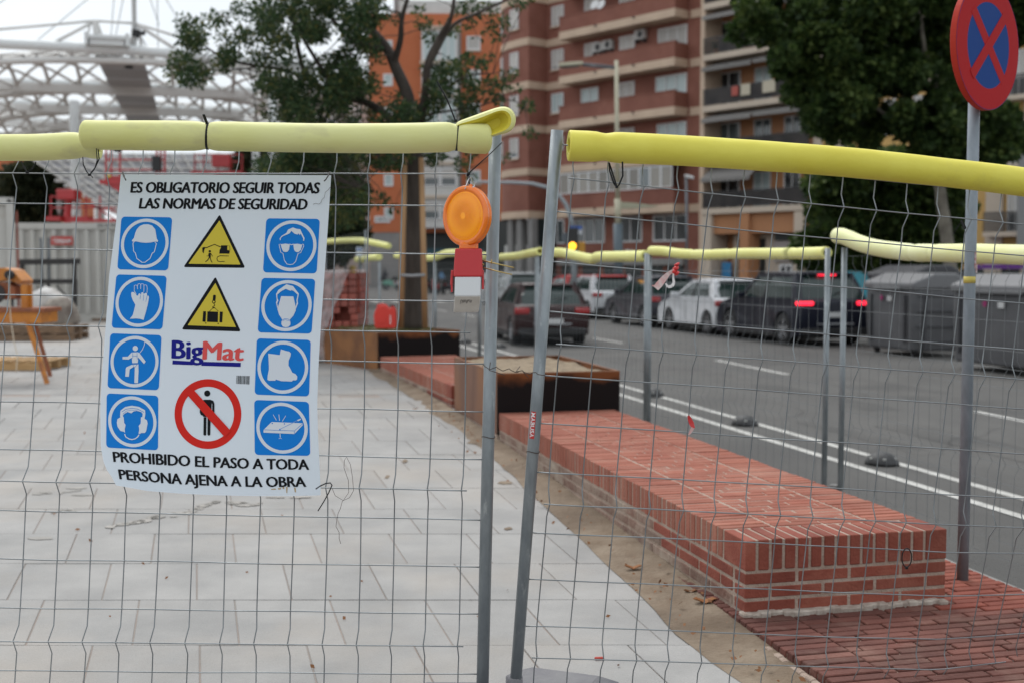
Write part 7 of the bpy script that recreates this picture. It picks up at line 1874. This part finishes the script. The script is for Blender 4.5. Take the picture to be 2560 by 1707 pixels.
for k in range(-20, 27):
    x = X0 + (X1 - X0) * k / 26
    lpath(lambda t: Vector((x + 17 * t, 45 + 30 * t, vz(x + 17 * t, 45 + 30 * t))) if X0 <= x + 17 * t <= X1 else Vector((0, 0, 0)), 20, .065)
    x2 = X1 - (X1 - X0) * k / 26
    lpath(lambda t: Vector((x2 - 17 * t, 45 + 30 * t, vz(x2 - 17 * t, 45 + 30 * t))) if X0 <= x2 - 17 * t <= X1 else Vector((0, 0, 0)), 20, .065)
lt.obj('lattice', M_lat, cn, kind='stuff')
for i, y in enumerate(YC):
    q = MB()
    pts = [Vector((X0 + (X1 - X0) * k / 30, y + .05, vz(X0 + (X1 - X0) * k / 30, y) - .1)) for k in range(31)]; pts = [p for p in pts if p.z > .5]; q.tube(pts, .13, 8)
    pts = [Vector((X0 + (X1 - X0) * k / 30, y + 3.5, vz(X0 + (X1 - X0) * k / 30, y + 3.5) - .05)) for k in range(31)]; pts = [p for p in pts if p.z > .5]; q.tube(pts, .08, 8)
    q.obj('arched_rib', M_lat, cn, smooth=True)
for i in range(3):                    # walkway panels under the centre line
    for j in range(3):
        y0 = YC[i] + .3 + j * (YC[i + 1] - YC[i] - .6) / 3; y1 = y0 + (YC[i + 1] - YC[i] - .6) / 3 - .12
        q = MB(); q.box((XM - .55, (y0 + y1) / 2, ZC - .25), (1.7, y1 - y0, .06)); q.obj('walkway_panel', M_pan, cn)
for x in (X0 + 3, X1 - 2.5):
    for y in (45, 60): q = MB(); q.tube([(x, y, .1), (x, y, vz(x, y) if vz(x, y) > 1 else 4)], .18, 10); q.obj('column', M_steel, cn, smooth=True)
cn.rotation_euler = (0, 0, R(14.5))
# grey striped roof slope under the canopy
sl = thing('sloping_roof', 'pale sloping metal roof with diagonal seams seen under the canopy', 'roof', W(200, 741, 70))
q = MB(); A_, B_, C_, D_ = W(60, 385, 70), W(700, 385, 70), W(700, 560, 66), W(330, 560, 66)
q.prism([A_, B_, C_, D_], (0, .15, 0)); q.obj('roof_sheet', mat('pale_grey_sheet', (.36, .36, .38), .6, c2=(.42, .42, .44), scale=.5), sl)
q = MB()
for k in range(22):
    t = k / 21; q.tube([A_.lerp(B_, t) + Vector((0, -.1, 0)), D_.lerp(C_, t) + Vector((0, -.1, 0))], .06, 5)
for k in range(1, 9):
    t = k / 9; q.tube([A_.lerp(D_, t) + Vector((0, -.12, 0)), B_.lerp(C_, t) + Vector((0, -.12, 0))], .05, 5)
q.obj('seam', M_lat, sl)
for k in range(9):
    t = (k + .5) / 9; c = W(150 + 23 * k, 452 + 13 * k, 64); q = MB(); q.box(c, (.42, .4, .16), bev=.02); q.obj('stepped_cap', M_frame, sl)
q = MB(); q.tube([W(470, 741, 72), W(470, 500, 72)], .3, 8); q.tube([W(250, 741, 72), W(250, 500, 72)], .3, 8); q.obj('support', M_steel, sl)

# ================================================================== site containers and machines
M_cont = mat('white_container_steel', (.52, .51, .48), .5, c2=(.46, .45, .42), scale=1, c3=(.40, .36, .31), scale3=3, lo3=.62, hi3=.8)
def container(lab, o_, ex_, L, D_, Hc, base):
    """o_ bottom near left corner of the long corrugated side; ex_ along the side"""
    ex_ = Vector(ex_).normalized(); n_ = Vector((ex_.y, -ex_.x, 0)); 
    if n_.y > 0: n_ = -n_
    root = thing('site_container', lab, 'container', (o_[0], o_[1], base)); O = Vector((o_[0], o_[1], base)); P_ = lambda u, d, z: O + ex_ * u - n_ * d + UP * z
    q = MB(); q.box(P_(L / 2, D_ / 2 + .03, Hc / 2), (L - .1, D_ - .1, Hc - .1), ex_, n_, UP); q.obj('shell', M_cont, root)
    q = MB()
    for z in (.08, Hc - .08): q.box(P_(L / 2, .05, z), (L - .32, .12, .16), ex_, n_, UP); q.box(P_(L / 2, D_ - .05, z), (L - .32, .12, .16), ex_, n_, UP); q.box(P_(.06, D_ / 2, z), (.12, D_ - .24, .16), ex_, n_, UP); q.box(P_(L - .06, D_ / 2, z), (.12, D_ - .24, .16), ex_, n_, UP)
    for u in (.08, L - .08): q.box(P_(u, .08, Hc / 2), (.16, .18, Hc), ex_, n_, UP); q.box(P_(u, D_ - .08, Hc / 2), (.16, .18, Hc), ex_, n_, UP)
    q.obj('frame', M_cont, root)
    n = int((L - .4) / .28); me = None
    for k in range(n):
        if me is None:
            g = MB(); g.prism([(-.07, 0, 0), (-.04, -.04, 0), (.04, -.04, 0), (.07, 0, 0)], (0, 0, Hc - .36)); me = g.mesh('corrugation', M_cont)
        p = P_(.3 + .28 * k, .03, .18) - O; inst('corrugation', me, p, root, rot=(0, 0, math.atan2(ex_.y, ex_.x)))
    q = MB()
    for u in (.09, L - .09):
        for z in (.08, Hc - .08): q.box(P_(u, -.02, z), (.09, .03, .06), ex_, n_, UP)
    q.obj('corner_casting', M_trim, root)
    return root, P_, ex_, n_
YC1 = 31.0; oL = W(28, 800, YC1); zb = zg(31)
c1_, Pc, exc, nc = container('long white corrugated site container behind the sign with a red label', (oL.x, YC1), (1, .0, 0), 6.06, 2.44, 2.52, zb)
q = MB(); q.box(Pc(1.38, -.06, 2.06), (.56, .02, .22), exc, nc, UP); o = q.obj('red_label', mat('red_label', (.48, .03, .02), .5), c1_)
q = MB(); flat_text(q, 'TERBAM', Pc(1.14, -.078, 1.99), exc, UP, .48, .12, offset=.02); q.obj('lettering', M_frame, o)
q = MB(); flat_text(q, 'LG 21 9101', Pc(2.3, -.035, Hc_ if False else 2.41), exc, UP, .55, .09, offset=.02); q.obj('lettering', M_trim, c1_)
for k in range(3):
    o = thing('wood_block', ('left', 'middle', 'right')[k] + ' wooden block lying under the white container', 'wood block', Pc(.8 + 1.5 * k, .1, -.1)); q = MB(); q.box(Pc(.8 + 1.5 * k, .05, -.0), (.38, .3, .12), exc, nc, UP, bev=.01); q.obj('block', mat('old_wood', (.16, .10, .06), .9), o)
oL2 = W(-150, 790, 27.5); c2_, Pc2, ex2, n2 = container('second white container closer at the left edge, seen at an angle', (oL2.x, 26.5), (1, .42, 0), 2.0, 2.4, 2.95, zg(27))
q = MB(); q.box(Pc2(2.06, .25, 1.5), (.05, .35, 2.3), ex2, n2, UP); q.obj('rusty_door_edge', mat('flaking_red_brown', (.16, .05, .035), .8, c2=(.35, .12, .09), scale=4), c2_)
# scissor lift and boom, red
M_rmach = mat('machine_red', (.42, .018, .022), .4, coat=.3, c2=(.34, .015, .018), scale=4)
YM = 41.0; m1 = thing('boom_lift', 'red boom lift behind the white container, its boom and hoses showing above it', 'boom lift', W(170, 741, YM)); A = lambda px, py, dy=0: W(px, py, YM + dy)
q = MB(); q.box(A(172, 488), (.62, .7, .36), bev=.05); q.obj('boom_head', M_rmach, m1)
q = MB(); q.tube([A(172, 500), A(168, 540), A(170, 700)], .13, 8); q.box(A(140, 548), (.5, .6, .14)); q.box(A(205, 548), (.62, .6, .14)); q.obj('lower_boom', M_rmach, m1)
q = MB()
for x in (127, 215, 250): q.bar(A(x, 490), A(x, 552), .05)
for y_ in (490, 520, 552): q.bar(A(125, y_), A(290, y_ if y_ != 490 else 530), .05)
q.bar(A(215, 500), A(290, 552), .05); q.box(A(240, 553), (1.6, .8, .09)); q.obj('rail', M_rmach, m1)
q = MB()
for k in range(4): q.tube([A(145 + k * 4, 500), A(142 + k * 3, 520), A(150, 545)], .025, 6); q.tube([A(196 - k * 4, 498), A(200 - k * 3, 520), A(188, 545)], .025, 6)
q.obj('hose', mat('grey_hose', (.35, .34, .33), .5), m1, smooth=True)
q = MB(); q.box(W(172, 700, YM), (2.0, 1.4, .8), bev=.08); q.obj('chassis', M_rmach, m1)
YB2 = 36.0; m2 = thing('boom_lift', 'red lift basket held high above the container, left of the sign top', 'boom lift', W(310, 741, YB2)); A2 = lambda px, py, dy=0: W(px, py, YB2 + dy)
q = MB()
for x in (265, 278, 300, 392, 402, 412): q.bar(A2(x, 372), A2(x, 462), .05)
for y_ in (374, 400, 425, 462): q.bar(A2(263, y_), A2(415, y_), .045)
for x in (265, 412):
    q.bar(A2(x, 374, .8), A2(x, 462, .8), .05)
q.bar(A2(263, 400, .8), A2(415, 400, .8), .045); q.obj('basket_rail', M_rmach, m2)
q = MB(); q.box(A2(338, 458, .4), (1.85, .9, .12)); q.prism([A2(264, 440), A2(300, 440), A2(340, 470), A2(340, 486), A2(300, 482), A2(268, 462)], (0, .5, 0)); q.obj('basket_floor', M_rmach, m2)
q = MB(); q.box(A2(392, 410, -.05), (.26, .2, .45), bev=.03); q.obj('control_box', M_trim, m2); q = MB(); q.box(A2(294, 376, -.05), (.2, .2, .12)); q.obj('tool_box', M_trim, m2)
q = MB(); q.tube([A2(335, 470, .6), A2(335, 600, .8), A2(335, 720, 1)], .16, 10); q.box(A2(335, 740, 1), (1.8, 1.2, .7), bev=.08); q.obj('boom', M_rmach, m2)
q = MB(); q.box(A2(272, 441, -.03), (.12, .02, .06)); q.obj('yellow_decal', mat('yellow_decal', (.6, .5, .05), .5), m2)
YB3 = 50.0; m3 = thing('boom_lift', 'second red lift basket, further right just under the yellow tube', 'boom lift', W(560, 741, YB3)); A3 = lambda px, py, dy=0: W(px, py, YB3 + dy)
q = MB()
for x in (487, 510, 545, 575, 605): q.bar(A3(x, 385), A3(x, 432), .05)
for y_ in (387, 405, 432): q.bar(A3(485, y_), A3(608, y_), .05)
q.box(A3(546, 433), (2.1, .9, .1)); q.obj('basket_rail', M_rmach, m3); q = MB(); q.box(A3(555, 404), (.75, .5, .5), bev=.04); q.obj('machine_body', M_rmach, m3)
q = MB(); q.tube([A3(546, 433), A3(546, 741)], .18, 8); q.box(A3(546, 735), (2, 1.2, .6)); q.obj('boom', M_rmach, m3)

# ---------- dark steel frame with two uprights
YF = 25.5; fr = thing('steel_frame', 'black painted steel frame standing on the paving in front of the white container', 'steel frame', W(125, 830, YF)); A = lambda px, py, dy=0: W(px, py, YF + dy)
M_bst = mat('black_painted_steel', (.022, .02, .02), .6)
q = MB(); q.bar(A(50, 656), A(199, 654), .10, .12); q.bar(A(66, 705), A(190, 704), .09, .10); q.obj('cross_rail', M_bst, fr)
q = MB(); q.bar(A(187, 655), A(187, 826), .07); q.bar(A(188, 700), A(188, 826), .08); q.bar(A(56, 655), A(54, 700), .07); q.bar(A(120, 706), A(120, 828), .05); q.bar(A(30, 700, .3), A(32, 826, .3), .05); q.obj('leg', M_bst, fr)
q = MB(); q.bar(A(98, 834, -.1), A(204, 826, -.1), .22, .10); q.obj('base_bar', M_bst, fr)
q = MB(); q.bar(A(102, 595, .15), A(107, 722, .15), .04); q.bar(A(122, 595, .15), A(123, 722, .15), .04); q.obj('upright', M_pole, fr)
q = MB(); q.tube([A(140, 714, -.1), A(155, 730, -.1), A(180, 752, -.1)], .015, 5); q.obj('cable', M_trim, fr)

# ---------- masonry saw and trestle
YW = 14.2; sw = thing('masonry_saw', 'orange masonry saw on splayed legs at the left edge', 'saw', W(60, 955, YW)); A = lambda px, py, dy=0: W(px, py, YW + dy)
M_or = mat('machine_orange', (.60, .22, .02), .5, c2=(.42, .15, .03), scale=5, c3=(.25, .09, .04), scale3=3, lo3=.55, hi3=.7); M_orr = mat('rusty_orange', (.32, .10, .04), .7, c2=(.2, .07, .035), scale=8)
q = MB(); q.prism([A(-60, 674), A(10, 670), A(30, 676), (A(54, 702)), A(50, 712), A(20, 700), A(-60, 712)], (0, .35, 0)); q.obj('blade_guard', M_or, sw)
q = MB(); q.prism([A(-50, 712), A(12, 706), A(36, 718), A(40, 745), A(20, 750), A(-50, 750)], (0, .25, 0)); q.obj('motor_mount', M_orr, sw)
q = MB(); q.lathe([(.001, 0), (.055, 0), (.055, .05), (.02, .06), (.001, .06)], A(26, 688, -.02), 14, (0, -1, 0)); q.obj('pulley', M_trim, sw)
q = MB(); q.box(A(62, 748), (.065, .06, .34)); q.box(A(74, 748, .1), (.05, .06, .34)); q.obj('upright', M_or, sw)
q = MB(); q.box(A(20, 792, .1), (1.0, .5, .135), bev=.01); q.obj('tray', M_or, sw); q = MB(); q.box(A(22, 774, .1), (1.05, .55, .045)); q.box(A(112, 782, .1), (.10, .3, .07), (1, 0, .2)); q.obj('tray_rim', M_orr, sw)
q = MB(); q.bar(A(64, 790, -.12), A(118, 958, -.25), .045, .035); q.obj('leg', M_or, sw); q = MB(); q.bar(A(-60, 800, -.12), A(-90, 958, -.25), .045, .035); q.obj('leg', M_or, sw)
q = MB(); q.bar(A(84, 800, .4), A(126, 940, .55), .045, .035); q.obj('leg', M_orr, sw); q = MB(); q.bar(A(-60, 800, .4), A(-90, 940, .55), .045, .035); q.obj('leg', M_orr, sw)
q = MB(); q.lathe([(.001, 0), (.12, 0), (.12, .008), (.001, .008)], A(-12, 735, -.04), 24, (0, -1, 0)); q.obj('blade', mat('saw_blade', (.05, .045, .045), .4, .6), sw)
q = MB(); q.bar(A(-80, 738, .2), A(60, 742, .2), .06, .05); q.obj('slide_rail', M_orr, sw)
q = MB(); q.tube([A(22, 690, -.1), A(24, 730, -.12), A(26, 790, -.3), A(34, 850, -.5), A(44, 890, -.6), A(40, 930, -.9)] , .006, 5)
label(q.obj('power_cable', mat('cream_cable', (.5, .42, .32), .6), smooth=True), 'pale cable hanging from the orange saw down to the paving', 'cable')
# pallets: near left with gaps
M_wood = mat('pale_pallet_wood', (.48, .31, .15), .85, c2=(.38, .23, .10), scale=4, rnd=.15, stretch=(.5, 4, 4)); M_wood2 = mat('grey_brown_wood', (.22, .14, .085), .9, c2=(.15, .10, .065), scale=5, rnd=.2)
def pallet(lab, c, w_, d_, ang, m_, layers=1):
    root = thing('pallet', lab, 'pallet', c, 0); ex_ = Vector((math.cos(ang), math.sin(ang), 0)); ey_ = Vector((-ex_.y, ex_.x, 0)); C = Vector(c)
    for L_ in range(layers):
        zb_ = L_ * .14
        for k in range(7):
            q = MB(); q.box(C + ex_ * (-w_ / 2 + .05 + (w_ - .1) * k / 6) + UP * (zb_ + .125), (.10, d_, .02), ex_, ey_, UP); q.obj('deck_board', m_, root)
        for k in range(3):
            q = MB(); q.box(C + ey_ * (-d_ / 2 + .05 + (d_ - .1) * k / 2) + UP * (zb_ + .06), (w_, .09, .10), ex_, ey_, UP); q.obj('bearer', m_, root)
    return root
pl = G(30, 936, zg(15)); pallet('pale new wooden pallet lying on the paving under the orange saw', (pl.x - .3, 16.3, zg(16)), 1.1, .8, 0, M_wood)
pl = W(60, 850, 22.5); pallet('old grey brown pallet behind the saw, carrying the sacks', (pl.x, 22.8, zg(22)), 1.9, 1.0, .05, M_wood2, 2)
# sacks
M_sack = mat('dusty_sack', (.30, .27, .23), .85, c2=(.12, .09, .075), scale=3, bump=.3, bscale=8); M_sack2 = mat('white_sack', (.50, .49, .48), .7, c2=(.36, .33, .3), scale=3, bump=.3, bscale=8)
def sack(lab, c, r_, m_, seed):
    bm = bmesh.new(); bmesh.ops.create_icosphere(bm, subdivisions=4, radius=1)
    for v in bm.verts:
        p = v.co.copy(); k = 1 + .16 * noise.noise(p * 1.6 + Vector((seed, 0, 0))) + .06 * noise.noise(p * 5 + Vector((seed, 3, 0)))
        v.co = Vector((p.x * r_[0] * k, p.y * r_[1] * k, max(-.3 * r_[2], p.z * r_[2] * k)))
    me = bpy.data.meshes.new('sack'); bm.to_mesh(me); bm.free(); me.materials.append(m_); me.polygons.foreach_set('use_smooth', [True] * len(me.polygons))
    o = bpy.data.objects.new('rubble_sack', me); COL.objects.link(o); o.location = c; return label(o, lab, 'sack', 'sacks by the steel frame')
sack('white plastic rubble sack slumped behind the steel frame', W(120, 775, 24.3), (.5, .45, .42), M_sack2, 1)
sack('brown dusty sack leaning right of the white one inside the steel frame', W(148, 795, 24.0), (.36, .4, .42), M_sack, 5)
sack('small earthy sack low at the foot of the steel frame', W(118, 812, 23.8), (.34, .3, .2), M_sack, 9)

# ---------- wrapped brick pallet
YK = 17.5; bp = thing('brick_pallet', 'pallet of dark red bricks wrapped in torn clear plastic right of the sign', 'brick pallet', W(850, 905, YK))
M_wb = mat('wet_dark_brick', (.24, .045, .03), .35, c2=(.34, .075, .05), scale=3, rnd=.3, coat=.5); M_wbo = mat('dull_red_pack', (.26, .065, .045), .8, rnd=.15)
A = lambda px, py, dy=0: W(px, py, YK + dy); xl_, xr_ = A(735, 800).x, A(893, 800).x; zb_ = zg(17) + .10; zt_ = A(850, 682).z
rows_, cols_ = 12, 8; hh_ = (zt_ - zb_) / rows_; ww_ = (xr_ - xl_) / cols_; me1 = MB(); me1.box((0, 0, 0), (ww_ - .012, .24, hh_ - .010), bev=.004); me1 = me1.mesh('brick', M_wb)
for r_ in range(rows_):
    for c in range(cols_):
        if (r_, c) in ((5, 6), (5, 5), (2, 6), (6, 6)): continue
        dx = .015 * noise.noise(Vector((r_, c, 2))) + (.03 if r_ < 6 else 0)
        p = Vector((xl_ + ww_ * (c + .5) + dx, YK + .02 * noise.noise(Vector((r_ * 3, c * 3, 0))), zb_ + hh_ * (r_ + .5))) - bp.location
        inst('brick', me1, p, bp)
q = MB(); q.box(((xl_ + xr_) / 2, YK + .62, (zb_ + zt_) / 2), (xr_ - xl_ - .02, 1.0, zt_ - zb_ - .02)); q.obj('brick_core', M_wbo, bp)
for x in (xr_ + .002,):                   # right flank, bricks end on
    me2 = MB(); me2.box((0, 0, 0), (.05, .23, hh_ - .01), bev=.004); me2 = me2.mesh('brick', M_wb)
    for r_ in range(rows_):
        for k in range(4): inst('brick', me2, Vector((x, YK + .27 + .25 * k, zb_ + hh_ * (r_ + .5))) - bp.location, bp)
q = MB()
for k in range(3): q.box((xl_ + .1 + k * (xr_ - xl_ - .2) / 2, YK + .4, zb_ - .05), (.12, 1.1, .10))
q.box(((xl_ + xr_) / 2, YK + .4, zb_ - .008), (xr_ - xl_, 1.1, .016)); q.obj('pallet_base', M_wood2, bp)
M_film = mat('crumpled_clear_film', (.55, .50, .50), .18, alpha=.42, spec=.8, c2=(.75, .72, .72), scale=5, bump=.8, bscale=9)
q = MB(); nx, ny = 26, 40
vs = []
for k in range(ny + 1):
    for i in range(nx + 1):
        s, t = i / nx, k / ny
        # a drape that falls from the top left across the front, flaring at the foot
        xa = A(735, 0).x; xb = A(872 - 75 * min(1, t * 1.25) + 70 * max(0, t - .55), 0).x
        x = xa + (xb - xa) * s; z = zt_ + .02 - (zt_ - zg(17) + .0) * t
        y_ = YK - .15 - .05 * noise.noise(Vector((s * 6, t * 5, 1))) - .05 * noise.noise(Vector((s * 14 + t * 6, t * 9, 4))) - .14 * max(0, t - .6) - .03
        vs.append((x + .03 * noise.noise(Vector((t * 7, s * 3, 8))), y_, z + (.04 * noise.noise(Vector((s * 5, 0, 2))))))
q.add(vs, [(k * (nx + 1) + i, k * (nx + 1) + i + 1, (k + 1) * (nx + 1) + i + 1, (k + 1) * (nx + 1) + i) for k in range(ny) for i in range(nx)])
q.obj('plastic_wrap', M_film, bp, smooth=True)
q = MB(); vs = []; 
for k in range(13):
    for i in range(15):
        s, t = i / 14, k / 12; vs.append((A(735, 0).x + (A(895, 0).x - A(735, 0).x) * s, YK - .16 + 1.1 * t, zt_ + .025 + .03 * noise.noise(Vector((s * 6, t * 5, 11)))))
q.add(vs, [(k * 15 + i, k * 15 + i + 1, (k + 1) * 15 + i + 1, (k + 1) * 15 + i) for k in range(12) for i in range(14)]); q.obj('plastic_wrap', M_film, bp, smooth=True)
q = MB(); q.box(A(842, 852, -.3), (.19, .01, .26), (1, 0, .05)); q.obj('paper_label', mat('white_paper', (.55, .55, .62), .7), bp)

# ---------- red jerrycan
YJ = p2FL.y + .28; jc = thing('jerrycan', 'red plastic jerrycan standing on the soil of the far planter', 'jerrycan', W(962, 822, YJ)); A = lambda px, py, dy=0: W(px, py, YJ + dy)
M_jr = mat('jerrycan_red', (.62, .035, .02), .35, sss=.1)
pts = [(934, 790), (937, 778), (944, 766), (960, 764), (968, 768), (974, 772), (979, 767), (985, 768), (989, 780), (990, 818), (984, 822), (940, 822), (936, 815)]
q = MB(); q.prism([A(*p) for p in pts], (0, .17, 0)); o = q.obj('body', M_jr, jc); bv = o.modifiers.new('b', 'BEVEL'); bv.width = .02; bv.segments = 3; bv.limit_method = 'ANGLE'
q = MB(); q.tube([A(944, 770, .08), A(946, 764, .08), A(956, 762, .08), A(966, 765, .08), A(968, 772, .08)], .018, 8); q.obj('handle', M_jr, jc, smooth=True)
q = MB(); q.lathe([(.03, 0), (.03, .035), (.001, .035)], A(981, 769, .08), 14); q.obj('cap', mat('dark_red_cap', (.10, .01, .01), .5), jc)
q = MB(); q.box(A(976, 800, -.005), (.012, .006, .12)); q.obj('white_level_strip', M_frame, jc)
q = MB(); q.box(A(955, 800, -.006), (.09, .01, .10), bev=.004); q.obj('embossed_panel', M_jr, jc)
